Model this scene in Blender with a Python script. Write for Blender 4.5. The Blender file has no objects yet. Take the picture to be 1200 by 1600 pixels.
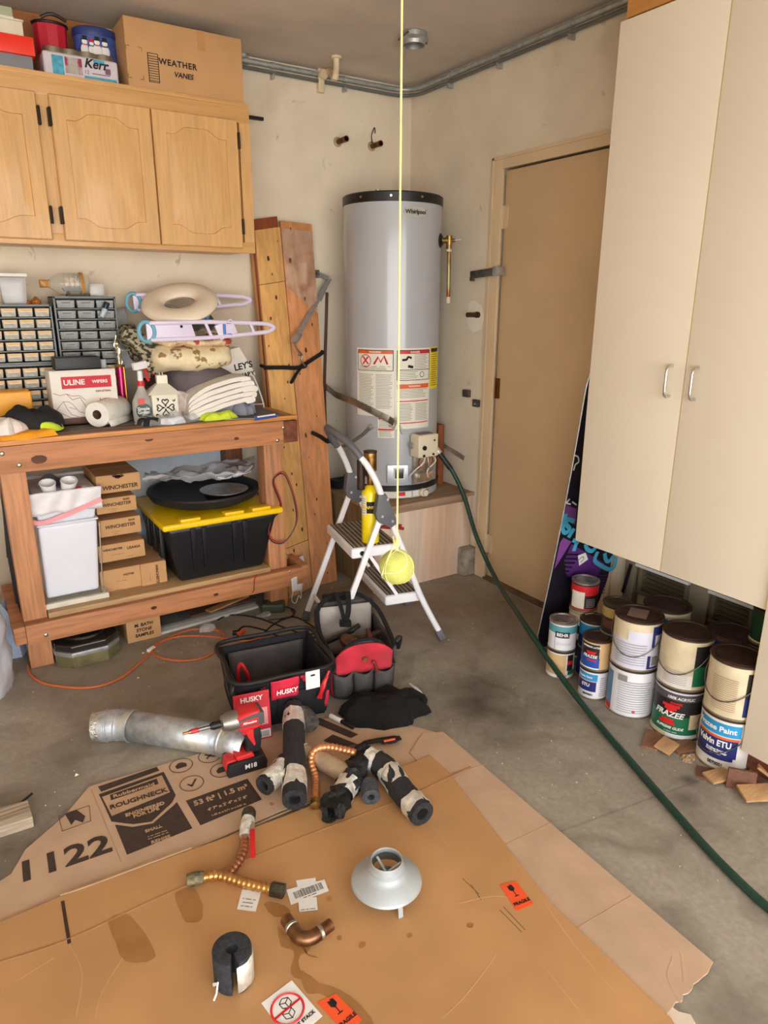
import bpy, bmesh, math, random
from mathutils import Vector, Matrix, noise
S = bpy.context.scene
COL = S.collection
pi = math.pi
# ---------------------------------------------------------------- camera
cd = bpy.data.cameras.new('camera'); cam = bpy.data.objects.new('camera', cd); COL.objects.link(cam)
cd.sensor_fit = 'VERTICAL'; cd.sensor_height = 36; cd.sensor_width = 27; cd.lens = 24.43
cd.clip_start = .05
_R, _U, _F = Vector((0.843376, -0.537315, 0.003142)), Vector((0.152820, 0.245465, 0.957284)), Vector((0.515135, 0.806870, -0.289132))
m4 = Matrix((_R, _U, -_F)).transposed().to_4x4(); m4.translation = Vector((-2.372, -3.457, 1.444))
cam.matrix_world = m4
S.camera = cam
# ---------------------------------------------------------------- sky, sun, daylight
w = bpy.data.worlds.new('sky'); S.world = w; w.use_nodes = True
nt = w.node_tree; bg = nt.nodes['Background']
tc = nt.nodes.new('ShaderNodeTexCoord'); sep = nt.nodes.new('ShaderNodeSeparateXYZ'); cr = nt.nodes.new('ShaderNodeValToRGB')
nt.links.new(tc.outputs['Generated'], sep.inputs[0]); nt.links.new(sep.outputs['Z'], cr.inputs[0]); nt.links.new(cr.outputs[0], bg.inputs[0])
cr.color_ramp.elements[0].position = 0.; cr.color_ramp.elements[0].color = (1, .98, .95, 1)
cr.color_ramp.elements[1].position = .8; cr.color_ramp.elements[1].color = (.72, .84, 1, 1)
bg.inputs[1].default_value = 5.0
sd = bpy.data.lights.new('sun', 'SUN'); sun = bpy.data.objects.new('sun', sd); COL.objects.link(sun)
sd.energy = 16.0; sd.angle = math.radians(.6); sd.color = (1, .95, .88)
sun.rotation_euler = (math.radians(-28), math.radians(-22), 0)     # high sun that falls on the driveway outside
ad = bpy.data.lights.new('daylight_through_garage_door', 'AREA'); al = bpy.data.objects.new('daylight_through_garage_door', ad); COL.objects.link(al)
ad.shape = 'RECTANGLE'; ad.size = 4.8; ad.size_y = 2.1; ad.energy = 60; ad.color = (1, .98, .95)
al.location = (-2.9, -5.35, 1.1); al.rotation_euler = (math.radians(90), 0, 0)
S.view_settings.view_transform = 'Standard'; S.view_settings.look = 'None'
S.view_settings.exposure = 0.0; S.view_settings.gamma = 1; S.view_settings.use_curve_mapping = False
# ---------------------------------------------------------------- materials
def lin(c):
    c = [x/255 for x in c]
    return tuple((x/12.92 if x <= .04045 else ((x+.055)/1.055)**2.4) for x in c)+(1,)
_mc = {}
def M(name, col=(200, 200, 200), rough=.6, metal=0, var=.06, scale=12, bump=0., bscale=60, grain=None, col2=None, thr=(.4, .6), trans=0, alpha=1, coat=0):
    """procedural material: colour with noise variation; grain = axis of a wood grain; col2 = patches of a second colour"""
    if name in _mc: return _mc[name]
    m = bpy.data.materials.new(name); m.use_nodes = True; n = m.node_tree.nodes; l = m.node_tree.links
    b = n['Principled BSDF']; b.inputs['Roughness'].default_value = rough; b.inputs['Metallic'].default_value = metal
    if trans: b.inputs['Transmission Weight'].default_value = trans; b.inputs['IOR'].default_value = 1.2
    if alpha < 1: b.inputs['Alpha'].default_value = alpha
    if coat: b.inputs['Coat Weight'].default_value = coat; b.inputs['Coat Roughness'].default_value = .08
    t = n.new('ShaderNodeTexCoord'); mp = n.new('ShaderNodeMapping'); l.new(t.outputs['Object'], mp.inputs[0])
    nz = n.new('ShaderNodeTexNoise'); nz.inputs['Detail'].default_value = 6; nz.inputs['Scale'].default_value = scale
    l.new(mp.outputs[0], nz.inputs['Vector'])
    c0 = lin(col); rp = n.new('ShaderNodeValToRGB'); e = rp.color_ramp.elements
    if grain is not None:
        sc = [1, 1, 1]; sc[grain] = .07; mp.inputs['Scale'].default_value = sc; nz.inputs['Distortion'].default_value = .6
    e[0].position = .3; e[1].position = .7
    e[0].color = tuple(max(0, x*(1-var*2)) for x in c0[:3])+(1,); e[1].color = tuple(min(1, x*(1+var*2)) for x in c0[:3])+(1,)
    l.new(nz.outputs['Fac'], rp.inputs[0]); out = rp.outputs[0]
    if grain is not None:      # fine dark pores along the grain and scattered knots
        n2 = n.new('ShaderNodeTexNoise'); n2.inputs['Scale'].default_value = scale*7; n2.inputs['Detail'].default_value = 3; l.new(mp.outputs[0], n2.inputs['Vector'])
        r2 = n.new('ShaderNodeValToRGB'); r2.color_ramp.elements[0].position = .35; r2.color_ramp.elements[1].position = .6
        r2.color_ramp.elements[0].color = (1-var*2.5,)*3+(1,); r2.color_ramp.elements[1].color = (1, 1, 1, 1)
        l.new(n2.outputs['Fac'], r2.inputs[0]); mx = n.new('ShaderNodeMixRGB'); mx.blend_type = 'MULTIPLY'; mx.inputs[0].default_value = 1
        l.new(out, mx.inputs[1]); l.new(r2.outputs[0], mx.inputs[2]); out = mx.outputs[0]
    if col2:
        n3 = n.new('ShaderNodeTexNoise'); n3.inputs['Scale'].default_value = scale*.35; n3.inputs['Detail'].default_value = 5; l.new(mp.outputs[0], n3.inputs['Vector'])
        r3 = n.new('ShaderNodeValToRGB'); r3.color_ramp.elements[0].position = thr[0]; r3.color_ramp.elements[1].position = thr[1]
        r3.color_ramp.elements[0].color = (0, 0, 0, 1); r3.color_ramp.elements[1].color = (1, 1, 1, 1)
        l.new(n3.outputs['Fac'], r3.inputs[0]); mx = n.new('ShaderNodeMixRGB'); l.new(r3.outputs[0], mx.inputs[0]); l.new(out, mx.inputs[1]); mx.inputs[2].default_value = lin(col2); out = mx.outputs[0]
    l.new(out, b.inputs['Base Color'])
    if bump:
        nb = n.new('ShaderNodeTexNoise'); nb.inputs['Scale'].default_value = bscale; nb.inputs['Detail'].default_value = 4; l.new(mp.outputs[0], nb.inputs['Vector'])
        bp = n.new('ShaderNodeBump'); bp.inputs['Strength'].default_value = bump; bp.inputs['Distance'].default_value = .01
        l.new(nb.outputs['Fac'], bp.inputs['Height']); l.new(bp.outputs[0], b.inputs['Normal'])
    m.diffuse_color = c0; _mc[name] = m
    return m
# ---------------------------------------------------------------- mesh builder
def V(*a): return Vector(a[0] if len(a) == 1 else a)
def catmull(P, k=6, closed=False):
    P = [V(p) for p in P]; n = len(P); o = []
    if n < 3: return P
    for i in range(n if closed else n-1):
        if closed: a, b, c, d = P[i-1], P[i], P[(i+1) % n], P[(i+2) % n]
        else: a, b, c, d = P[max(i-1, 0)], P[i], P[i+1], P[min(i+2, n-1)]
        for j in range(k):
            t = j/k; o.append(.5*((2*b)+(c-a)*t+(2*a-5*b+4*c-d)*t*t+(3*b-a-3*c+d)*t**3))
    if not closed: o.append(P[-1])
    return o
class MB:
    def __init__(s): s.v = []; s.f = []; s.mi = []; s.cur = 0; s.T = Matrix.Identity(4)
    def add(s, vs, fs):
        o = len(s.v); s.v += [s.T @ V(p) for p in vs]; s.f += [tuple(o+i for i in f) for f in fs]; s.mi += [s.cur]*len(fs); return s
    def box(s, x0, x1, y0, y1, z0, z1, R=None):
        p = [V(x, y, z) for z in (z0, z1) for y in (y0, y1) for x in (x0, x1)]
        if R is not None:
            c = V((x0+x1)/2, (y0+y1)/2, (z0+z1)/2); p = [c+R @ (q-c) for q in p]
        return s.add(p, [(0, 2, 3, 1), (4, 5, 7, 6), (0, 1, 5, 4), (2, 6, 7, 3), (0, 4, 6, 2), (1, 3, 7, 5)])
    def frus(s, b, t, z0, z1):      # b, t = (x0,x1,y0,y1) bottom and top
        p = [V(x, y, z) for (q, z) in ((b, z0), (t, z1)) for y in q[2:] for x in q[:2]]
        return s.add(p, [(0, 2, 3, 1), (4, 5, 7, 6), (0, 1, 5, 4), (2, 6, 7, 3), (0, 4, 6, 2), (1, 3, 7, 5)])
    def bar(s, a, b, w, h, up=(0, 0, 1)):   # rectangular bar from a to b
        a, b = V(a), V(b); d = (b-a).normalized(); u = V(up); x = d.cross(u)
        if x.length < 1e-4: x = d.cross(V(1, 0, 0))
        x.normalize(); u = x.cross(d)
        p = [q+x*i*w/2+u*j*h/2 for q in (a, b) for j in (-1, 1) for i in (-1, 1)]
        return s.add(p, [(0, 2, 3, 1), (4, 5, 7, 6), (0, 1, 5, 4), (2, 6, 7, 3), (0, 4, 6, 2), (1, 3, 7, 5)])
    def tube(s, P, r, n=10, k=0, closed=False, flat=1.0, cap=True, up=None):
        if k: 
            if callable(r) or not hasattr(r, '__len__'): pass
            P = catmull(P, k, closed)
        P = [V(p) for p in P]; m = len(P); R = (lambda i: r) if not hasattr(r, '__len__') else (lambda i: r[min(len(r)-1, int(round(i*(len(r)-1)/max(1, m-1))))])
        vs = []; nx = None
        for i in range(m):
            if closed: d = P[(i+1) % m]-P[i-1]
            else: d = P[min(i+1, m-1)]-P[max(i-1, 0)]
            if d.length < 1e-9: d = V(0, 0, 1)
            d.normalize()
            if nx is None:
                nx = V(up) if up else (V(0, 0, 1) if abs(d.z) < .9 else V(1, 0, 0))
            nx = (nx-d*nx.dot(d)); nx.normalize(); ny = d.cross(nx)
            for j in range(n):
                a = 2*pi*j/n; vs.append(P[i]+(nx*math.cos(a)*flat+ny*math.sin(a))*R(i))
        fs = []
        for i in range(m if closed else m-1):
            for j in range(n):
                a = i*n+j; b = i*n+(j+1) % n; c = ((i+1) % m)*n+(j+1) % n; d = ((i+1) % m)*n+j; fs.append((a, b, c, d))
        if not closed and cap: fs += [tuple(range(n-1, -1, -1)), tuple(range((m-1)*n, m*n))]
        return s.add(vs, fs)
    def cyl(s, a, b, r0, r1=None, n=20, cap=True): return s.tube([a, b], [r0, r0 if r1 is None else r1], n, cap=cap)
    def lathe(s, prof, c=(0, 0, 0), n=32, axis=(0, 0, 1), cap=True, sx=1, sy=1):
        q = V(0, 0, 1).rotation_difference(V(axis)); c = V(c); vs = []; m = len(prof)
        for r, z in prof:
            for j in range(n):
                a = 2*pi*j/n; vs.append(c+q @ V(r*math.cos(a)*sx, r*math.sin(a)*sy, z))
        fs = [(i*n+j, i*n+(j+1) % n, (i+1)*n+(j+1) % n, (i+1)*n+j) for i in range(m-1) for j in range(n)]
        if cap: fs += [tuple(range(n-1, -1, -1)), tuple(range((m-1)*n, m*n))]
        return s.add(vs, fs)
    def prism(s, poly, d0, d1, O=(0, 0, 0), ux=(1, 0, 0), uy=(0, 1, 0)):  # polygon in plane (ux,uy), extruded along the normal from d0 to d1
        O, ux, uy = V(O), V(ux), V(uy); nn = ux.cross(uy).normalized(); n = len(poly)
        vs = [O+ux*p[0]+uy*p[1]+nn*d for d in (d0, d1) for p in poly]
        return s.add(vs, [tuple(range(n-1, -1, -1)), tuple(range(n, 2*n))]+[(i, (i+1) % n, n+(i+1) % n, n+i) for i in range(n)])
    def grid(s, fn, nu, nv, thick=0, closeu=False):
        vs = [V(fn(i/(nu if closeu else nu-1), j/(nv-1))) for i in range(nu) for j in range(nv)]; fs = []
        for i in range(nu if closeu else nu-1):
            for j in range(nv-1): a = i*nv+j; b = ((i+1) % nu)*nv+j; fs.append((a, b, b+1, a+1))
        return s.add(vs, fs)
    def sphere(s, c, r, n=20, m=12, sc=(1, 1, 1)):
        vs = [V(c)+V(0, 0, -r*sc[2])]; fs = []
        for i in range(1, m):
            t = pi*i/m-pi/2
            for j in range(n): a = 2*pi*j/n; vs.append(V(c)+V(r*sc[0]*math.cos(t)*math.cos(a), r*sc[1]*math.cos(t)*math.sin(a), r*sc[2]*math.sin(t)))
        vs.append(V(c)+V(0, 0, r*sc[2])); L = len(vs)-1
        for j in range(n): fs.append((0, 1+(j+1) % n, 1+j)); fs.append((L, 1+(m-2)*n+j, 1+(m-2)*n+(j+1) % n))
        for i in range(m-2):
            for j in range(n): a = 1+i*n+j; b = 1+i*n+(j+1) % n; fs.append((a, b, b+n, a+n))
        return s.add(vs, fs)
ORG = {}
def link(name, me, parent=None, base=None):
    o = bpy.data.objects.new(name, me); COL.objects.link(o)
    if parent is not None: o.parent = parent; ORG[o] = ORG.get(parent, V(0, 0, 0))
    else: ORG[o] = V(base) if base is not None else V(0, 0, 0); o.location = ORG[o]
    return o
def build(name, mb, mats, parent=None, base=None, bev=0, seg=2, smooth=35, solid=0, sub=0, fixn=True):
    """link the collected geometry (world coordinates) as ONE mesh object"""
    if not isinstance(mats, (list, tuple)): mats = [mats]
    off = ORG.get(parent, V(0, 0, 0)) if parent is not None else (V(base) if base is not None else V(0, 0, 0))
    me = bpy.data.meshes.new(name); me.from_pydata([tuple(p-off) for p in mb.v], [], mb.f)
    for m in mats: me.materials.append(m)
    for i, p in enumerate(me.polygons): p.material_index = mb.mi[i]
    bm = bmesh.new(); bm.from_mesh(me)
    if fixn: bmesh.ops.recalc_face_normals(bm, faces=bm.faces)
    if bev:
        es = [e for e in bm.edges if len(e.link_faces) == 2 and e.calc_face_angle(0) > .6]
        bmesh.ops.bevel(bm, geom=es, offset=bev, segments=seg, profile=.6, affect='EDGES', clamp_overlap=True)
    bm.to_mesh(me); bm.free()
    if smooth: me.shade_smooth(); me.set_sharp_from_angle(angle=math.radians(smooth))
    o = link(name, me, parent, base)
    if solid: md = o.modifiers.new('solidify', 'SOLIDIFY'); md.thickness = solid; md.offset = 0
    if sub: md = o.modifiers.new('subdivision', 'SUBSURF'); md.levels = sub; md.render_levels = sub
    return o
def tag(o, label=None, cat=None, group=None, kind=None):
    for k, v in (('label', label), ('category', cat), ('group', group), ('kind', kind)):
        if v: o[k] = v
    return o
def thing(name, label, cat, base, group=None):
    o = bpy.data.objects.new(name, None); COL.objects.link(o); o.location = base; o.empty_display_size = .05; ORG[o] = V(base)
    return tag(o, label, cat, group)
def single(name, label, cat, mb, mats, base, group=None, **k): return tag(build(name, mb, mats, None, base, **k), label, cat, group)
def struct(name, mb, mats, **k): return tag(build(name, mb, mats, **k), kind='structure')
def text_mesh(body, size, bold=0, sp=1.0, ital=0, align='CENTER', lsp=1.0, ext=.0004):
    cu = bpy.data.curves.new('lettering', 'FONT'); cu.body = body; cu.size = size; cu.offset = min(bold, size*.026); cu.space_character = sp; cu.shear = ital
    cu.align_x = align; cu.align_y = 'CENTER'; cu.space_line = lsp; cu.extrude = ext; cu.resolution_u = 3
    o = bpy.data.objects.new('lettering', cu); COL.objects.link(o); dg = bpy.context.evaluated_depsgraph_get(); dg.update()
    me = bpy.data.meshes.new_from_object(o.evaluated_get(dg)); vs = [V(v.co) for v in me.vertices]; fs = [tuple(p.vertices) for p in me.polygons]
    bpy.data.objects.remove(o); bpy.data.curves.remove(cu); bpy.data.meshes.remove(me)
    return vs, fs
def text(mb, body, size, O, ux, uy, **k):     # lettering lying on the plane (ux, uy) at O
    sx = k.pop('sx', 1)
    vs, fs = text_mesh(body, size, **k); O, ux, uy = V(O), V(ux).normalized(), V(uy).normalized(); nn = ux.cross(uy)
    return mb.add([O+ux*p.x*sx+uy*p.y+nn*(p.z+.0006) for p in vs], fs)
def text_cyl(mb, body, size, c, r, ang, z, **k):   # lettering wrapped round an upright cylinder
    sx = k.pop('sx', 1); tilt = k.pop('tilt', 0)
    vs, fs = text_mesh(body, size, **k); c = V(c)
    return mb.add([c+V((r+.001+p.z)*math.cos(ang+p.x*sx/r), (r+.001+p.z)*math.sin(ang+p.x*sx/r), z+p.y+p.x*tilt) for p in vs], fs)
def patch_cyl(mb, c, r, a0, a1, z0, z1, n=10, off=.0006, z0b=None, z1b=None):   # thin printed band on an upright cylinder
    c = V(c); vs = []; z0b = z0 if z0b is None else z0b; z1b = z1 if z1b is None else z1b
    for i in range(n+1):
        t = i/n; a = a0+(a1-a0)*t
        vs += [c+V((r+off)*math.cos(a), (r+off)*math.sin(a), z0+(z0b-z0)*t), c+V((r+off)*math.cos(a), (r+off)*math.sin(a), z1+(z1b-z1)*t)]
    return mb.add(vs, [(2*i, 2*i+2, 2*i+3, 2*i+1) for i in range(n)])
def quad(mb, O, ux, uy, a0, a1, b0, b1, d=.0006):  # thin printed rectangle
    O, ux, uy = V(O), V(ux).normalized(), V(uy).normalized(); nn = ux.cross(uy)*d
    return mb.add([O+ux*a+uy*b+nn for a, b in ((a0, b0), (a1, b0), (a1, b1), (a0, b1))], [(0, 1, 2, 3)])
def strokes(mb, lines, O, ux, uy, s, r=.002, d=.001):   # pen strokes as thin flat ribbons
    O, ux, uy = V(O), V(ux).normalized(), V(uy).normalized(); nn = ux.cross(uy)
    for L in lines:
        P = [O+ux*(p[0]*s)+uy*(p[1]*s)+nn*d for p in L]
        for a, b in zip(P, P[1:]):
            t = (b-a); 
            if t.length < 1e-6: continue
            t.normalize(); q = nn.cross(t)*r; e = t*r*.6; mb.add([a-e-q, b+e-q, b+e+q, a-e+q], [(0, 1, 2, 3)])
    return mb
def nz(p, s=1.0, seed=0): return noise.noise(V(p)*s+V(seed*7.3, seed*3.1, seed*1.7))
def heap(cx, cy, z, rx, ry, h, seed=0, amp=.35, fr=9., n=36, m=14, rot=0, edge=.25, flat=.6):
    """a crumpled heap of cloth lying on a surface"""
    mb = MB(); c, s_ = math.cos(rot), math.sin(rot)
    vs = []; fs = []
    for i in range(m+1):
        t = i/m
        for j in range(n):
            a = 2*pi*j/n; rr = 1+edge*nz((math.cos(a)*1.3, math.sin(a)*1.3, 0), 1.6, seed)*2
            x, y = rx*rr*t*math.cos(a), ry*rr*t*math.sin(a); X, Y = cx+c*x-s_*y, cy+s_*x+c*y
            hh = h*(1-t**(2/flat*1.6))**.6 if t < 1 else 0
            zz = z+hh*(1+amp*nz((X, Y, 0), fr, seed)*1.6+amp*.5*nz((X, Y, 3), fr*2.7, seed)) if t < 1 else z+.001
            vs.append((X, Y, max(z+.001, zz)))
    for i in range(m):
        for j in range(n): a = i*n+j; b = i*n+(j+1) % n; fs.append((a, b, b+n, a+n))
    fs.append(tuple(m*n+j for j in range(n-1, -1, -1)))
    mb.add(vs, fs); return mb
# ---------------------------------------------------------------- shared materials
WALL = M('painted_plaster', (228, 214, 192), .75, var=.035, scale=5, bump=.12, bscale=45, col2=(196, 176, 146), thr=(.6, .8))
def specks(m, col, sc, lo, hi, k=.6):
    n = m.node_tree.nodes; l = m.node_tree.links; b = n['Principled BSDF']; src = b.inputs['Base Color'].links[0].from_socket; g = n.new('ShaderNodeNewGeometry')
    q = n.new('ShaderNodeTexNoise'); q.inputs['Scale'].default_value = sc; q.inputs['Detail'].default_value = 5; q.inputs['Distortion'].default_value = 1.2; l.new(g.outputs['Position'], q.inputs['Vector'])
    r = n.new('ShaderNodeValToRGB'); r.color_ramp.elements[0].position = lo; r.color_ramp.elements[1].position = hi; r.color_ramp.elements[0].color = (0, 0, 0, 1); r.color_ramp.elements[1].color = (k, k, k, 1); l.new(q.outputs['Fac'], r.inputs[0])
    x = n.new('ShaderNodeMixRGB'); l.new(r.outputs[0], x.inputs[0]); l.new(src, x.inputs[1]); x.inputs[2].default_value = lin(col); l.new(x.outputs[0], b.inputs['Base Color'])
specks(WALL, (120, 98, 70), 9, .68, .78, .6); specks(WALL, (90, 70, 50), 34, .735, .78, .8)
CEIL = M('ceiling_plaster', (206, 194, 180), .85, var=.06, scale=3, bump=.25, bscale=90)
TRIMP = M('door_trim_paint', (222, 196, 160), .5, var=.02, scale=6)
DOORP = M('door_paint', (212, 182, 142), .5, var=.03, scale=3)
STEEL = M('galvanised_steel', (190, 192, 192), .42, .75, var=.12, scale=30, bump=.05)
DSTEEL = M('dull_steel', (120, 118, 114), .45, 1, var=.15, scale=40)
CHROME = M('satin_nickel', (205, 203, 198), .28, 1, var=.02)
BRASS = M('brass', (168, 138, 84), .38, 1, var=.15, scale=50)
COPPER = M('tarnished_copper', (150, 88, 52), .4, 1, var=.3, scale=25)
CUBR = M('bright_copper', (232, 164, 116), .35, .8, var=.08, scale=30)
RUST = M('rusty_pipe', (82, 56, 40), .7, .4, var=.3, scale=60)
BLACK = M('black_plastic', (22, 22, 24), .45, var=.1)
BLKM = M('black_fabric', (20, 20, 23), .95, var=.2, scale=60, bump=.3, bscale=300)
DARK = M('dark_gap', (26, 20, 16), .9)
WHITE = M('white_plastic', (236, 236, 238), .4, var=.02)
PAPER = M('white_paper', (240, 238, 234), .7, var=.02)
INK = M('black_ink', (20, 20, 22), .7)
REDP = M('red_plastic', (200, 26, 34), .4, var=.05)
ORANGE_OAK = M('honey_oak', (216, 168, 108), .42, var=.045, scale=14, grain=2, bump=.05, bscale=80, coat=.15)
OAKX = M('honey_oak_rail', (214, 164, 104), .42, var=.045, scale=14, grain=0, bump=.05, coat=.15)
FIRX = M('stained_fir_beam', (196, 132, 88), .6, var=.12, scale=9, grain=0, bump=.15)
FIRZ = M('stained_fir_post', (196, 136, 92), .6, var=.12, scale=9, grain=2, bump=.15)
PINEZ = M('clear_pine_board', (230, 176, 108), .5, var=.08, scale=7, grain=2, bump=.08)
PINER = M('reddish_pine_board', (208, 142, 92), .5, var=.1, scale=7, grain=2, bump=.08)
KNOT = M('wood_knot', (84, 44, 22), .6, var=.2)
MEL = M('cream_melamine', (232, 220, 200), .45, var=.01, scale=2)
MELE = M('melamine_edge', (236, 214, 170), .5, var=.02)
KRAFT = M('kraft_cardboard', (196, 150, 102), .8, var=.04, scale=6, bump=.06, bscale=30)
KRAFTD = M('kraft_cardboard_worn', (198, 166, 138), .85, var=.05, scale=8, bump=.08, bscale=40)
# ---------------------------------------------------------------- floor
def floor_material():
    m = bpy.data.materials.new('stained_concrete'); m.use_nodes = True; n = m.node_tree.nodes; l = m.node_tree.links; b = n['Principled BSDF']
    g = n.new('ShaderNodeNewGeometry'); P = g.outputs['Position']
    def noise_(sc, det=6, dist=0):
        q = n.new('ShaderNodeTexNoise'); q.inputs['Scale'].default_value = sc; q.inputs['Detail'].default_value = det; q.inputs['Distortion'].default_value = dist; l.new(P, q.inputs['Vector']); return q.outputs['Fac']
    def ramp(x, a, b_, ca, cb):
        q = n.new('ShaderNodeValToRGB'); e = q.color_ramp.elements; e[0].position = a; e[1].position = b_; e[0].color = ca; e[1].color = cb; l.new(x, q.inputs[0]); return q.outputs[0]
    def mix(f, a, c, t='MIX'):
        q = n.new('ShaderNodeMixRGB'); q.blend_type = t
        if isinstance(f, (int, float)): q.inputs[0].default_value = f
        else: l.new(f, q.inputs[0])
        for i, x in ((1, a), (2, c)):
            if isinstance(x, tuple): q.inputs[i].default_value = x
            else: l.new(x, q.inputs[i])
        return q.outputs[0]
    def math_(op, a, c=None):
        q = n.new('ShaderNodeMath'); q.operation = op
        for i, x in ((0, a), (1, c)):
            if x is None: continue
            if isinstance(x, (int, float)): q.inputs[i].default_value = x
            else: l.new(x, q.inputs[i])
        return q.outputs[0]
    c = ramp(noise_(1.3, 8, .4), .3, .7, lin((148, 139, 126)), lin((184, 174, 158)))
    c = mix(ramp(noise_(5, 8, 1.), .48, .70, (0, 0, 0, 1), (.65, .65, .65, 1)), c, lin((118, 107, 94)))
    c = mix(ramp(noise_(60, 3), .35, .75, (.25, .25, .25, 1), (0, 0, 0, 1)), c, lin((100, 92, 82)))
    def blot(x, y, r, col, k):
        d = n.new('ShaderNodeVectorMath'); d.operation = 'DISTANCE'; l.new(P, d.inputs[0]); d.inputs[1].default_value = (x, y, 0)
        e = math_('ADD', d.outputs['Value'], math_('MULTIPLY', math_('SUBTRACT', noise_(7, 5), .5), r*1.1))
        return mix(ramp(e, 0, r, (k,)*3+(1,), (0, 0, 0, 1)), c, lin(col))
    for (x, y), r, col, k in ((((-0.829, -1.698, 0)[0], (-0.829, -1.698, 0)[1]), .3, (52, 44, 38), .85), (((-0.876, -1.976, 0)[0], (-0.876, -1.976, 0)[1]), .3, (84, 76, 68), .4), (((-0.412, -0.976, 0)[0], (-0.412, -0.976, 0)[1]), .55, (112, 84, 64), .6),
                              (((-0.556, -2.407, 0)[0], (-0.556, -2.407, 0)[1]), .04, (66, 50, 48), .8), (((-0.64, -2.459, 0)[0], (-0.64, -2.459, 0)[1]), .05, (88, 76, 74), .7), (((-2.391, -1.602, 0)[0], (-2.391, -1.602, 0)[1]), .4, (70, 58, 46), .6), ((-1.9, -.75), .6, (128, 108, 88), .5)):
        c = blot(x, y, r, col, k)
    s = n.new('ShaderNodeSeparateXYZ'); l.new(P, s.inputs[0])      # a sawn joint across the slab
    ax, ay = (-1.01, -2.359, 0)[0:2]; bx, by = (-0.22, -2.473, 0)[0:2]; L = math.hypot(bx-ax, by-ay); nx_, ny_ = -(by-ay)/L, (bx-ax)/L
    dd = math_('ABSOLUTE', math_('SUBTRACT', math_('ADD', math_('MULTIPLY', s.outputs[0], nx_), math_('MULTIPLY', s.outputs[1], ny_)), ax*nx_+ay*ny_))
    c = mix(ramp(math_('ADD', dd, math_('MULTIPLY', noise_(9), .006)), .003, .009, (.35,)*3+(1,), (0, 0, 0, 1)), c, lin((70, 62, 54)))
    l.new(c, b.inputs['Base Color']); b.inputs['Roughness'].default_value = .62
    bp = n.new('ShaderNodeBump'); bp.inputs['Strength'].default_value = .15; bp.inputs['Distance'].default_value = .01; l.new(noise_(40, 6), bp.inputs['Height']); l.new(bp.outputs[0], b.inputs['Normal'])
    return m
CONC = floor_material()
H = 2.533
mb = MB(); mb.box(-5.6, .1, -5.4, .1, -.1, 0); struct('floor', mb, CONC)
mb = MB(); mb.box(-5.6, .1, -5.4, .1, H, H+.1); struct('ceiling', mb, CEIL)
mb = MB(); mb.box(-5.6, .1, 0, .1, 0, H); struct('wall_back', mb, WALL)
mb = MB()      # right wall with the doorway left open
mb.box(0, .1, -.742, 0, 0, H); mb.box(0, .1, -1.56, -.742, 2.045, H); mb.box(0, .1, -5.4, -1.56, 0, H); struct('wall_right', mb, WALL)
mb = MB(); mb.box(-5.6, -5.5, -5.4, 0, 0, H); struct('wall_left', mb, WALL)
mb = MB(); mb.box(-5.5, -5.3, -5.4, -5.3, 0, H); mb.box(-.5, 0, -5.4, -5.3, 0, H); mb.box(-5.3, -.5, -5.4, -5.3, 2.25, H); struct('wall_front', mb, WALL)
mb = MB(); mb.box(-30, 30, -36, -5.4, -.12, -.02); struct('driveway', mb, M('driveway_concrete', (200, 192, 178), .8, var=.05, scale=2))
# door in the right wall
mb = MB(); mb.box(.11, .14, -1.7, -.6, 0, 2.2); struct('door_light_block', mb, DARK)  # unseen dark slab added to stop outside light leaking round the door
mb = MB(); mb.box(.012, .05, -1.53, -.77, .012, 2.03); dr = struct('door_1', mb, DOORP, bev=.002)
for z in (1.83, 1.03, .2):
    mb = MB(); mb.cyl((.004, -.768, z-.052), (.004, -.768, z+.052), .008, n=10); mb.box(.006, .0125, -.80, -.768, z-.05, z+.05)
    mb.box(-.001, .003, -.768, -.745, z-.05, z+.05)
    for k in range(4): mb.cyl((.004, -.768, z-.03+.02*k), (.004, -.768, z-.028+.02*k), .0087, n=10)
    build('hinge', mb, (M('painted_hinge', (206, 180, 144), .5) if z != 1.03 else M('bronze_hinge', (110, 72, 34), .45, .8)), dr)
mb = MB()
mb.box(-.014, .0, -.772, -.70, 0, 2.09); mb.box(-.014, 0, -1.60, -.772, 2.035, 2.09); mb.box(-.014, 0, -1.60, -1.528, 0, 2.035)
mb.box(-.018, -.014, -.716, -.70, 0, 2.09); mb.box(-.018, -.014, -1.60, -.70, 2.076, 2.09)
struct('trim_1', mb, TRIMP, bev=.003)
mb = MB(); mb.box(-.02, .1, -1.53, -.77, 0, .012); mb.box(0, .1, -1.53, -.77, .012, .016); struct('trim_2', mb, M('door_sill', (110, 92, 70), .6, .3, var=.2), bev=.003)
mb = MB(); mb.box(-.09, .0, -.70, -.585, 0, .155)
for v in range(2): pass
struct('trim_3', mb, M('rough_concrete_stub', (150, 140, 126), .9, var=.2, scale=25, bump=.8, bscale=50), bev=.012)
# torn paper and patches on the plaster
mb = MB(); P0 = [(0, -0.558, 1.452)[1:3], (0, -0.593, 1.452)[1:3], (0, -0.645, 1.427)[1:3], (0, -0.668, 1.375)[1:3], (0, -0.643, 1.312)[1:3], (0, -0.593, 1.294)[1:3], (0, -0.55, 1.318)[1:3], (0, -0.53, 1.388)[1:3]]
mb.prism([(-p[0], p[1]) for p in P0], .0, .002, (0, 0, 0), (0, -1, 0), (0, 0, 1)); 
for p in ([(0, -0.13, 2.321)[1:3]],): pass
o = struct('trim_4', mb, M('white_spackle', (238, 230, 214), .8, var=.03))
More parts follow.
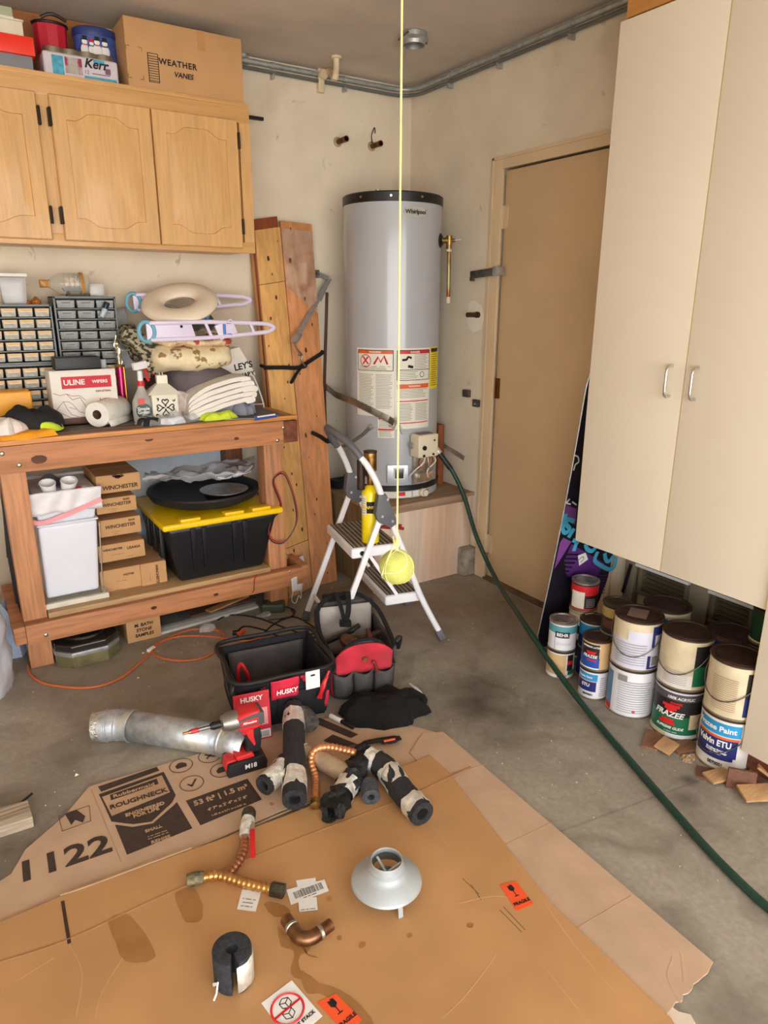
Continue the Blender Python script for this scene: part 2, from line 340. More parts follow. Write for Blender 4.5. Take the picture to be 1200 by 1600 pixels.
# ---------------------------------------------------------------- water heater platform
PLY = M('weathered_plywood', (176, 144, 116), .8, var=.12, scale=6, grain=0, bump=.2, col2=(104, 80, 64), thr=(.45, .65))
PLF = M('weathered_plywood_front', (232, 208, 184), .8, var=.06, scale=5, grain=2, bump=.15, col2=(206, 150, 104), thr=(.56, .75))
t = thing('heater_platform', 'low weathered plywood platform in the corner under the grey water heater', 'platform', (-.33, -.31, 0))
mb = MB(); mb.box(-.64, 0, -.655, 0, .442, .46); build('top_board', mb, PLY, t, bev=.003)
mb = MB(); mb.box(-.63, -.01, -.64, -.622, 0, .442); build('front_panel', mb, PLF, t, bev=.002)
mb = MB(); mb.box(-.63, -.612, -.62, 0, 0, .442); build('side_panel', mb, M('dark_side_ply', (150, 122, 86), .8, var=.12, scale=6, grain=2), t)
mb = MB(); mb.box(-.633, -.04, -.646, -.64, .415, .442); build('edge_strip', mb, PLY, t)
# ---------------------------------------------------------------- water heater
HG = M('heater_enamel', (176, 178, 184), .3, .0, var=.01, scale=2, coat=.6)
hx, hy, hr = -.33, -.33, .245
t = thing('water_heater', 'tall grey cylindrical gas water heater standing in the corner on a plywood platform', 'water heater', (hx, hy, .462))
mb = MB(); mb.lathe([(hr, .53), (hr, 1.9)], (hx, hy, 0), 72); build('tank', mb, HG, t)
mb = MB(); mb.lathe([(hr+.003, 1.9), (hr+.004, 1.932), (hr-.004, 1.938), (0.001, 1.94)], (hx, hy, 0), 64); mb.lathe([(hr+.002, 1.892), (hr+.004, 1.9)], (hx, hy, 0), 64)
build('top_cap', mb, BLACK, t)
for a in (200, 235, 270): 
    mb = MB(); a = math.radians(a); q = V(hx+(hr+.004)*math.cos(a), hy+(hr+.004)*math.sin(a), 1.915); mb.cyl(q, q+V(math.cos(a), math.sin(a), 0)*.004, .006, n=10); build('screw', mb, CHROME, t)
mb = MB(); mb.cyl((hx-.10, hy-.02, 1.94), (hx-.10, hy-.02, 1.965), .013); build('water_nipple', mb, STEEL, t)
mb = MB(); mb.cyl((hx+.06, hy-.1, 1.94), (hx+.06, hy-.1, 1.957), .016); mb.cyl((hx+.10, hy, 1.94), (hx+.1, hy, 1.952), .03); build('water_nipple', mb, BLACK, t)
mb = MB(); mb.lathe([(hr-.01, .505), (hr+.014, .505), (hr+.014, .528), (hr, .532)], (hx, hy, 0), 64); build('base_ring', mb, BLACK, t)
mb = MB(); mb.lathe([(hr-.012, .462), (hr+.006, .464), (hr+.006, .505)], (hx, hy, 0), 64, cap=False); build('base_skirt', mb, M('heater_skirt', (178, 178, 178), .5), t)
def A(px): return None
cam_a = math.atan2(-3.457-hy, -2.372-hx)
def hp(name, a0, a1, z0, z1, mat, off=.0008, par=None):
    mb = MB(); patch_cyl(mb, (hx, hy, 0), hr, math.radians(a0), math.radians(a1), z0, z1, 14, off); return build(name, mb, mat, par or t, fixn=False)
HAN = {}
def hq(a, z, off=0): a = math.radians(a); return V(hx+(hr+off)*math.cos(a), hy+(hr+off)*math.sin(a), z)
def hfr(a): a = math.radians(a); return V(math.cos(a), math.sin(a), 0), V(-math.sin(a), math.cos(a), 0)   # outward, to the right as seen
LAB = M('sticker_paper', (232, 228, 214), .5, var=.02)
GREYT = M('small_print', (120, 116, 108), .7); ORG_ = M('orange_print', (224, 96, 40), .5); REDT = M('red_print', (206, 36, 44), .5); YEL = M('yellow_sticker', (240, 214, 20), .5)
def lines(mb, a0, a1, z0, z1, step, th=.0022, ragged=.2, seed=1):
    rnd = random.Random(seed); z = z1
    while z > z0:
        e = a1-(a1-a0)*ragged*rnd.random(); patch_cyl(mb, (hx, hy, 0), hr, math.radians(a0), math.radians(e), z-th, z, 4, .0016); z -= step
    return mb
l1 = hp('warning_label', 191.7, 240.2, .892, 1.227, LAB)
l2 = hp('warning_label', 241.3, 288, .828, 1.227, LAB)
l3 = hp('yellow_guide_label', 288.6, 309.5, 1.02, 1.228, YEL)
l4 = hp('small_label', 220.5, 240.4, .783, .893, LAB)
hp('orange_band', 194, 238.5, 1.2, 1.217, ORG_, .0014, l1); hp('red_band', 243, 286.5, 1.2, 1.217, REDT, .0014, l2); hp('orange_band', 243, 286, 1.03, 1.052, ORG_, .0014, l2)
hp('red_band', 243, 286, .965, .97, REDT, .0014, l2); hp('red_band', 243, 286, .855, .86, REDT, .0014, l2)
hp('red_band', 221, 240, .876, .884, REDT, .0014, l4); hp('red_band', 221, 240, .822, .83, REDT, .0014, l4)
mb = MB()
for z0, z1, a0, a1 in ((1.118, 1.217, 194, 238.5), (1.122, 1.217, 243, 286.5), (1.072, 1.122, 243, 286.5)):
    for z in (z0, z1): patch_cyl(mb, (hx, hy, 0), hr, math.radians(a0), math.radians(a1), z-.0015, z+.0015, 10, .002)
    for a in (a0, a1): patch_cyl(mb, (hx, hy, 0), hr, math.radians(a-.4), math.radians(a+.4), z0, z1, 2, .002)
build('frame_line', mb, INK, l1, fixn=False)
mb = MB(); lines(mb, 195, 215, .93, 1.10, .0075); lines(mb, 218, 238, .93, 1.10, .0075, seed=3); lines(mb, 196, 237, 1.125, 1.14, .007); build('small_print', mb, GREYT, l1, fixn=False)
mb = MB(); lines(mb, 245, 284, .98, 1.025, .0075); lines(mb, 245, 263, .87, .955, .0075, seed=6); lines(mb, 266, 285, .87, .955, .0075, seed=7); lines(mb, 264, 284, 1.13, 1.195, .008, seed=8); lines(mb, 245, 270, 1.078, 1.115, .008); build('small_print', mb, GREYT, l2, fixn=False)
mb = MB(); lines(mb, 291, 307, 1.03, 1.215, .011, .003); patch_cyl(mb, (hx, hy, 0), hr, math.radians(290), math.radians(308), 1.205, 1.222, 4, .0018); build('small_print', mb, INK, l3, fixn=False)
mb = MB(); lines(mb, 222, 239, .79, .82, .007); lines(mb, 222, 239, .835, .872, .008, seed=4); build('small_print', mb, GREYT, l4, fixn=False)
# flame and no-petrol pictograms on the left label, machine pictograms on the right one
mb = MB(); text_cyl(mb, 'X', .05, (hx, hy, 0), hr+.001, math.radians(205), 1.165, bold=.002); c_ = [(math.radians(205)+.12*math.cos(k*pi/8), 1.165+.03*math.sin(k*pi/8)) for k in range(17)]
for p, q in zip(c_, c_[1:]): mb.tube([hq(math.degrees(p[0]), p[1], .002), hq(math.degrees(q[0]), q[1], .002)], .002, 4)
mb.tube([hq(216, 1.15, .002), hq(221, 1.185, .002), hq(224, 1.16, .002), hq(228, 1.19, .002), hq(232, 1.15, .002)], .005, 4); build('pictogram', mb, REDT, l1)
mb = MB(); mb.tube([hq(249, 1.17, .001), hq(254, 1.172, .001), hq(256, 1.185, .001), hq(260, 1.18, .001)], .006, 5); mb.tube([hq(256, 1.14, .001), hq(262, 1.135, .001)], .007, 5)
for k in range(16):
    a, b = k*pi/8, (k+1)*pi/8; mb.tube([hq(275+3.*math.cos(a), 1.098+.013*math.sin(a), .001), hq(275+3.*math.cos(b), 1.098+.013*math.sin(b), .001)], .0015, 4)
build('pictogram', mb, INK, l2)
mb = MB(); text_cyl(mb, 'WARNING', .013, (hx, hy, 0), hr+.001, math.radians(217), 1.208, bold=.0004); text_cyl(mb, 'DANGER', .013, (hx, hy, 0), hr+.001, math.radians(265), 1.208, bold=.0004); text_cyl(mb, 'WARNING', .014, (hx, hy, 0), hr+.001, math.radians(265), 1.041, bold=.0004); build('lettering', mb, LAB, l2)
# badge
o_, r_ = hfr(262.5); mb = MB(); vs = [hq(262.5+14*math.cos(k*pi/12), 1.848+.023*math.sin(k*pi/12), .002) for k in range(24)]; vs2 = [p+o_*.003 for p in vs]
mb.add(vs+vs2, [tuple(range(24, 48)), tuple(range(23, -1, -1))]+[(k, (k+1) % 24, 24+(k+1) % 24, 24+k) for k in range(24)]); bd = build('badge', mb, M('badge_silver', (206, 206, 196), .35, .3), t)
mb = MB(); text_cyl(mb, 'Whirlpool', .026, (hx, hy, 0), hr+.005, math.radians(263), 1.848, bold=.0006); build('lettering', mb, INK, bd)
# relief valve with its pipe
ov, rv = hfr(311); p0 = hq(311, 1.735); mb = MB(); mb.lathe([(.034, 0), (.034, .006), (.02, .016), (.016, .016)], p0-ov*.004, 24, ov); build('valve_collar', mb, BLACK, t)
mb = MB(); mb.cyl(p0, p0+ov*.055, .014); mb.cyl(p0+ov*.045+V(0, 0, .022), p0+ov*.045-V(0, 0, .04), .015); mb.cyl(p0+ov*.045, p0+ov*.075, .008); vb = build('relief_valve', mb, BRASS, t)
mb = MB(); mb.bar(p0+ov*.07, p0+ov*.105+V(0, 0, .002), .008, .003); build('lever', mb, STEEL, vb)
mb = MB(); q = p0+ov*.045; mb.tube([q-V(0, 0, .04), q-V(-.002, .0, .15), q-V(-.004, .0, .27)], .0095, 12); pp = build('drop_pipe', mb, M('stained_copper', (150, 84, 46), .45, .9, var=.3, scale=18, col2=(170, 160, 110), thr=(.5, .6)), t)
mb = MB(); mb.cyl(q-V(0, 0, .035), q-V(0, 0, .052), .014); mb.cyl(q-V(-.004, 0, .265), q-V(-.0045, 0, .295), .012); build('pipe_end', mb, M('white_ptfe_end', (214, 206, 184), .6), pp)
# gas control, wires, burner door
oc, rc = hfr(276); zc = .745
def cbox(mb, a, z, w, d, h, off=.0):
    o, r = hfr(a); c = hq(a, z, off+d/2); mb.add([c+r*i*w/2+o*j*d/2+V(0, 0, k*h/2) for k in (-1, 1) for j in (-1, 1) for i in (-1, 1)], [(0, 2, 3, 1), (4, 5, 7, 6), (0, 1, 5, 4), (2, 6, 7, 3), (0, 4, 6, 2), (1, 3, 7, 5)])
    return c+o*d/2, o, r
mb = MB(); cf, o, r = cbox(mb, 272, .748, .125, .075, .115, .01); gb = build('gas_control', mb, M('ivory_plastic', (226, 216, 190), .45, var=.02), t, bev=.008, seg=3)
mb = MB(); mb.cyl(cf-r*.028-V(0, 0, .008), cf-r*.028-V(0, 0, .008)+o*.006, .012); mb.cyl(cf+r*.036-V(0, 0, -.026), cf+r*.036+o*.003+V(0, 0, .026), .005); mb.cyl(cf-r*.03-V(0, 0, .048), cf-r*.03+o*.004-V(0, 0, .048), .007); mb.cyl(cf+r*.03-V(0, 0, .045), cf+r*.03+o*.004-V(0, 0, .045), .006); build('dial', mb, BLACK, gb)
mb = MB(); cbox(mb, 272, .8065, .085, .045, .004, .02); build('top_plate', mb, M('grey_plate', (90, 90, 88), .4), gb)
mb = MB(); mb.tube([hq(277, .75, .03)-r*.06, hq(277, .748, .03)-r*.1], .012, 12); mb.tube([hq(277, .748, .03)-r*.085, hq(277, .748, .03)-r*.095], .018, 6); build('union_nut', mb, STEEL, gb)
mb = MB(); cbox(mb, 244.5, .596, .11, .012, .095, .0); dp = build('burner_door', mb, M('burner_plate', (206, 210, 220), .35, .5), t, bev=.003)
mb = MB(); c2, o2, r2 = cbox(mb, 246, .6, .045, .012, .05, .01); build('sight_window', mb, M('glass_dark', (60, 62, 60), .2), dp, bev=.002)
mb = MB(); cbox(mb, 246, .6, .055, .011, .06, .009); build('window_rim', mb, PAPER, dp, bev=.002)
mb = MB(); cbox(mb, 281, .61, .17, .010, .14, .0); cbox(mb, 266, .66, .03, .03, .10, .004); mb.cyl(hq(273, .575), hq(273, .575, .03), .03); build('burner_plate', mb, M('bright_plate', (196, 190, 178), .35, .8, var=.1, scale=40), t, bev=.002)
mb = MB(); mb.cyl(hq(273, .575, .03), hq(273, .575, .034), .022); mb.lathe([(.025, 0), (.028, .004), (.025, .008)], hq(273, .575, .03), 20, hfr(273)[0]); build('burner_cap', mb, CHROME, t)
for k, (a, b, c, d) in enumerate((((272, .695), (270, .66), (262, .62), (258, .585)), ((276, .695), (276, .65), (280, .60), (272, .57)), ((283, .69), (286, .655), (278, .615), (282, .57)), ((268, .69), (264, .66), (268, .63), (260, .60)), ((289, .69), (284, .67), (289, .62), (284, .57)))):
    mb = MB(); mb.tube([hq(a[0], a[1], .05), hq(b[0], b[1], .06), hq(c[0], c[1], .045), hq(d[0], d[1], .02)], (.004, .003)[k % 2], 8, k=6); build('wire', mb, [M('white_wire', (222, 218, 206), .5), STEEL, M('white_wire', (222, 218, 206), .5), M('red_wire', (150, 40, 34), .5), STEEL][k], t)
mb = MB(); mb.tube([hq(283, .70, .05), hq(284, .64, .03), hq(284, .56, .02)], .008, 10, k=5); build('gas_tube', mb, CUBR, t)
hp('skirt_label', 228, 262, .468, .5, LAB, .0075); hp('skirt_label_red', 244, 254, .478, .499, REDT, .0085); hp('skirt_label', 264, 275, .47, .5, LAB, .0075)
o, r = hfr(276.5); mb = MB(); mb.cyl(hq(276.5, .487, .004), hq(276.5, .487, .03), .022, n=24); mb.cyl(hq(276.5, .487, .03), hq(276.5, .487, .045), .017, n=24); build('drain_cap', mb, M('ivory_cap', (220, 208, 184), .5), t, bev=.002)
mb = MB(); mb.cyl(hq(284, .487, .004), hq(284, .487, .02), .009); build('drain_screw', mb, STEEL, t)
# brown blocking behind the heater, black pan to its left
mb = MB(); mb.box(-.085, -.045, -.43, -.35, .462, .80) ; single('wood_block', 'short reddish brown lumber post standing beside the heater against the wall', 'lumber', mb, M('red_brown_lumber', (150, 82, 48), .6, var=.12, grain=2), (-.065, -.355, .462), bev=.003)
mb = MB(); mb.lathe([(.12, .462), (.15, .463), (.16, .51), (.165, .512), (.158, .505), (.145, .468)], (-.49, -.12, 0), 32); single('drip_pan', 'black round pan behind the left foot of the heater', 'pan', mb, BLACK, (-.49, -.12, .462))
# ---------------------------------------------------------------- straps on the walls round the heater
ST = M('strap_steel', (150, 142, 134), .4, .9, var=.12, scale=25)
def strap(mb, P, w, th=.0015, up=(0, 0, 1)):
    P = [V(p) for p in P]
    for a, b in zip(P, P[1:]): mb.bar(a, b, w, th, up)
a_ = V(-.515, -.004, .96); b_ = hq(239.5, .866, .03); 
t = thing('heater_strap', 'loose grey metal strap slanting from the back wall across the heater labels', 'strap', a_, None)
n_ = (b_-a_).cross(V(0, 0, 1)).normalized(); mb = MB(); strap(mb, [V(-.56, -.004, 1.0), V(-.60, -.20, .975), hq(188, .955, .012), hq(200, .94, .008), hq(212, .922, .008), hq(224, .9, .008), hq(234, .88, .012), b_], .002, .034); build('band', mb, ST, t, bev=.0005)
mb = MB(); mb.tube([b_+V(.0, 0, .02), b_+V(.03, 0, -.01), b_+V(.05, -.01, -.06)], .005, 8); mb.tube([b_+V(-.03, 0, -.01), b_+V(.0, 0, -.03), b_+V(.02, -.01, .03)], .004, 8); build('bolt', mb, STEEL, t)
t = thing('heater_strap', 'grey perforated metal strap end lying on the wall right of the gas control', 'strap', (-.01, -.40, .66))
mb = MB(); strap(mb, [(-0.006, -0.32, 0.682), (-0.006, -0.452, 0.653), (-0.006, -0.561, 0.63)], .003, .026); build('band', mb, M('painted_strap', (196, 182, 164), .5, .5, var=.2), t)
mb = MB(); strap(mb, [V(*(-0.006, -0.32, 0.682)), hq(330, .72, .004)], .003, .026); build('band', mb, ST, t)
t = thing('wall_bracket', 'bent dull steel strap bracket on the wall beside the upper door trim', 'bracket', (0, -0.649, 1.588))
mb = MB(); p = V(*(-0.03, -0.778, 1.587)); q = V(*(-0.03, -0.587, 1.575)); strap(mb, [p+V(0, .0, 0), q], .004, .036); mb.bar(q+V(0, .0, -.018), q+V(0, -.03, -.02), .01, .02); build('plate', mb, DSTEEL, t, bev=.001)
mb = MB(); mb.box(-.036, 0, p.y-.025, p.y+.02, p.z-.02, p.z+.022); mb.box(-.04, -.036, p.y-.005, p.y, p.z-.022, p.z+.024); build('clip', mb, STEEL, t, bev=.003)
t = thing('wall_bracket', 'small folded steel bracket screwed to the wall below the pipe stub', 'bracket', (0, -0.599, 0.95))
mb = MB(); p = V(*(-0.012, -0.569, 0.982)); q = V(*(-0.012, -0.635, 0.949)); mb.box(-.024, 0, p.y-.022, p.y+.022, p.z-.018, p.z+.02); mb.box(-.018, 0, q.y-.035, q.y+.01, q.z-.028, q.z+.01); build('plate', mb, DSTEEL, t, bev=.003)
mb = MB(); mb.cyl((-.018, q.y-.015, q.z-.012), (-.024, q.y-.015, q.z-.012), .006); build('screw', mb, CHROME, t)
p = V(*(0, -0.628, 1.384)); mb = MB(); mb.tube([p, p+V(-.075, .0, .0)], .012, 16); mb.cyl(p+V(-.02, 0, 0), p, .015)
single('pipe_stub', 'dark rusty pipe stub sticking out of the white patch beside the door', 'pipe', mb, RUST, p)
for (x, y, lab, z0) in ((535, 221, 'short open copper pipe stub on the back wall, left of the two', 0), (590, 230, 'short open copper pipe stub with a wire loop above it, right of the two', 1)):
    p = V(*{0: (-0.455, 0, 2.226), 1: (-0.252, 0, 2.227)}[z0]); t = thing('pipe_stub', lab, 'pipe', p)
    mb = MB(); mb.lathe([(.013, 0), (.013, .075), (.0145, .076), (.0145, .095), (.011, .095), (.011, .03)], p, 20, (0, -1, 0), cap=False); build('pipe', mb, M('old_copper', (112, 70, 46), .45, .9, var=.3, scale=40), t)
    mb = MB(); mb.lathe([(.02, 0), (.024, .004), (.015, .01)], p, 14, (0, -1, 0)); build('hole_rim', mb, M('chipped_plaster', (170, 146, 112), .9, var=.2), t)
    if z0: mb = MB(); mb.tube([p+V(0, -.01, .015), p+V(-.01, -.02, .05), p+V(.005, -.025, .085), p+V(.012, -.02, .06)], .0025, 6, k=6); build('wire', mb, DARK, t)
# ---------------------------------------------------------------- conduit, ceiling collar, white pipe bracket
CON = M('conduit_metal', (176, 180, 178), .45, .6, var=.1, scale=30)
t = thing('electrical_conduit', 'thin grey metal conduit running under the ceiling round the corner', 'conduit', (-.1, -.1, 2.45))
zc = 2.508; P_ = [(-.97, -.02, zc), (-.5, -.02, zc), (-.13, -.02, zc)]+[(-.13+.11*math.sin(a), -.02-.11*(1-math.cos(a)), zc) for a in (.4, .8, 1.2)]+[(-.02, -.14, zc), (-.02, -.8, zc), (-.02, -1.6, zc), (-.02, -2.6, zc)]
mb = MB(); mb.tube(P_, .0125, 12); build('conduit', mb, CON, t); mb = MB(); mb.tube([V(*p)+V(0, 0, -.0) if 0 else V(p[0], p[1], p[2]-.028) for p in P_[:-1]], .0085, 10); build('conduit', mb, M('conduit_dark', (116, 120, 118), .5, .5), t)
mb = MB(); mb.tube([(-.97, -.03, zc+.018), (-.97+.02, -.03, zc+.018)], .018, 12); mb.tube([(-.965, -.02, zc), (-.93, -.02, zc)], .016, 12); build('connector', mb, CON, t)
for (x, y, a) in ((-.81, -.02, 0), (-.42, -.02, 0), (-.02, -.36, 1), (-.02, -.72, 1), (-.02, -1.15, 1), (-.02, -1.7, 1)):
    mb = MB()
    if a == 0: mb.box(x-.006, x+.006, y-.013, 0, zc-.055, zc-.036); mb.tube([(x-.006, y, zc), (x+.006, y, zc)], .0155, 12)
    else: mb.box(x-.013, 0, y-.006, y+.006, zc-.055, zc-.036); mb.tube([(x, y-.006, zc), (x, y+.006, zc)], .0155, 12)
    build('clamp', mb, STEEL, t)
cx, cy, _ = (-0.441, -0.657, 2.5)
t = thing('vent_collar', 'round galvanised vent collar hanging from a hole in the ceiling', 'vent', (cx, cy, H))
mb = MB(); mb.lathe([(.056, -.002), (.056, -.02), (.06, -.024), (.056, -.028), (.05, -.032), (.048, -.046), (.045, -.046), (.045, .0)], (cx, cy, H), 32, cap=False); build('collar', mb, STEEL, t)
mb = MB(); mb.lathe([(.001, -.012), (.044, -.012)], (cx, cy, H), 32, cap=False); build('inner_dark', mb, DARK, t)
mb = MB(); mb.tube([(cx-.05, cy, H-.01), (cx-.066, cy+.02, H-.03), (cx-.05, cy-.03, H-.01)], .004, 6); mb.tube([(cx+.045, cy+.01, H), (cx+.067, cy, H-.02), (cx+.05, cy-.02, H-.035)], .004, 6); build('clip', mb, DSTEEL, t)
PWT = M('cream_painted_pipe', (226, 206, 172), .5, var=.05)
p = V(*(-0.55, -0.02, 2.506)); mb = MB(); mb.box(p.x-.02, p.x+.012, -.03, 0, p.z-.075, p.z+.06); t = thing('capped_gas_pipe', 'cream painted pipe bent from the ceiling to a wall plate above the conduit', 'pipe', (p.x, 0, p.z))
build('wall_plate', mb, PWT, t, bev=.004)
e = V(*(-0.579, -0.223, 2.533)); mb = MB(); mb.tube([V(p.x, -.03, p.z), V(p.x+.02, -.07, p.z+.01), V(e.x-.01, e.y, H-.09), V(e.x, e.y, H-.05), V(e.x, e.y, H)], .015, 12, k=5); build('pipe', mb, PWT, t)
mb = MB(); mb.cyl((p.x, -.05, p.z), (p.x, -.02, p.z), .022); mb.cyl((e.x, e.y, H-.01), (e.x, e.y, H), .026); build('flange', mb, PWT, t, bev=.002)
# string and tennis ball
bc = V(-1.695, -2.442, .968)
t = thing('hanging_tennis_ball', 'faded yellow tennis ball hanging on a long pale yellow string from the ceiling', 'tennis ball', bc)
def ball_mat():
    m = M('tennis_felt', (210, 212, 112), .95, var=.08, scale=40, bump=.4, bscale=400, col2=(186, 184, 96), thr=(.5, .7)); return m
mb = MB(); mb.sphere(bc, .033, 36, 22); build('ball', mb, ball_mat(), t)
seam = []
for k in range(60):
    u = 2*pi*k/60; x, y, z = math.cos(u)+.45*math.cos(3*u)*.6, math.sin(u)-.45*math.sin(3*u)*.6, .95*math.sin(2*u)*.8; v = V(y, z, x); v.normalize(); v.rotate(Matrix.Rotation(.7, 3, 'Z')); seam.append(bc+v*.0333)
mb = MB(); mb.tube(seam, .0011, 6, closed=True); build('seam', mb, M('ball_seam', (226, 226, 180), .8), t)
STR = M('yellow_twine', (232, 222, 150), .8, var=.05)
mb = MB(); mb.tube([(bc.x, bc.y, H), (bc.x, bc.y, bc.z+.05)], .0018, 8); mb.sphere((bc.x, bc.y, bc.z+.048), .006, 10, 8, (1, 1, 1.4)); mb.tube([(bc.x, bc.y, bc.z+.045), (bc.x-.012, bc.y-.008, bc.z+.052), (bc.x-.006, bc.y+.004, bc.z+.06)], .0018, 6)
build('string', mb, STR, t)
mb = MB()
for a in (.3, 2.2):
    R = Matrix.Rotation(a, 3, 'Z'); mb.tube([bc+R @ V(.0338*math.sin(k*pi/12), 0, .0338*math.cos(k*pi/12)) for k in range(25)], .0006, 6)
mb.tube([bc+V(0, 0, .034), bc+V(0, 0, .05)], .003, 6); mb.tube([bc+V(-.004, 0, .05), bc+V(-.026, -.006, .02), bc+V(-.036, -.004, -.008)], .0016, 6)
build('net_loop', mb, STR, t)
# ---------------------------------------------------------------- oak wall cabinet
def smooth01(t): t = max(0, min(1, t)); return t*t*(3-2*t)
def panel_door(mb, x0, x1, z0, z1, yb, yf, m=.052, bulge=.03):
    N = 28; w_, h_ = x1-x0, z1-z0
    def arch(u): return smooth01((u-.1)/.24)*smooth01((.9-u)/.24)
    def contour(ins, y):
        P = []; a, b, c, d = x0+ins, x1-ins, z0+ins, z1-ins; r = (ins >= m-1e-6)*1.
        for i in range(N): u = i/N; P.append(V(a+(b-a)*u, y, c-(0 if not r else -bulge+bulge*arch(u))))
        for i in range(8): P.append(V(b, y, (c+r*bulge)+(d-c-2*r*bulge)*i/8))
        for i in range(N): u = 1-i/N; P.append(V(a+(b-a)*u, y, d-r*bulge*(1-arch(u))))
        for i in range(8): P.append(V(a, y, (d-r*bulge)-(d-c-2*r*bulge)*i/8))
        return P
    L = [contour(0, yb), contour(0, yf+.004), contour(.004, yf), contour(m, yf), contour(m+.002, yf+.006), contour(m+.007, yf+.006), contour(m+.03, yf+.001)]
    n = len(L[0]); vs = [p for c in L for p in c]; fs = [tuple(range(n)), tuple(range((len(L)-1)*n, len(L)*n))]
    for k in range(len(L)-1):
        for i in range(n): fs.append((k*n+i, k*n+(i+1) % n, (k+1)*n+(i+1) % n, (k+1)*n+i))
    return mb.add(vs, fs)
cy0 = -.33; ct, cb = 2.238, 1.652; cxr = -1.068
t = thing('wall_cabinet', 'honey oak wall cabinet with arched panel doors above the workbench', 'cabinet', (-1.8, 0, cb))
mb = MB(); mb.box(-2.75, cxr-.002, cy0+.02, 0, cb+.01, ct-.005); build('carcass', mb, OAKX, t)
mb = MB(); mb.box(-2.75, cxr, cy0, cy0+.02, ct-.065, ct); mb.box(-2.75, cxr, cy0-.004, cy0+.02, ct-.004, ct+.012); build('top_rail', mb, OAKX, t, bev=.002)
mb = MB(); mb.box(-2.75, cxr, cy0, cy0+.02, cb, cb+.045); build('bottom_rail', mb, OAKX, t, bev=.002)
for a, b in ((-1.115, cxr), (-1.53, -1.45), (-1.93, -1.85)):
    mb = MB(); mb.box(a, b, cy0+.001, cy0+.02, cb+.045, ct-.065); build('stile', mb, ORANGE_OAK, t)
yf = cy0-.02; HG_ = M('black_hinge', (52, 42, 34), .5, .6)
d3 = ((-1.898, -0.35, 2.193)[0]); dB0, dB1 = (-1.861, -0.35, 2.167)[0], -1.493; dC0, dC1 = -1.488, (-1.131, -0.35, 2.148)[0]
for nm, a, b, hs in (('a', -2.40, dB0-.045, 1), ('b', dB0, dB1, 0), ('c', dC0, dC1, 1)):
    mb = MB(); panel_door(mb, a, b, 1.67, 2.178, cy0-.001, yf); d = build('door', mb, ORANGE_OAK, t, smooth=25)
    for z in (1.76, 2.1):
        x = b+.004 if hs else a-.004; mb = MB(); mb.box(x-.006, x+.006, yf-.001, cy0+.0, z-.03, z+.03); mb.cyl((x, yf-.003, z-.032), (x, yf-.003, z+.032), .004, n=8); build('hinge', mb, HG_, d)
# ---- on top of the wall cabinet
ctz = ct+.013
def carton(name, label, x0, x1, y0, y1, z0, z1, mat=KRAFT, group=None, rot=0, seam=1, cat='box'):
    c = V((x0+x1)/2, (y0+y1)/2, z0); t = thing(name, label, cat, c, group)
    mb = MB(); mb.box(x0, x1, y0, y1, z0, z1-.004); build('box_body', mb, mat, t, bev=.0025)
    mb = MB(); ym = (y0+y1)/2; mb.box(x0+.001, x1-.001, y0+.001, ym-.0012, z1-.004, z1); mb.box(x0+.001, x1-.001, ym+.0012, y1-.001, z1-.004, z1); build('flap', mb, mat, t, bev=.001)
    return t
a_, b_ = (-1.559, -0.32, 2.428), (-1.083, -0.32, 2.271)
wx0, wx1 = a_[0], b_[0]
t = carton('cardboard_box', 'long kraft box handwritten about weather vanes on top of the oak cabinet', wx0, wx1, -.32, -.02, ctz, 2.49)
FX, FZ = (1, 0, 0), (0, 0, 1)
def front(mb, x, y, z): return (x, y, z)
mb = MB(); WV = (-1.429, -0.32, 2.354)
text(mb, 'WEATHER', .030, (-1.358, -0.321, 2.354), (1, 0, 0), FZ, bold=.0012, sp=1.15); text(mb, 'VANES', .026, (-1.338, -0.321, 2.316), (1, 0, 0), FZ, bold=.0012, sp=1.0, ital=.2); build('handwriting', mb, INK, t)
mb = MB(); p = V(*(-1.457, -0.321, 2.327))
for q in ((-.02, -.05, -.02, .05), (.02, -.05, .02, .05), (-.02, .05, .02, .05), (-.02, -.05, .02, -.05))+tuple((-.02, -.045+.0085*k, .02, -.045+.0085*k) for k in range(11)): mb.bar(p+V(q[0], -.0006, q[1]), p+V(q[2], -.0006, q[3]), .001, .002 if q[1] == q[3] else .0025)
build('printed_grid', mb, INK, t)
mb = MB()
for u, v in ((-.035, .065), (.035, .065), (-.035, -.045), (.035, -.045)):
    p = V(*(-1.528, -0.321, 2.325))+V(u*.85, 0, v); s1 = 1 if u < 0 else -1; s2 = -1 if v > 0 else 1
    mb.bar(p, p+V(.014*s1, 0, 0), .001, .0018); mb.bar(p, p+V(0, 0, .014*s2), .001, .0018)
build('corner_marks', mb, M('brown_print', (120, 78, 44), .8), t)
mb = MB(); mb.box(-1.27, -1.24, -.3215, -.32, 2.42, 2.49); build('tape', mb, M('paper_tape', (190, 140, 84), .4), t)
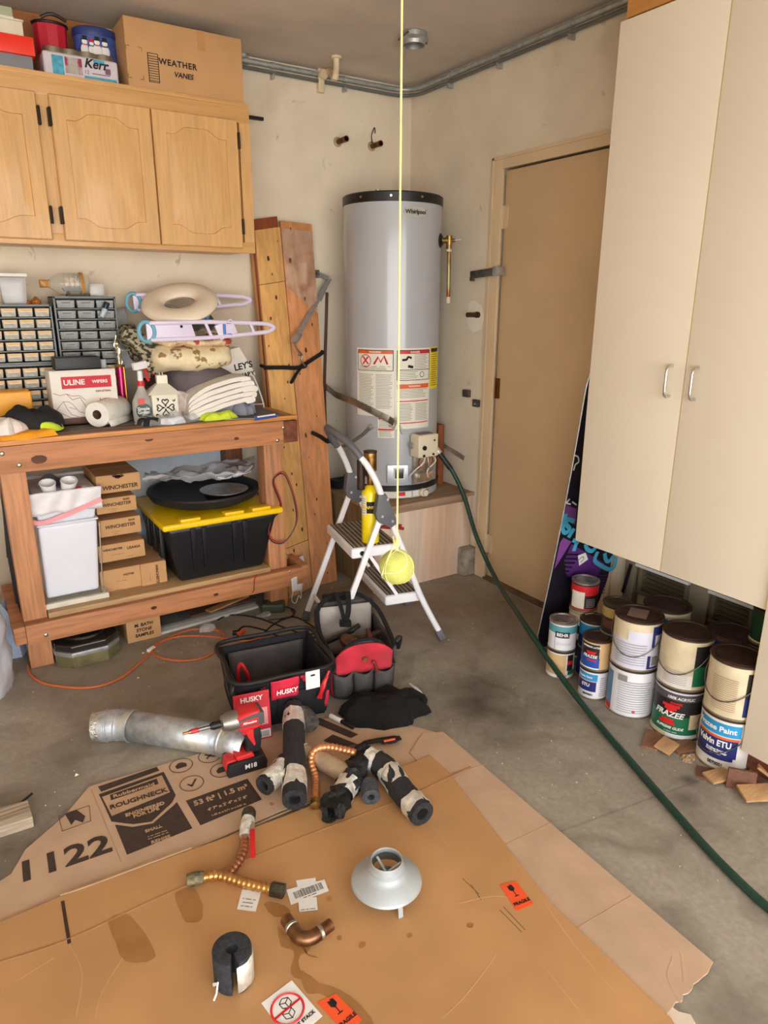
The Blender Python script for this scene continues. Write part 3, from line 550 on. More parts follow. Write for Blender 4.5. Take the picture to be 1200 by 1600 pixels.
# jar pack
a_, b_ = (-1.857, -0.3, 2.353), (-1.589, -0.3, 2.277)
t = thing('jar_pack', 'shrink wrapped pack of canning jars in a printed sleeve on top of the oak cabinet', 'jars', ((a_[0]+b_[0])/2, -.2, ctz))
kx0, kx1 = a_[0], b_[0]; kz1 = 2.35
mb = MB(); mb.box(kx0, kx1, -.30, -.08, ctz, kz1-.018); sl = build('sleeve', mb, M('printed_sleeve', (206, 198, 206), .3, var=.03), t, bev=.012, seg=3)
for i in range(4):
    for j in range(2):
        c = (kx0+.045+(kx1-kx0-.09)*i/3, -.255+.11*j, 0); mb = MB(); mb.lathe([(.038, kz1-.02), (.038, kz1), (.034, kz1+.002), (.001, kz1+.001)], c, 24); build('jar_lid', mb, M('jar_lid_metal', (168, 160, 146), .3, .9), t)
L_ = kx1-kx0
mb = MB(); quad(mb, (kx0, -.3005, ctz), FX, FZ, .03, .07, .006, kz1-ctz-.03); quad(mb, (kx0, -.3005, ctz), FX, FZ, .14, L_-.01, .004, .016); quad(mb, (kx0, -.3005, ctz), FX, FZ, L_-.09, L_-.05, .06, .075); build('teal_print', mb, M('teal_print', (70, 160, 190), .5, var=.15, scale=60), sl, fixn=False)
mb = MB(); quad(mb, (kx0, -.3007, ctz), FX, FZ, .075, .135, .015, kz1-ctz-.03); build('fruit_print', mb, M('fruit_print', (176, 170, 160), .5, var=.1, scale=30, col2=(150, 40, 76), thr=(.45, .5)), sl, fixn=False)
mb = MB(); text(mb, 'Kerr', .044, (kx0+.185, -.301, ctz+.058), FX, FZ, bold=.0015, ital=.3); build('lettering', mb, INK, sl)
mb = MB(); text(mb, '12', .018, (kx0+.15, -.301, ctz+.028), FX, FZ); quad(mb, (kx0, -.301, ctz), FX, FZ, .17, .235, .025, .028); quad(mb, (kx0, -.301, ctz), FX, FZ, L_-.05, L_-.03, .03, .05); build('lettering', mb, M('plum_print', (120, 80, 110), .6), sl)
# blue oval tin with snowmen
a_, b_ = (-1.713, -0.12, 2.472), (-1.545, -0.12, 2.412)
tc_ = ((a_[0]+b_[0])/2, -.14); tr_ = (b_[0]-a_[0])/2
t = thing('cookie_tin', 'round blue tin printed with small snowmen, standing behind the jar pack', 'tin', (tc_[0], tc_[1], ctz))
TB = M('tin_blue', (66, 92, 168), .35, .1, var=.15, scale=90, coat=.3)
mb = MB(); mb.lathe([(tr_-.004, ctz), (tr_-.002, 2.445)], (*tc_, 0), 40, sy=.8); bd = build('tin_body', mb, TB, t)
mb = MB(); mb.lathe([(tr_+.001, 2.44), (tr_+.001, 2.465), (tr_-.004, 2.47), (.001, 2.47)], (*tc_, 0), 40, sy=.8); build('lid', mb, M('tin_lid_blue', (42, 58, 120), .4), t, bev=.001)
for k, a in enumerate((232, 250, 264, 284)):
    a = math.radians(a); q = V(tc_[0]+tr_*math.cos(a), tc_[1]+tr_*.8*math.sin(a)-.002, 2.385); rr = .014 if k != 1 else .011
    mb = MB(); mb.sphere(q, rr*1.2, 12, 8, (1, .12, 1.3)); mb.sphere(q+V(0, 0, rr*2), rr*.75, 12, 8, (1, .12, 1)); sn = build('snowman_print', mb, WHITE, bd)
    mb = MB(); mb.box(q.x-.008, q.x+.008, q.y-.003, q.y, q.z+rr*2.5, q.z+rr*3.4); mb.box(q.x-.012, q.x+.012, q.y-.003, q.y, q.z+rr*2.4, q.z+rr*2.6); build('hat_print', mb, [INK, REDP][k == 1], sn)
    mb = MB(); mb.box(q.x-.009, q.x+.009, q.y-.0035, q.y, q.z+rr*1.1, q.z+rr*1.35); build('scarf_print', mb, [REDP, INK][k % 2], sn)
# red container with black rim
a_, b_ = (-1.853, -0.16, 2.453), (-1.732, -0.16, 2.389)
t = thing('red_canister', 'red panelled container with a black folding handle behind the jar pack', 'container', ((a_[0]+b_[0])/2, -.12, ctz))
cx_, cr_ = (a_[0]+b_[0])/2, (b_[0]-a_[0])/2; mb = MB(); mb.lathe([(cr_-.01, ctz), (cr_, 2.46)], (cx_, -.14, 0), 10, sy=.75); build('container_body', mb, M('crimson_plastic', (196, 32, 56), .4, var=.05), t, smooth=20)
mb = MB(); mb.tube([(cx_+(cr_+.002)*math.cos(k*pi/6), -.14+.75*(cr_+.002)*math.sin(k*pi/6), 2.462) for k in range(12)], .005, 8, closed=True); mb.tube([(cx_-.04, -.2, 2.465), (cx_, -.21, 2.48), (cx_+.05, -.2, 2.467)], .006, 8, k=5); build('handle', mb, BLACK, t)
# red-lidded box and pale boxes at the left
x1_ = (-1.885, -0.33, 2.312)[0]
t = thing('storage_box', 'grey storage box with a bright red lid on top of the oak cabinet', 'box', (-2.1, -.18, ctz)); zr = (-1.939, -0.33, 2.295)[2]
mb = MB(); mb.box(-2.45, x1_-.01, -.32, -.05, ctz, zr); build('box_body', mb, M('grey_box', (124, 126, 132), .5), t, bev=.004)
mb = MB(); mb.box(-2.46, x1_, -.33, -.04, zr, zr+.06); build('lid', mb, M('red_lid', (238, 52, 34), .4, var=.02), t, bev=.004)
x2_ = (-1.906, -0.28, 2.392)[0]
t = thing('white_box', 'cream white lidded box standing on the red lid', 'box', (-2.2, -.15, zr+.06)); mb = MB(); mb.box(-2.45, x2_-.004, -.29, -.06, zr+.06, zr+.115); build('box_body', mb, M('cream_card', (222, 214, 192), .6), t, bev=.003)
mb = MB(); mb.box(-2.452, x2_, -.294, -.056, zr+.115, zr+.121); build('lid', mb, M('cream_card', (222, 214, 192), .6), t, bev=.002)
x3_ = (-1.934, -0.25, 2.455)[0]
t = thing('green_box', 'small pale green box on top of the cream white box', 'box', (-2.3, -.12, zr+.121)); mb = MB(); mb.box(-2.45, x3_, -.26, -.08, zr+.121, zr+.165); build('box_body', mb, M('sage_card', (176, 180, 150), .6), t, bev=.003)
mb = MB(); mb.box(-2.451, x3_+.001, -.262, -.079, zr+.128, zr+.134); build('stripe', mb, PAPER, t)
x4_, x5_ = (-1.908, -0.02, 2.495)[0], (-1.568, -0.02, 2.523)[0]
mb = MB(); mb.box(x4_-.3, x5_, -.03, -.008, ctz, H-.005); single('plywood_sheet', 'brown wooden panel leaning upright at the wall behind the tins', 'panel', mb, M('brown_panel', (176, 112, 62), .6, var=.06, grain=0), (x5_-.3, -.02, ctz), bev=.002)
mb = MB(); mb.box(x5_+.005, wx0+.14, -.05, -.02, 2.45, 2.475); mb.box(x5_+.005, wx0+.14, -.045, -.025, 2.43, 2.45); mb.box(x5_+.02, x5_+.04, -.045, -.02, ctz, 2.43); single('curtain_rail', 'white metal rail lying behind the blue tin against the wall', 'rail', mb, M('white_metal', (220, 216, 206), .3, .4), (x5_+.1, -.03, 2.43), bev=.002)
p = V(*(-0.975, -0.12, 2.25)); mb = MB(); mb.box(cxr, (-0.912, -0.12, 2.249)[0], p.y-.01, p.y+.01, p.z-.006, p.z+.008); single('black_bracket', 'short black bar sticking out from the right side of the oak cabinet', 'bracket', mb, BLACK, p, bev=.002)
# ---------------------------------------------------------------- leaning boards
def slab4(mb, tl, tr, br, bl, th):
    tl, tr, br, bl = V(tl), V(tr), V(br), V(bl); n = (tr-tl).cross(bl-tl).normalized()
    if n.y > 0: n = -n
    f = [tl, tr, br, bl]; b = [p-n*th for p in f]
    return mb.add(f+b, [(0, 1, 2, 3), (7, 6, 5, 4), (0, 4, 5, 1), (1, 5, 6, 2), (2, 6, 7, 3), (3, 7, 4, 0)])
def lerp(a, b, t): return V(a)+(V(b)-V(a))*t
def knots(parent, tl, tr, br, bl, n, seed, r=.008):
    rnd = random.Random(seed); tl, tr, br, bl = V(tl), V(tr), V(br), V(bl); nn = (tr-tl).cross(bl-tl).normalized(); nn = -nn if nn.y > 0 else nn; mb = MB()
    q = V(0, 0, 1).rotation_difference(nn)
    for k in range(n):
        u, v = .12+.76*rnd.random(), (k+.2+.6*rnd.random())/n; c = lerp(lerp(tl, tr, u), lerp(bl, br, u), v)+nn*.0004; s_ = r*(.4+.8*rnd.random())
        ps = [c+q @ V(s_*math.cos(a*pi/5)*.6*(1+.3*rnd.random()), s_*math.sin(a*pi/5)*1.4, 0) for a in range(10)]; mb.add(ps+[p+nn*.0006 for p in ps], [tuple(range(10, 20))]+[(i, (i+1) % 10, 10+(i+1) % 10, 10+i) for i in range(10)])
    o = build('knots', mb, KNOT, parent, fixn=False); o['kind'] = 'stuff'; return o
Btl, Btr, Bbl, Bbr = V((-0.814, -0.055, 1.83)), V((-0.641, -0.055, 1.822)), V((-0.855, -0.385, 0)), V((-0.703, -0.376, 0))
t = thing('leaning_board', 'wide reddish pine board leaning on the back wall, rightmost of the bundle', 'board', (Bbl+Bbr)/2, 'boards leaning by the bench')
mb = MB(); slab4(mb, Btl, Btr, Bbr, Bbl, .02); build('plank', mb, PINER, t, bev=.002); knots(t, Btl, Btr, Bbr, Bbl, 13, 4)
mid = lambda s: lerp(Btl, Btr, s)
mb = MB(); n_ = V(0, -.0012, 0)
slab4(mb, lerp(Btl, Bbl, .02)+n_, lerp(Btr, Bbr, .02)+n_, lerp(Btr, Bbr, .24)+n_, lerp(Btl, Bbl, .17)+n_, .0006); build('shrink_wrap', mb, M('cloudy_film', (230, 190, 170), .25, alpha=.25, var=.3, scale=20, bump=.5, bscale=15), t)
# the left column: an upper piece, a long middle piece and a lower piece end to end, with more boards behind
Atl, Abl = V((-0.954, -0.06, 1.776)), V((-1.025, -0.455, 0))
Atr, Abr = Btl+V(-.003, 0, -.03), Bbl+V(-.003, 0, 0)
def acut(v0, v1): return lerp(Atl, Abl, v0), lerp(Atr, Abr, v0), lerp(Atr, Abr, v1), lerp(Atl, Abl, v1)
for (v0, v1, lab, sd_) in ((0, .142, 'short upper pine board piece leaning at the top left of the bundle', 2), (.1435, .86, 'long yellow pine board leaning below the short upper piece', 5), (.8615, 1, 'short lower pine board piece at the foot of the bundle beside the bench leg', 7)):
    c = acut(v0, v1); bq = (c[2]+c[3])/2; t = thing('leaning_board', lab, 'board', bq, 'boards leaning by the bench'); mb = MB(); slab4(mb, *c, .02); build('plank', mb, PINEZ if sd_ != 7 else M('pale_fir', (224, 168, 116), .5, var=.08, grain=2), t, bev=.0015)
    knots(t, *c, {2: 3, 5: 12, 7: 3}[sd_], sd_)
for k in range(3):
    dx, dy = -.004+.0*k, .0225*(k+1); c = [p+V(dx, dy*.92, .02-(.02*k)) for p in acut(0.0, 1)]; c[3] = c[3]-V(0, 0, .02-.02*k); c[2] = c[2]-V(0, 0, .02-.02*k)
    if k == 0: c[0] += V(0, 0, .03); c[1] += V(0, 0, .03)
    t = thing('leaning_board', ['dark red board just behind the yellow pine boards', 'pine board in the middle behind the yellow boards', 'rearmost board of the bundle against the wall'][k], 'board', (c[2]+c[3])/2, 'boards leaning by the bench')
    mb = MB(); slab4(mb, *c, .018); build('plank', mb, [M('dark_red_wood', (150, 74, 40), .55, var=.1, grain=2), PINEZ, PINER][k], t, bev=.0015)
# black tie and ratchet strap
def on_board(px, py, off=.012): return None
def bq(u, v, off): return lerp(lerp(Atl, Btr, u), lerp(Abl, Bbr, u), v)+V(0, -off, 0)
t = thing('black_tie', 'black cloth strip tied in a knot around the leaning boards', 'strap', bq(.6, .38, .01))
mb = MB(); mb.tube([bq(-.06, .362, .0), bq(.0, .362, .012), bq(.25, .368, .01), bq(.5, .375, .014), bq(.62, .37, .02), bq(.8, .36, .012), bq(1.0, .347, .01), bq(1.03, .345, -.01)], .011, 10, k=5, flat=.9); build('band', mb, BLKM, t)
mb = MB(); mb.sphere(bq(.62, .372, .02), .016, 14, 10, (1.3, .9, .9)); mb.tube([bq(.6, .375, .02), bq(.5, .385, .022), bq(.40, .405, .02), bq(.36, .413, .02)], [.008, .011, .012, .009], 10, k=4, flat=.5); build('knot', mb, BLKM, t)
mb = MB(); mb.tube([bq(.02, .362, 0), bq(-.02, .36, -.05), bq(0, .36, -.08)], .009, 8); mb.tube([bq(1.02, .345, 0), bq(1.03, .345, -.03), bq(1.0, .345, -.06)], .009, 8); build('band', mb, BLKM, t)
WEB = M('grey_webbing', (150, 146, 142), .7, var=.08, scale=60, bump=.2, bscale=400)
t = thing('ratchet_strap', 'grey webbing strap with a metal buckle running from a wall hook to the black tie', 'strap', (-0.604, -0.02, 1.594))
w0, w1, w2, w3 = V((-0.592, -0.01, 1.585)), V((-0.545, -0.05, 1.559)), V((-0.685, -0.14, 1.418)), V((-0.823, -0.22, 1.278))
mb = MB(); 
for a, b in ((w0, w1), (w1, w2), (w2, w3)): mb.bar(a, b, .003, .030, (0, -.7, .7) if a is w0 else (.8, -.3, .4))
mb.bar(w1, V((-0.591, -0.03, 1.45)), .003, .02, (.8, 0, .5)); build('webbing', mb, WEB, t)
mb = MB(); mb.bar(w3+(w2-w3)*.12, w3-(w2-w3)*.12, .014, .04, (.8, -.3, .4)); mb.bar(w3-(w2-w3)*.05, w3-(w2-w3)*.18, .02, .03, (.8, -.3, .4)); build('buckle', mb, STEEL, t, bev=.003)
e = w3-(w2-w3)*.18; k_ = bq(.62, .372, .04); mb = MB(); mb.tube([e, lerp(e, k_, .3), lerp(e, k_, .55)+V(.01, 0, 0), lerp(e, k_, .75)+V(-.008, 0, 0), k_], .005, 8, k=4); mb.sphere(lerp(e, k_, .5), .009, 10, 8); build('swivel_hook', mb, M('snap_hook_brass', (150, 140, 120), .35, 1), t)
mb = MB(); mb.box(w0.x-.014, w0.x+.014, -.006, 0, w0.z-.02, w0.z+.02); mb.cyl(w0+V(0, -.002, 0), w0+V(0, -.012, 0), .008); build('wall_hook', mb, DSTEEL, t)
a, b = V((-0.537, -0.01, 1.492)), V((-0.564, -0.01, 1.01)); mb = MB(); mb.tube([a, b, b+V(0, 0, -.25)], .008, 10); single('brown_rod', 'thin dark brown rod standing upright at the back wall behind the boards', 'rod', mb, M('brown_paint', (92, 52, 36), .5), b)
# ---------------------------------------------------------------- white cabinets at the right wall
wx = -.4; wy0, wy1 = -1.73, -2.478; wzb, wzt = .573, 2.282
t = thing('white_wall_cabinet', 'large cream white double door cabinet hung on the right wall above the paint cans', 'cabinet', (-.2, -2.1, wzb))
mb = MB(); mb.box(wx+.02, -.003, wy1, wy0-.004, wzb+.006, wzt); build('carcass', mb, MEL, t)
sm = -2.108
for a, b, hy_ in ((sm+.0015, wy0, sm+.045), (wy1, sm-.0015, sm-.045)):
    mb = MB(); mb.box(wx, wx+.018, a, b, wzb, wzt); d = build('door', mb, MEL, t, bev=.0012)
    mb = MB(); e = a if a > sm else b; mb.box(wx+.0005, wx+.0175, e-.0012 if a > sm else e, e if a > sm else e+.0012, wzb, wzt); build('edge_band', mb, M('yellow_edge_band', (206, 176, 110), .5), d)
    zc_, hh = 1.2065, .048; mb = MB(); mb.tube([(wx, hy_, zc_+hh), (wx-.018, hy_, zc_+hh), (wx-.028, hy_, zc_+hh-.008), (wx-.03, hy_, zc_+hh-.02), (wx-.03, hy_, zc_-hh+.02), (wx-.028, hy_, zc_-hh+.008), (wx-.018, hy_, zc_-hh), (wx, hy_, zc_-hh)], .0048, 12); build('handle', mb, CHROME, d)
mb = MB(); mb.box(wx+.02, 0, -2.6, wy0-.004, wzt+.012, H-.002); single('plywood_cabinet', 'orange plywood box cabinet above the white cabinet under the ceiling', 'cabinet', mb, M('orange_plywood', (198, 138, 72), .5, var=.05, grain=1), (-.2, -2.1, wzt+.012), bev=.002)
t = thing('white_tall_cabinet', 'cream white tall cabinet at the right edge standing on a brown wooden base', 'cabinet', (-.2, -2.8, .09))
mb = MB(); mb.box(wx+.018, -.004, -3.3, -2.4815, .1, wzt); build('carcass', mb, MEL, t)
mb = MB(); mb.box(wx-.012, wx+.008, -3.3, -2.4815, .098, wzt); d = build('door', mb, MEL, t, bev=.0012)
mb = MB(); mb.box(wx-.0115, wx+.0075, -2.4814, -2.4798, .098, wzt); build('edge_band', mb, MELE, d)
t = thing('cabinet_plinth', 'reddish brown wooden base board under the tall white cabinet', 'plinth', (-.3, -2.8, 0))
mb = MB(); mb.box(wx+.03, wx+.055, -3.3, -2.46, .02, .09); mb.box(wx+.055, 0, -2.5, -2.48, .02, .09); mb.box(wx+.03, 0, -3.3, -2.46, .09, .098); mb.box(wx+.09, 0, -3.3, -2.52, 0, .02); build('board', mb, M('mahogany_board', (116, 62, 42), .5, var=.1, grain=1), t, bev=.002)
# wall behind the cans: posts and louvred vents
SH = M('grey_painted_wood', (142, 134, 116), .7, var=.08)
for a, b, z1_, lab in (((-0.04, -1.998, 0.307)[1], (-0.04, -2.08, 0.312)[1], .66, 'grey wooden post on the right wall between the two louvred vents'), ((-0.04, -1.695, 0.337)[1], (-0.04, -1.744, 0.339)[1], .66, 'narrow grey post on the right wall left of the vents')):
    mb = MB(); mb.box(-.04, -.0, b, a, 0, z1_); single('wall_post', lab, 'post', mb, SH, (-.02, (a+b)/2, 0), bev=.003)
for (pa, pb, lab) in (((-0.03, -1.759, 0.357), (-0.03, -1.994, 0.344), 'louvred metal vent low on the wall behind the gallon cans, left one'), ((-0.03, -2.085, 0.391), (-0.03, -2.256, 0.38), 'louvred metal vent low on the wall, right one by the tall cabinet')):
    t = thing('louvred_vent', lab, 'vent', (-.01, (pa[1]+pb[1])/2, .3)); y0_, y1_ = pb[1], pa[1]; LV = M('vent_metal', (134, 124, 104), .5, .3, var=.1)
    mb = MB(); mb.box(-.035, 0, y0_, y1_, .52, .55); mb.box(-.035, 0, y0_, y1_, .28, .30); mb.box(-.035, 0, y0_, y0_+.02, .3, .52); mb.box(-.035, 0, y1_-.02, y1_, .3, .52); build('vent_frame', mb, LV, t, bev=.002)
    mb = MB(); mb.box(-.006, -.002, y0_, y1_, .3, .52); build('backing', mb, M('vent_dark', (44, 38, 32), .8), t)
    for k in range(11): mb = MB(); z = .313+k*.019; mb.bar((-.012, (y0_+y1_)/2-.0, z), (-.028, (y0_+y1_)/2, z-.006), y1_-y0_-.04, .003, (0, 0, 1)); build('slat', mb, LV, t)
    mb = MB(); mb.box(-.06, -.045, y0_-.01, y1_, .408, .42); build('rail', mb, WHITE, t)
mb = MB(); mb.bar((-0.06, -1.738, 0.407), (-0.06, -1.713, 0.274), .008, .012); single('black_rod', 'thin black rod leaning beside the narrow grey post', 'rod', mb, BLACK, (-0.06, -1.713, 0.274))
# ---------------------------------------------------------------- workbench
t = thing('workbench', 'heavy stained timber workbench with a lower shelf under the oak cabinet', 'workbench', (-1.65, -.3, 0))
yb = -.575
bench = t
def knotx(parent, pts, y, r=.014):     # knots on a front face
    mb = MB(); rnd = random.Random(3)
    for (x, z, s) in pts:
        ps = [V(x+r*s*1.3*math.cos(a*pi/5)*(1+.2*rnd.random()), y-.0004, z+r*s*.8*math.sin(a*pi/5)) for a in range(10)]; mb.add(ps, [tuple(range(10))])
    return build('knot', mb, KNOT, parent, fixn=False)
mb = MB(); mb.box(-2.75, -1.002, -.55, -.02, .925, .9455); build('worktop', mb, FIRX, t, bev=.002)
mb = MB(); mb.box(-2.75, -1.003, yb+.0, -.545, .93, .9485); build('edge_strip', mb, M('orange_pine_strip', (222, 150, 82), .5, var=.1, grain=0), t, bev=.002)
mb = MB(); mb.box(-2.75, -1.05, -.53, -.03, .9455, .949); build('hardboard_sheet', mb, M('grey_hardboard', (98, 98, 90), .5, var=.12, scale=10), t)
mb = MB(); mb.box(-2.75, -1.075, yb, -.54, .825, .928); o = build('front_beam', mb, FIRX, t, bev=.003); knotx(o, [((-2.087, -0.575, 0.887)[0], .868, 1.5), ((-1.674, -0.575, 0.894)[0], .905, .9), (-1.3, .87, .6)], yb)
mb = MB(); mb.box((-2.142, -0.58, 0.919)[0], -1.076, yb-.004, yb+.0, .905, .929); build('front_lath', mb, FIRX, t, bev=.001)
mb = MB(); mb.box(-1.075, -1.004, yb, -.54, .827, .926); build('end_block', mb, M('dark_end_grain', (120, 66, 42), .7, var=.2, scale=30), t, bev=.003)
mb = MB(); mb.box(-1.045, -1.006, -.54, -.03, .827, .925); build('side_rail', mb, FIRX, t, bev=.003)
mb = MB(); mb.box(-2.75, -1.06, -.06, -.02, .827, .925); build('rear_beam', mb, FIRX, t, bev=.003)
BOLT = M('bolt_zinc', (190, 184, 170), .35, 1)
def bolt(x, z, y, par=t, r=.009): mb = MB(); mb.sphere((x, y, z), r, 14, 8, (1, .45, 1)); return build('bolt', mb, BOLT, par)
for px in (((-2.207, -0.575, 0.903)), ((-2.156, -0.575, 0.854)), ((-1.074, -0.575, 0.898)), ((-1.105, -0.575, 0.842))): bolt(px[0], px[2], yb)
for a, b, y0, y1, ms in ((-2.222, -2.135, -.54, -.452, FIRZ), (-1.16, -1.07, -.54, -.452, FIRZ), (-2.21, -2.14, -.11, -.03, FIRZ), (-1.19, -1.10, -.11, -.03, M('dark_post', (128, 76, 46), .6, var=.15, grain=2))):
    mb = MB(); mb.box(a, b, y0, y1, 0, .826); build('leg', mb, ms, t, bev=.003)
mb = MB(); mb.box(-2.222, -1.01, -.592, -.54, .128, .212); o = build('front_stretcher', mb, FIRX, t, bev=.003); knotx(o, [((-1.725, -0.592, 0.186)[0], .172, .7), ((-1.447, -0.592, 0.195)[0], .17, .6)], -.592)
bolt((-2.154, -0.592, 0.158)[0], (-2.154, -0.592, 0.158)[2], -.592); bolt((-1.078, -0.592, 0.204)[0], (-1.078, -0.592, 0.204)[2], -.592, r=.006)
mb = MB(); mb.box(-2.265, -2.222, -.575, -.05, .13, .205); build('side_stretcher', mb, FIRX, t, bev=.003)
mb = MB(); mb.box(-1.01, -.972, -.585, -.2, .128, .215); build('side_stretcher', mb, FIRX, t, bev=.003)
mb = MB(); mb.box(-2.132, -1.165, -.565, -.03, .213, .236); mb.box(-1.165, -1.02, -.45, -.12, .213, .236); build('shelf', mb, M('shelf_board', (184, 148, 104), .6, var=.1, grain=0), t, bev=.002)
# added panel, its pale colour paints the lighter reflecting wall under the top
mb = MB(); mb.box((-1.667, -0.03, 0.678)[0], (-1.16, -0.03, 0.677)[0], -.03, -.012, .238, .82); single('wall_reflection_panel', 'pale blue grey sheet standing against the wall under the workbench', 'panel', mb, M('wall_reflection_panel', (190, 200, 210), .5, var=.03), (-1.5, -.02, .238))
# ---- under the bench, on the shelf
sz = .237
x0, x1 = (-2.122, -0.5, 0.261)[0], (-1.918, -0.5, 0.254)[0]; u0, u1 = (-2.12, -0.5, 0.587)[0], (-1.895, -0.5, 0.576)[0]; zl = (-2.01, -0.5, 0.579)[2]; v0, v1 = (-2.127, -0.5, 0.746)[0], (-1.877, -0.5, 0.738)[0]; zt_ = .715
WB = M('white_bin_plastic', (226, 228, 238), .35, var=.01)
t = thing('waste_bin', 'tall white pull-out waste bin with a pink drawstring liner under the workbench', 'bin', ((x0+x1)/2, -.35, sz))
mb = MB(); mb.frus((x0, x1, -.49, -.22), (u0, u1, -.5, -.2), sz+.03, zl); build('bin_body', mb, WB, t, bev=.015, seg=4)
mb = MB(); mb.frus((u0-.003, u1+.003, -.504, -.197), (u0-.004, u1+.004, -.505, -.196), zl, zl+.008); build('rim', mb, WB, t, bev=.003)
mb = MB(); mb.frus((u0+.006, u1-.006, -.496, -.205), (v0+.004, v1-.004, -.50, -.2), zl+.008, zt_-.002); build('inner_bin', mb, WB, t, bev=.012, seg=3)
def liner(u, v):
    a = 2*pi*u; c, s = math.cos(a), math.sin(a); k = max(abs(c), abs(s)); ex, ey = c/k, s/k
    rx, ry = (v1-v0)/2+.006, .158; z = zt_+.006-v*.09+.004*math.sin(a*9)*v; off = .002+.003*math.sin(a*13+v*4)
    return ((v0+v1)/2+ex*(rx+off), -.35+ey*(ry+off), z)
mb = MB(); mb.grid(liner, 72, 8, closeu=True); build('liner', mb, M('bin_liner', (226, 222, 226), .35, var=.03, scale=20, bump=.3, bscale=25), t, solid=.001)
mb = MB(); P_ = [V(v0-.012, -.514, zt_-.105), V(v0+.03, -.514, zt_-.115), V((v0+v1)/2, -.514, zt_-.092), V(v1+.006, -.514, zt_-.05)]
P_ = catmull(P_, 5)
for a, b in zip(P_, P_[1:]): mb.bar(a, b, .002, .02)
build('drawstring', mb, M('pink_drawstring', (238, 158, 166), .5, var=.05), t)
mb = MB(); mb.frus((v0+.02, v1-.02, -.48, -.22), (v0+.01, v1-.01, -.49, -.21), zt_-.05, zt_-.03); build('contents', mb, M('bin_contents', (170, 172, 178), .7, var=.2, scale=20, bump=.6, bscale=20), t)
bx_ = (v0+v1)/2
for dx, r in ((-.05, .03), (.015, .032)):
    t2 = thing('paper_cup', 'crushed white paper cup in the bin liner, %s' % ('the one with nothing red in it' if dx < 0 else 'the one beside a red scrap'), 'cup', (bx_+dx, -.46, zt_-.03))
    mb = MB(); mb.lathe([(.024, 0), (r, .05), (r-.002, .05), (.022, .003), (.001, .003)], (bx_+dx, -.455, zt_-.012), 24, (.15 if dx > 0 else -.15, -.35, .9)); build('cup_body', mb, PAPER, t2)
    mb = MB(); mb.tube([V(bx_+dx, -.455, zt_-.012)+V(.15 if dx > 0 else -.15, -.35, .9).normalized()*.05+Vp for Vp in [Matrix(((1, 0, 0), (0, .93, 0), (0, .36, 0))) @ V(r*math.cos(k*pi/8), r*math.sin(k*pi/8), 0) for k in range(16)]], .002, 6, closed=True); build('rim', mb, PAPER, t2)
mb = heap(bx_+.07, -.44, zt_-.03, .03, .03, .03, 4); single('crumpled_tissue', 'crumpled white tissue at the front right of the bin liner', 'tissue', mb, PAPER, (bx_+.07, -.44, zt_-.03))
mb = MB(); mb.sphere((bx_+.055, -.475, zt_), .009, 10, 8, (1.4, .8, .7)); single('red_scrap', 'tiny red scrap on the tissue in the bin', 'scrap', mb, REDP, (bx_+.055, -.475, zt_-.01))
mb = heap(bx_, -.33, zt_-.035, .095, .1, .05, 9, amp=.5); single('grey_rag', 'grey blue rag filling the back of the bin', 'rag', mb, M('grey_blue_rag', (142, 150, 168), .9, var=.15, scale=30, bump=.4, bscale=60), (bx_, -.33, zt_-.035))
t = thing('bin_slide', 'white wire frame and slide rail under the white waste bin', 'rail', ((x0+x1)/2, -.35, sz))
mb = MB(); mb.box(x0-.02, x1+.03, -.53, -.51, sz, sz+.022); mb.box(x0-.03, x0-.01, -.535, -.2, sz, sz+.02); mb.box(x1+.01, x1+.025, -.52, -.2, sz, sz+.02); mb.box(x0-.01, x1+.01, -.5, -.2, sz, sz+.008); build('slide_base', mb, M('cream_rail', (214, 208, 190), .4), t, bev=.003)
mb = MB(); mb.tube([(x0-.02, -.51, sz+.02), (u0-.012, -.5, zl)], .003, 8); mb.tube([(x1+.012, -.5, sz+.02), (u1+.008, -.49, zl-.02)], .003, 8); mb.tube([(x0-.015, -.525, sz+.026), (x0-.015, -.525, sz+.045), (x0-.028, -.525, sz+.045), (x0-.028, -.525, sz)], .0025, 8); mb.tube([(x1+.02, -.52, sz+.02), (x1+.02, -.52, sz+.05), (x1+.012, -.5, sz+.05)], .0025, 8); build('wire', mb, CHROME, t)
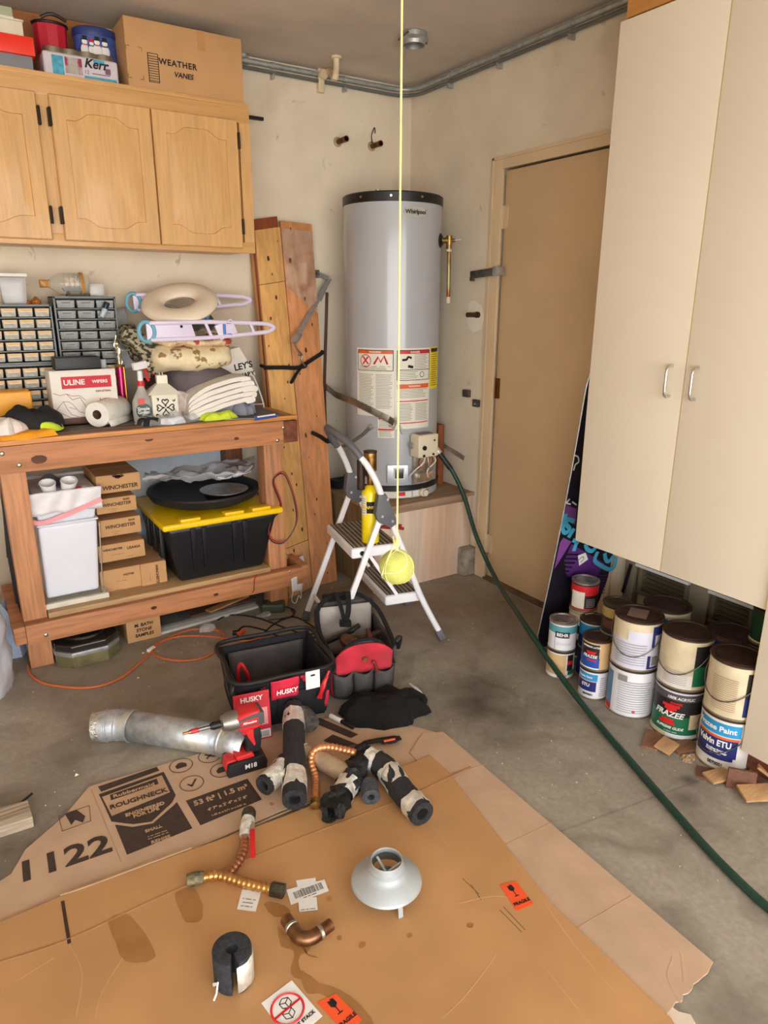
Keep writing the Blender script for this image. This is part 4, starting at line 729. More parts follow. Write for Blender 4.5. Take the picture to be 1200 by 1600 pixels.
# small kraft ammunition cartons with printed words
BRN = M('dark_brown_print', (66, 44, 28), .8)
def ammo(px0, py0, px1, py1, lab, txts, y, dep, extra=0, rot=0): pass
def acarton(a, b, dep, lab, words_, y, big=0, grp='small kraft cartons stacked on the lower shelf', vert=0):
    x0, x1, z0, z1 = a[0], b[0], a[2], b[2]
    t = thing('kraft_carton', lab, 'box', ((x0+x1)/2, y+dep/2, z0), grp)
    mb = MB(); mb.box(x0, x1, y, y+dep, z0, z1); build('box_body', mb, KRAFT, t, bev=.003)
    mb = MB(); ym = y+dep*.5; mb.box(x0+.002, x1-.002, y+.002, ym-.001, z1-.0005, z1+.0025); mb.box(x0+.002, x1-.002, ym+.001, y+dep-.002, z1-.0005, z1+.0025); build('flap', mb, KRAFT, t)
    mb = MB(); xc, zc, w_, h_ = (x0+x1)/2, (z0+z1)/2, x1-x0, z1-z0
    for (s, sz_, fx, fz, kw) in words_:
        if vert: text(mb, s, sz_, (x0+w_*fx, y-.0005, z0+h_*fz), (0, 0, -1), (1, 0, 0), **kw)
        else: text(mb, s, sz_, (x0+w_*fx, y-.0005, z0+h_*fz), FX, FZ, **kw)
    if big:
        for k, (sx, sz_) in enumerate(((0, 0), (.012, .004), (-.01, .006))): mb.add([V(xc+sx+p[0]*.012, y-.0008, zc+.028+sz_+p[1]*.008) for p in ((-1, -.5), (.2, -.9), (1.2, 0), (.4, .5), (.9, 1.1), (-.2, .7), (-1.2, .6))], [tuple(range(7))])
    build('lettering', mb, BRN, t, fixn=False); return t
W = dict(bold=.0007, ital=.15)
s_ = .0085
acarton((-1.878, -0.47, 0.674), (-1.7, -0.47, 0.747), .3, 'topmost kraft carton of the stack with a horse print and big lettering', [('WINCHESTER', .024, .52, .3, dict(bold=.0008, ital=.15, sp=.95))], -.47, 1)
acarton((-1.888, -0.47, 0.587), (-1.726, -0.47, 0.649), .3, 'second kraft carton from the top of the stack', [('WINCHESTER', .019, .5, .58, W), ('00309', .011, .75, .85, W), ('MORE LINE TEXT', .007, .42, .3, {}), ('CALIBER SET', .007, .4, .18, {})][:2]+[('-- -------', .012, .4, .28, {}), ('------', .012, .4, .14, {})], -.47)
acarton((-1.889, -0.47, 0.485), (-1.716, -0.47, 0.556), .3, 'third kraft carton from the top of the stack', [('WINCHESTER', .020, .5, .58, W), ('00309', .011, .78, .85, W), ('-- -------', .012, .4, .28, {}), ('------', .012, .4, .14, {})], -.47)
acarton((-1.903, -0.48, 0.376), (-1.712, -0.48, 0.45), .32, 'fourth kraft carton from the top, slightly wider than the ones above', [('WINCHESTER', .013, .3, .72, W), ('USA45A', .016, .75, .66, W), ('-- ------- --', .012, .4, .4, {}), ('--------', .012, .65, .18, {})], -.48)
acarton((-1.907, -0.47, 0.225), (-1.735, -0.47, 0.332), .32, 'bottom kraft carton of the stack standing on the shelf', [('W27700', .013, .68, .72, W), ('--- - ----', .014, .5, .5, {}), ('---- --', .016, .4, .14, {})], -.47)
acarton((-1.74, -0.48, 0.218), (-1.628, -0.48, 0.335), .34, 'kraft carton standing on the shelf between the stack and the black tote', [('WINCHESTER', .016, .62, .5, W), ('-- ------', .012, .35, .45, {})], -.48, vert=1)
# black tote with yellow lid
a, b, c_, d = (-1.583, -0.55, 0.229), (-1.185, -0.53, 0.229), (-1.598, -0.56, 0.526), (-1.154, -0.56, 0.538)
t = thing('storage_tote', 'large black storage tote with a yellow lid on the lower shelf of the workbench', 'tote', (-1.35, -.3, sz)); BP = M('tote_black', (26, 26, 29), .38, var=.05)
zr = .50; mb = MB(); mb.frus((-1.585, -1.185, -.53, -.1), (-1.632, -1.118, -.565, -.06), sz, zr); build('tote_body', mb, BP, t, bev=.022, seg=4)
for k, xr in enumerate((-1.52, -1.47, -1.33, -1.28)): 
    mb = MB(); mb.add([V(*p) for p in ((xr-.004, -.548, sz+.05), (xr+.004, -.548, sz+.05), (xr+.012, -.571, zr-.01), (xr-.012, -.571, zr-.01), (xr-.004, -.53, sz+.05), (xr+.004, -.53, sz+.05), (xr+.012, -.55, zr-.01), (xr-.012, -.55, zr-.01))], [(0, 1, 2, 3), (7, 6, 5, 4), (0, 4, 5, 1), (1, 5, 6, 2), (2, 6, 7, 3), (3, 7, 4, 0)]); build('rib', mb, BP, t, bev=.002)
for k, zz in enumerate((.3, .36, .42)): mb = MB(); mb.box(-1.637, -1.62, -.45+.1*k, -.4+.1*k, sz+.04, zr-.01); build('rib', mb, BP, t, bev=.003)
YL = M('tote_yellow', (250, 206, 12), .35, var=.02)
mb = MB(); mb.box(-1.655, -1.095, -.588, -.05, zr, zr+.028); ld = build('lid', mb, YL, t, bev=.012, seg=3)
for xx in (-1.53, -1.33, -1.2): mb = MB(); mb.box(xx-.045, xx+.045, -.58, -.53, zr+.027, zr+.042); build('lid_block', mb, YL, ld, bev=.006)
mb = MB(); mb.box(-1.108, -1.094, -.40, -.25, zr-.02, zr+.03); build('lid_latch', mb, BP, ld, bev=.003)
t = thing('round_tray', 'black round tray with a thick rolled rim on the yellow lid', 'tray', (-1.36, -.30, zr+.043))
mb = MB(); mb.lathe([(.001, .0), (.20, .0), (.245, .02), (.262, .05), (.258, .058), (.245, .058), (.235, .035), (.19, .012), (.001, .012)], (-1.375, -.305, zr+.044), 56); build('tray_body', mb, M('rubber_black', (28, 28, 30), .6), t)
t = thing('cake_pan', 'round dark metal pan lying in the black tray', 'pan', (-1.3, -.36, zr+.056)); pc = (-1.30, -.37, zr+.058)
mb = MB(); mb.lathe([(.001, 0), (.085, 0), (.1, .03), (.105, .032), (.104, .035), (.096, .033), (.082, .004), (.001, .004)], pc, 40); build('pan_body', mb, M('pan_metal', (96, 96, 98), .3, .9), t)
mb = MB(); mb.lathe([(.088, .036), (.112, .036), (.112, .039), (.088, .039)], pc, 40); build('pan_rim', mb, STEEL, t)
CLR = M('clear_bag', (222, 224, 228), .18, var=.05, scale=12, alpha=.45, bump=.8, bscale=18)
def sheet(pts, seed, amp, fr=12):     # crumpled sheet through four corners
    a, b, c, d = [V(p) for p in pts]
    return lambda u, v: lerp(lerp(a, b, u), lerp(d, c, u), v)+V(0, 0, 1)*(amp*nz((u*2, v*2, seed), 2.2, seed)+amp*.4*nz((u*6, v*6, seed), 2.2, seed))
mb = MB(); mb.grid(sheet((V((-1.7, -0.5, 0.714)), V((-1.191, -0.47, 0.677)), V((-1.07, -0.2, 0.685)), V((-1.59, -0.2, 0.678))), 3, .045), 26, 18); single('plastic_packet', 'crumpled clear plastic packet of papers lying over the black tray', 'packet', mb, CLR, (-1.36, -.3, zr+.11), solid=.002)
mb = MB(); mb.grid(sheet((V((-1.368, -0.49, 0.68)), V((-1.204, -0.48, 0.686)), V((-1.131, -0.3, 0.692)), V((-1.285, -0.3, 0.676))), 5, .02), 14, 10); single('printed_sheet', 'pale printed sheets showing at the right end of the plastic packet', 'paper', mb, M('printed_sheets', (206, 206, 214), .6, var=.1, scale=50), (-1.25, -.4, zr+.12), solid=.002)
# ---- on the floor under the bench
oc_ = (-1.993, -0.652, 0); t = thing('octagonal_canister', 'dark smoked octagonal canister on the floor under the lower shelf', 'container', (oc_[0], oc_[1]+.14, 0)); SM = M('smoked_plastic', (38, 36, 33), .15, var=.1, coat=.6)
cx_, cy_ = oc_[0]-.012, oc_[1]+.15
def octa(mb, s, z0, z1, m=1., ch=.055): mb.prism([(a*s[0]-(ch if i in (1, 6) else 0)*0+0, b*s[1]) for i, (a, b) in enumerate(((-.55, -1), (.55, -1), (1, -.55), (1, .55), (.55, 1), (-.55, 1), (-1, .55), (-1, -.55)))], z0, z1, (cx_, cy_, 0)); return mb
build('base_band', octa(MB(), (.125, .13), 0, .05), M('khaki_glass', (112, 106, 72), .15, var=.15, scale=20), t, bev=.003)
build('steel_band', octa(MB(), (.128, .133), .05, .068), STEEL, t, bev=.001); build('upper_body', octa(MB(), (.124, .129), .068, .098), SM, t, bev=.006, seg=3)
mb = MB(); mb.lathe([(.001, .098), (.085, .098), (.08, .106), (.001, .108)], (cx_, cy_, 0), 32); build('lid', mb, SM, t)
for k in range(5): mb = MB(); mb.sphere((cx_-.05+.025*k, cy_-.03+.02*(k % 2), .108), .006, 8, 6, (1, 1, .5)); build('stud', mb, CHROME, t)
a, b = (-1.835, -0.546, 0), (-1.703, -0.551, 0)
t = carton('cardboard_box', 'small kraft box handwritten with stone samples on the floor under the shelf', a[0], b[0]+.015, a[1]+.02, a[1]+.2, 0, .125)
mb = MB(); xm = (a[0]+b[0]+.015)/2; text(mb, 'M. BATH\nSTONE\nSAMPLES', .021, (xm, a[1]+.019, .052), FX, FZ, bold=.0009, lsp=1.15, ital=.1); build('handwriting', mb, INK, t)
# stack of flat tile panels
for k, (p, q, z0, th, mt, lab) in enumerate((((-1.687, -0.516, 0), (-1.202, -0.48, 0), 0, .012, M('pale_trim_board', (206, 204, 198), .5), 'pale grey edged panel lying at the bottom of the stack under the bench'),
        ((-1.67, -0.474, 0), (-1.201, -0.445, 0), .013, .01, M('dark_slab', (102, 98, 92), .5, var=.1), 'dark grey slab lying on the pale panel under the bench'),
        ((-1.529, -0.461, 0), (-1.19, -0.434, 0), .024, .008, M('walnut_strip', (92, 62, 48), .5, var=.1), 'walnut brown flooring strip on top of the dark slab'),
        ((-1.443, -0.482, 0), (-1.216, -0.399, 0), .033, .008, M('tan_strip', (190, 140, 92), .5, var=.1), 'tan strip lying uppermost, beside the green adapter'))):
    p, q = V(p), V(q); d = (q-p); u = d.normalized(); v_ = V(-u.y, u.x, 0); w_ = (.2, .17, .12, .04)[k]; mb = MB()
    f = [p, q, q+v_*w_, p+v_*w_]; f = [V(a.x, a.y, z0) for a in f]; mb.add(f+[a+V(0, 0, th) for a in f], [(3, 2, 1, 0), (4, 5, 6, 7), (0, 1, 5, 4), (1, 2, 6, 5), (2, 3, 7, 6), (3, 0, 4, 7)])
    single('flat_panel', lab, 'panel', mb, mt, V((p.x+q.x)/2, (p.y+q.y)/2+w_/2, z0), 'panels lying under the bench', bev=.001)
p = V((-1.151, -0.545, 0.03)); t = thing('power_adapter', 'dark green power adapter box with a black cord under the right bench leg', 'adapter', (p.x, p.y, 0)); R = Matrix.Rotation(-.5, 3, 'Z')
mb = MB(); mb.box(p.x-.055, p.x+.055, p.y-.035, p.y+.035, .0, .045, R); build('adapter_body', mb, M('dark_green_plastic', (66, 74, 60), .45), t, bev=.012, seg=4)
mb = MB(); mb.tube([p+V(.05, -.03, -.01), p+V(.08, -.07, -.022), p+V(.06, -.1, -.026)], .003, 8, k=5); build('cord', mb, BLACK, t)
# cords
def floor_tube(pts, r, z=None): return [(a[0], a[1], (r if z is None else z)+(a[2] if len(a) > 2 else 0)) for a in pts]
OC = M('orange_cord', (206, 106, 58), .5, var=.05)
t = thing('extension_cord', 'orange extension cord looping over the floor in front of the workbench', 'cord', ((-1.754, -0.738, 0)[0], (-1.754, -0.738, 0)[1], 0))
mb = MB(); mb.tube(floor_tube([(-2.23, -0.503, 0), (-2.231, -0.599, 0), (-2.183, -0.716, 0), (-2.05, -0.827, 0), (-1.927, -0.814, 0), (-1.788, -0.685, 0), (-1.697, -0.583, 0), (-1.556, -0.546, 0), (-1.451, -0.635, 0), (-1.483, -0.739, 0), (-1.578, -0.83, 0), (-1.692, -0.803, 0), (-1.765, -0.699, 0), (-1.734, -0.603, 0), (-1.626, -0.584, 0), (-1.505, -0.66, 0), (-1.399, -0.778, 0), (-1.311, -0.783, 0), (-1.221, -0.756, 0)], .0045), .0045, 8, k=7); build('cord', mb, OC, t)
mb = MB(); a = V((-1.398, -0.714, 0.01)); mb.cyl(a, a+V(.035, .02, .0), .011, .009, n=12); build('plug', mb, M('orange_plug', (226, 90, 46), .5), t)
mb = MB(); a = V((-1.765, -0.642, 0.008)); mb.box(a.x-.02, a.x+.02, a.y-.008, a.y+.008, 0, .014, Matrix.Rotation(.6, 3, 'Z')); build('tape_wrap', mb, PAPER, t, bev=.003)
t = thing('power_cable', 'tangled black power cord between the bench leg and the tool bags', 'cord', ((-1.271, -0.763, 0)[0], (-1.271, -0.763, 0)[1], 0))
mb = MB(); mb.tube(floor_tube([(-1.422, -0.511, 0), (-1.351, -0.49, 0), (-1.258, -0.582, 0), (-1.195, -0.734, 0), (-1.119, -0.911, 0), (-1.072, -0.85, 0), (-1.1, -0.673, 0), (-1.206, -0.688, 0), (-1.34, -0.779, 0), (-1.403, -0.725, 0), (-1.345, -0.64, 0), (-1.278, -0.721, 0), (-1.224, -0.866, 0), (-1.094, -0.874, 0), (-0.978, -0.831, 0)], .004), .0035, 8, k=7); mb.tube([(p[0], p[1], .012) for p in ((-1.082, -0.599, 0), (-1.105, -0.669, 0), (-1.166, -0.672, 0), (-1.223, -0.653, 0))], .0035, 8, k=6); build('cord', mb, BLACK, t)
mb = MB(); a = V((-1.397, -0.697, 0.012)); mb.box(a.x-.02, a.x+.015, a.y-.01, a.y+.01, .003, .02, Matrix.Rotation(-.4, 3, 'Z')); build('plug', mb, BLACK, t, bev=.004)
# crumpled clear wrapper on the cord
for (px, lab) in (((-1.494, -0.585, 0), 'scrap of clear cellophane beside the orange cord loop'), ((-1.216, -0.575, 0), 'crumpled clear and grey wrapper beside the green adapter')):
    mb = heap(px[0], px[1], .002, .04, .025, .02, int(px[0]*-100) % 7, amp=.9, n=24, m=8); single('plastic_wrapper', lab, 'wrapper', mb, M('thin_wrapper', (224, 222, 220), .15, alpha=.35, bump=.6, bscale=40), (px[0], px[1], .006))
# looped red and black wire hanging on the bench leg
t = thing('jumper_wire', 'looped red and black wire hung on the front right bench leg', 'wire', (-1.092, -0.56, 0.683))
RW = M('red_wire_bright', (168, 36, 34), .5)
for k, mt in enumerate((RW, BLACK)):
    o = .006*k; mb = MB(); mb.tube([(-1.09, -0.556, 0.688), (-1.124, -0.556, 0.649), (-1.091, -0.556, 0.527), (-1.149, -0.556, 0.458), (-1.165, -0.57, 0.401), (-1.131, -0.57, 0.36), (-1.08, -0.575, 0.362), (-1.024, -0.575, 0.442), (-1.029, -0.575, 0.554), (-1.061, -0.56, 0.672), (-1.09, -0.556, 0.688)], .0028, 6, k=6)
    for i in range(len(mb.v)): mb.v[i] = mb.v[i]+V(-o, -o*.3, -o)
    build('wire', mb, mt, t)
mb = MB(); mb.tube([(-1.245, -0.596, 0.228), (-1.26, -0.597, 0.206), (-1.266, -0.597, 0.152), (-1.276, -0.597, 0.145)], .0025, 6, k=4); build('wire', mb, RW, t)
mb = MB(); p = V((-1.086, -0.545, 0.685)); mb.cyl(p, p+V(0, -.025, .003), .002, n=6); build('nail', mb, STEEL, t)
# white dust masks hanging at the stretcher end
MK = M('mask_white', (236, 234, 232), .85, bump=.2, bscale=80)
t = thing('dust_mask', 'white cloth mask hanging over the end of the lower bench rail', 'mask', (-0.978, -0.5, 0.128))
mb = MB(); mb.grid(sheet((V((-0.952, -0.4, 0.187)), V((-0.922, -0.42, 0.201)), V((-0.939, -0.5, 0.102)), V((-0.957, -0.5, 0.096))), 2, .004), 8, 12); mb.grid(sheet((V((-1.076, -0.6, 0.173)), V((-1.002, -0.58, 0.164)), V((-1.011, -0.58, 0.088)), V((-1.072, -0.6, 0.103))), 6, .006), 10, 8); build('mask_cloth', mb, MK, t, solid=.003)
mb = MB(); mb.tube([(-1.068, -0.6, 0.102), (-1.077, -0.6, 0.057), (-1.057, -0.6, 0.038), (-1.034, -0.59, 0.07), (-1.024, -0.59, 0.051), (-1.015, -0.58, 0.089)], .0015, 6, k=6); build('ear_loop', mb, PAPER, t)
# left edge: plastic bag and pale blue cloth
mb = MB()
def bag(u, v):
    a = 2*pi*u; z = v*.56; r = (.13+.02*math.sin(v*5))*(1-.55*v**3)*(1+.15*nz((math.cos(a)*2, math.sin(a)*2, v*5), 1.3, 2)); return (-2.43+r*math.cos(a), -.62+r*math.sin(a)*1.1, .004+z)
mb.grid(bag, 40, 26, closeu=True); single('plastic_bag', 'large crumpled clear plastic bag standing at the left edge of the bench', 'bag', mb, M('hazy_bag', (222, 222, 230), .15, var=.08, scale=9, alpha=.6, bump=1., bscale=14), (-2.43, -.62, 0))
mb = heap((-2.261, -0.483, 0)[0]-.06, (-2.261, -0.483, 0)[1]+.22, 0, .13, .14, .16, 3, amp=.6, fr=14); single('blue_cloth', 'pale blue cloth bundled on the floor behind the left bench leg', 'cloth', mb, M('pale_blue_cloth', (176, 194, 222), .9, var=.06, bump=.3, bscale=120), ((-2.261, -0.483, 0)[0]-.06, (-2.261, -0.483, 0)[1]+.22, 0))
mb = MB(); mb.bar((-2.221, -0.3, 0.413), (-2.217, -0.3, 0.132), .02, .02); mb.bar((-2.198, -0.3, 0.77), (-2.219, -0.3, 0.413), .015, .03); single('dark_pole', 'dark bar leaning behind the left leg of the workbench', 'bar', mb, M('dark_bar', (40, 36, 34), .5), (-2.217, -0.3, 0.132))
# ---------------------------------------------------------------- small parts drawers on the bench
GF = M('grey_metal_cabinet', (104, 108, 108), .45, .3, var=.05)
DRC = M('clear_drawer', (176, 172, 162), .25, var=.12, scale=50, coat=.3); DRG = M('smoky_drawer', (132, 134, 134), .25, var=.12, scale=40, coat=.4); DLB = M('drawer_label_card', (222, 188, 140), .7, var=.06, scale=50)
def dup(o, par, loc):
    c = o.copy(); COL.objects.link(c); c.parent = par; c.location = loc; return c
def organizer(lab, x0, x1, z0, z1, cols, rows, yf, dep, dm, style, rnd):
    t = thing('drawer_organizer', lab, 'drawer cabinet', ((x0+x1)/2, yf+dep/2, z0), 'small parts drawer cabinets on the workbench'); tk = .01
    mb = MB(); mb.box(x0, x0+.004, yf, yf+dep, z0, z1); mb.box(x1-.004, x1, yf, yf+dep, z0, z1); mb.box(x0, x1, yf, yf+dep, z1-.004, z1); mb.box(x0, x1, yf, yf+dep, z0, z0+.006); mb.box(x0, x1, yf+dep-.004, yf+dep, z0, z1)
    w_, h_ = (x1-x0-.012)/cols, (z1-z0-.014)/rows
    for r in range(1, rows): mb.box(x0, x1, yf, yf+dep, z0+.007+h_*r-.002, z0+.007+h_*r+.002)
    mb.box(x0-.001, x0+.006, yf-.002, yf+.01, z0, z1); mb.box(x1-.006, x1+.001, yf-.002, yf+.01, z0, z1); mb.box(x0, x1, yf-.002, yf+.01, z1-.007, z1+.001)
    build('cabinet_frame', mb, GF, t)
    first = None
    for r in range(rows):
        for c in range(cols):
            cx, cz = x0+.006+w_*(c+.5), z0+.007+h_*(r+.5)
            if first is None:
                a, b = w_/2-.0035, h_/2-.004; ox, oz = cx, cz
                mb = MB(); mb.frus((cx-a*.93, cx+a*.93, yf-.004, yf+dep-.02), (cx-a, cx+a, yf-.008, yf+dep-.02), cz-b, cz+b*.8); first = [build('drawer', mb, dm, t, bev=.0012, seg=1)]
                mb = MB()
                if style: mb.box(cx-a*.62, cx+a*.62, yf-.0100, yf-.005, cz-b*.05, cz+b*.55); l_ = build('drawer_pull', mb, dm, first[0]); mb = MB(); mb.box(cx-a*.5, cx+a*.5, yf-.0106, yf-.0099, cz+b*.02, cz+b*.42); l2_ = build('label_slot', mb, M('slot_grey', (96, 96, 92), .4), first[0]); first += [l_, l2_]
                else: mb.box(cx-a*.9, cx+a*.9, yf-.0092, yf-.004, cz+b*.08, cz+b*.78); first.append(build('card_label', mb, DLB, first[0])); mb = MB(); mb.box(cx-a*.7, cx+a*.7, yf-.0115, yf-.008, cz-b*.0, cz+b*.12); first.append(build('drawer_lip', mb, PAPER, first[0]))
            else:
                off = V(cx-ox, rnd.uniform(-.003, .001), cz-oz); d = dup(first[0], t, off)
                for p in first[1:]: dup(p, d, p.location)
    return t
rnd = random.Random(5)
yo = -.2; bz = .9495
mx = -1.925
organizer('clear drawer cabinet under the clear tub at the left end of the bench', mx-.27-.05, mx, 1.195, 1.43, 5, 5, yo, .15, DRC, 0, rnd)
organizer('clear drawer cabinet at the left end of the bench, the one underneath', mx-.32-.02, mx-.01, bz, 1.193, 5, 5, yo-.004, .155, DRC, 0, rnd)
organizer('clear drawer cabinet on the bench mostly hidden by the white wiper box', mx+.002, -1.685, bz, 1.193, 4, 5, yo-.002, .155, DRC, 0, rnd)
organizer('dark grey drawer cabinet with three columns of smoky drawers under the bottle', mx+.012, -1.668, 1.195, 1.462, 3, 6, yo, .15, DRG, 1, rnd)
# clear tub
t = thing('clear_tub', 'square clear tub with a white lid on the leftmost drawer cabinet', 'tub', (-2.06, -.13, 1.431)); a, b = (-2.101, -0.16, 1.439), (-2, -0.16, 1.549)
mb = MB(); mb.frus((a[0]+.008, b[0]-.008, -.17, -.08), (a[0], b[0], -.175, -.075), 1.431, b[2]-.012); build('tub_body', mb, M('clear_tub_plastic', (216, 216, 218), .12, alpha=.55), t, bev=.006)
mb = MB(); mb.box(a[0]-.004, b[0]+.004, -.18, -.07, b[2]-.012, b[2]+.002); build('lid', mb, PAPER, t, bev=.003)
mb = MB(); mb.frus((a[0]+.016, b[0]-.018, -.16, -.09), (a[0]+.01, b[0]-.012, -.165, -.085), 1.434, b[2]-.03); build('contents', mb, M('white_contents', (226, 226, 232), .8, var=.05, bump=.6, bscale=40), t, bev=.01)
mb = MB(); p = V(*(-1.971, -0.15, 1.437)); mb.lathe([(.018, 1.431), (.02, 1.445), (.012, 1.452), (.004, 1.462)], (p.x, -.14, 0), 16); mb.lathe([(.014, 1.431), (.015, 1.442), (.004, 1.448)], (p.x-.03, -.13, 0), 16); single('amber_ornament', 'small amber glass ornament between the clear tub and the bottle', 'ornament', mb, M('amber_glass', (180, 104, 40), .2, var=.2, scale=60), (p.x, -.14, 1.431))
# ship in a bottle
p0, p1 = V(*(-1.942, -0.14, 1.503)), V(*(-1.757, -0.14, 1.506)); zb = 1.513; yy = -.14; L_ = p1.x-p0.x
t = thing('ship_in_bottle', 'glass bottle with a model ship inside lying on the dark grey drawer cabinet', 'ship in a bottle', (p0.x+L_*.6, yy, 1.4635)); GL = M('bottle_glass', (226, 224, 206), .05, alpha=.32, coat=1)
mb = MB(); mb.lathe([(.001, L_), (.034, L_), (.042, L_-.008), (.044, L_-.02), (.044, L_*.42), (.036, L_*.3), (.018, L_*.17), (.013, L_*.12), (.013, L_*.03), (.016, L_*.02), (.016, 0)], (p0.x, yy, zb), 32, (1, 0, 0), cap=False); bt = build('bottle', mb, GL, t)
mb = MB(); mb.cyl((p0.x-.006, yy, zb), (p0.x+.03, yy, zb), .0165, .0145, n=14); build('cork', mb, M('cork', (198, 144, 80), .8, var=.2, scale=60), t)
mb = MB(); mb.lathe([(.0455, 0), (.0475, .002), (.0475, .012), (.0455, .014)], (p0.x+L_*.8, yy, zb), 28, (1, 0, 0), cap=False); mb.tube([(p0.x+.03+.002*k, yy, zb) for k in range(2)], .018, 12); build('rope_band', mb, M('rope', (196, 140, 70), .9, bump=.5, bscale=300), t)
mb = MB(); mb.prism([(0, 0), (.06, 0), (.07, .014), (-.008, .014)], -.012, .012, (p0.x+L_*.46, yy, zb-.03), (1, 0, 0), (0, 0, 1)); sh = build('ship_hull', mb, M('hull_blue', (52, 96, 130), .5), t)
for k in range(3):
    mb = MB(); x = p0.x+L_*.46+.012+.02*k; mb.cyl((x, yy, zb-.018), (x, yy, zb+.032), .0015, n=6); mb.grid(lambda u, v, x=x: (x-.008+.02*u, yy-.004-.006*math.sin(u*pi), zb-.01+.034*v), 6, 6); build('mast_and_sail', mb, M('sail', (222, 196, 186), .8, var=.2, scale=80), sh, solid=.0008)
mb = MB(); mb.box(p0.x+L_*.5, p1.x-.01, yy-.03, yy+.03, 1.4635, 1.471); 
for x in (p0.x+L_*.52, p1.x-.03): mb.box(x, x+.006, yy-.03, yy+.03, 1.47, 1.486)
build('stand', mb, M('dark_stand', (60, 50, 42), .5), t)
a, b = (-1.758, -0.15, 1.466), (-1.698, -0.15, 1.517); t = thing('small_clear_box', 'small clear box at the base end of the ship bottle', 'box', ((a[0]+b[0])/2, -.13, 1.4635)); mb = MB(); mb.box(a[0], b[0], -.15, -.11, 1.4635, b[2]); build('box_body', mb, M('clear_tub_plastic'), t, bev=.002); mb = MB(); mb.box(a[0]+.006, b[0]-.006, -.147, -.12, 1.468, b[2]-.006); build('contents', mb, PAPER, t)
p = V(*(-1.722, -0.22, 1.399)); t = thing('marker_bottle', 'small bottle with a blue black cap leaning against the dark grey drawers', 'bottle', p); mb = MB(); mb.cyl(p+V(-.012, 0, -.02), p+V(.004, 0, .015), .011, n=16); build('bottle', mb, M('label_white_blue', (170, 190, 206), .4, var=.2, scale=50), t); mb = MB(); mb.cyl(p+V(.004, 0, .015), p+V(.016, 0, .04), .012, n=16); build('cap', mb, M('navy_cap', (24, 34, 60), .35), t, bev=.002)
mb = MB(); mb.grid(sheet((V((-1.699, -0.2, 1.149)), V((-1.61, -0.2, 1.167)), V((-1.596, -0.06, 1.418)), V((-1.664, -0.06, 1.407))), 4, .004), 6, 12); single('clear_sleeve', 'tall clear plastic sleeve leaning between the drawers and the toilet seat', 'sleeve', mb, M('sleeve_plastic', (196, 200, 206), .15, alpha=.6, bump=.5, bscale=15), (-1.656, -0.2, 1.147), solid=.006)
# white wiper box on a brown tray with a black box on top
t = thing('wooden_tray', 'brown tray under the white wiper box', 'tray', (-1.86, -.3, bz)); a, b = (-2, -0.33, 0.988), (-1.789, -0.33, 1.003)
mb = MB(); mb.box(a[0]-.0, b[0]+.01, -.345, -.21, bz, bz+.006); mb.box(a[0], b[0]+.01, -.345, -.337, bz, bz+.03); mb.box(a[0], b[0]+.01, -.218, -.21, bz, bz+.03); mb.box(a[0], a[0]+.008, -.337, -.218, bz+.006, bz+.03); mb.box(b[0]+.002, b[0]+.01, -.337, -.218, bz+.006, bz+.03); build('tray_body', mb, M('tray_brown', (96, 54, 36), .5, var=.1), t, bev=.001)
a, b = (-1.985, -0.35, 1.021), (-1.73, -0.35, 1.163); zb_ = bz+.031; ux0, ux1 = a[0], b[0]; uz1 = (-1.855, -0.35, 1.174)[2]
t = carton('wiper_box', 'white cardboard box printed with a red band about wipers on the bench', ux0, ux1, -.35, -.215, zb_, uz1, M('white_card', (234, 228, 218), .7, var=.02))
U0 = (ux0, -.35, zb_); UW, UH = ux1-ux0, uz1-zb_
mb = MB(); quad(mb, U0, FX, FZ, UW*.16, UW*.92, UH*.62, UH*.87, .0008); bnd = build('red_band', mb, M('uline_red', (206, 44, 60), .6), t, fixn=False)
mb = MB(); text(mb, 'ULINE', .030, (ux0+UW*.35, -.351, zb_+UH*.745), FX, FZ, bold=.0018); text(mb, 'WIPERS', .018, (ux0+UW*.74, -.351, zb_+UH*.745), FX, FZ, bold=.0012); build('lettering', mb, PAPER, t)
mb = MB(); text(mb, 'INDUSTRIAL', .011, (ux0+UW*.78, -.3507, zb_+UH*.54), FX, FZ, bold=.0003); text(mb, 'S-14035', .013, (ux0+UW*.79, -.3507, zb_+UH*.36), FX, FZ, bold=.0006); text(mb, '11x12 100', .010, (ux0+UW*.79, -.3507, zb_+UH*.24), FX, FZ, bold=.0003); text(mb, 'BLUE', .013, (ux0+UW*.76, -.3507, zb_+UH*.12), FX, FZ, bold=.0006)
strokes(mb, [[(.02, .42), (.12, .38), (.22, .4), (.3, .3), (.42, .33), (.52, .12), (.6, .04)], [(.04, .14), (.1, .22), (.16, .28), (.24, .27), (.3, .22), (.38, .1), (.5, .05)], [(.16, .28), (.2, .16), (.26, .06), (.36, .02)], [(.22, .4), (.3, .36), (.42, .36), (.5, .28)], [(.24, .18), (.34, .14)], [(.1, .1), (.24, .01), (.56, .01)]], U0, FX, FZ, UW*.98, r=.0009); build('printed_hand', mb, M('red_brown_print', (150, 70, 70), .7), t, fixn=False)
a, b = (-1.944, -0.33, 1.176), (-1.785, -0.33, 1.211); t = thing('black_box', 'small open black box standing on the white wiper box', 'box', ((a[0]+b[0])/2, -.28, uz1))
mb = MB(); x0, x1 = a[0]-.012, b[0]+.002; z1 = uz1+.05; mb.box(x0, x1, -.345, -.24, uz1+.001, uz1+.006); mb.box(x0, x1, -.345, -.341, uz1, z1); mb.box(x0, x1, -.244, -.24, uz1, z1); mb.box(x0, x0+.004, -.341, -.244, uz1, z1); mb.box(x1-.004, x1, -.341, -.244, uz1, z1); build('box_body', mb, BLACK, t, bev=.001)
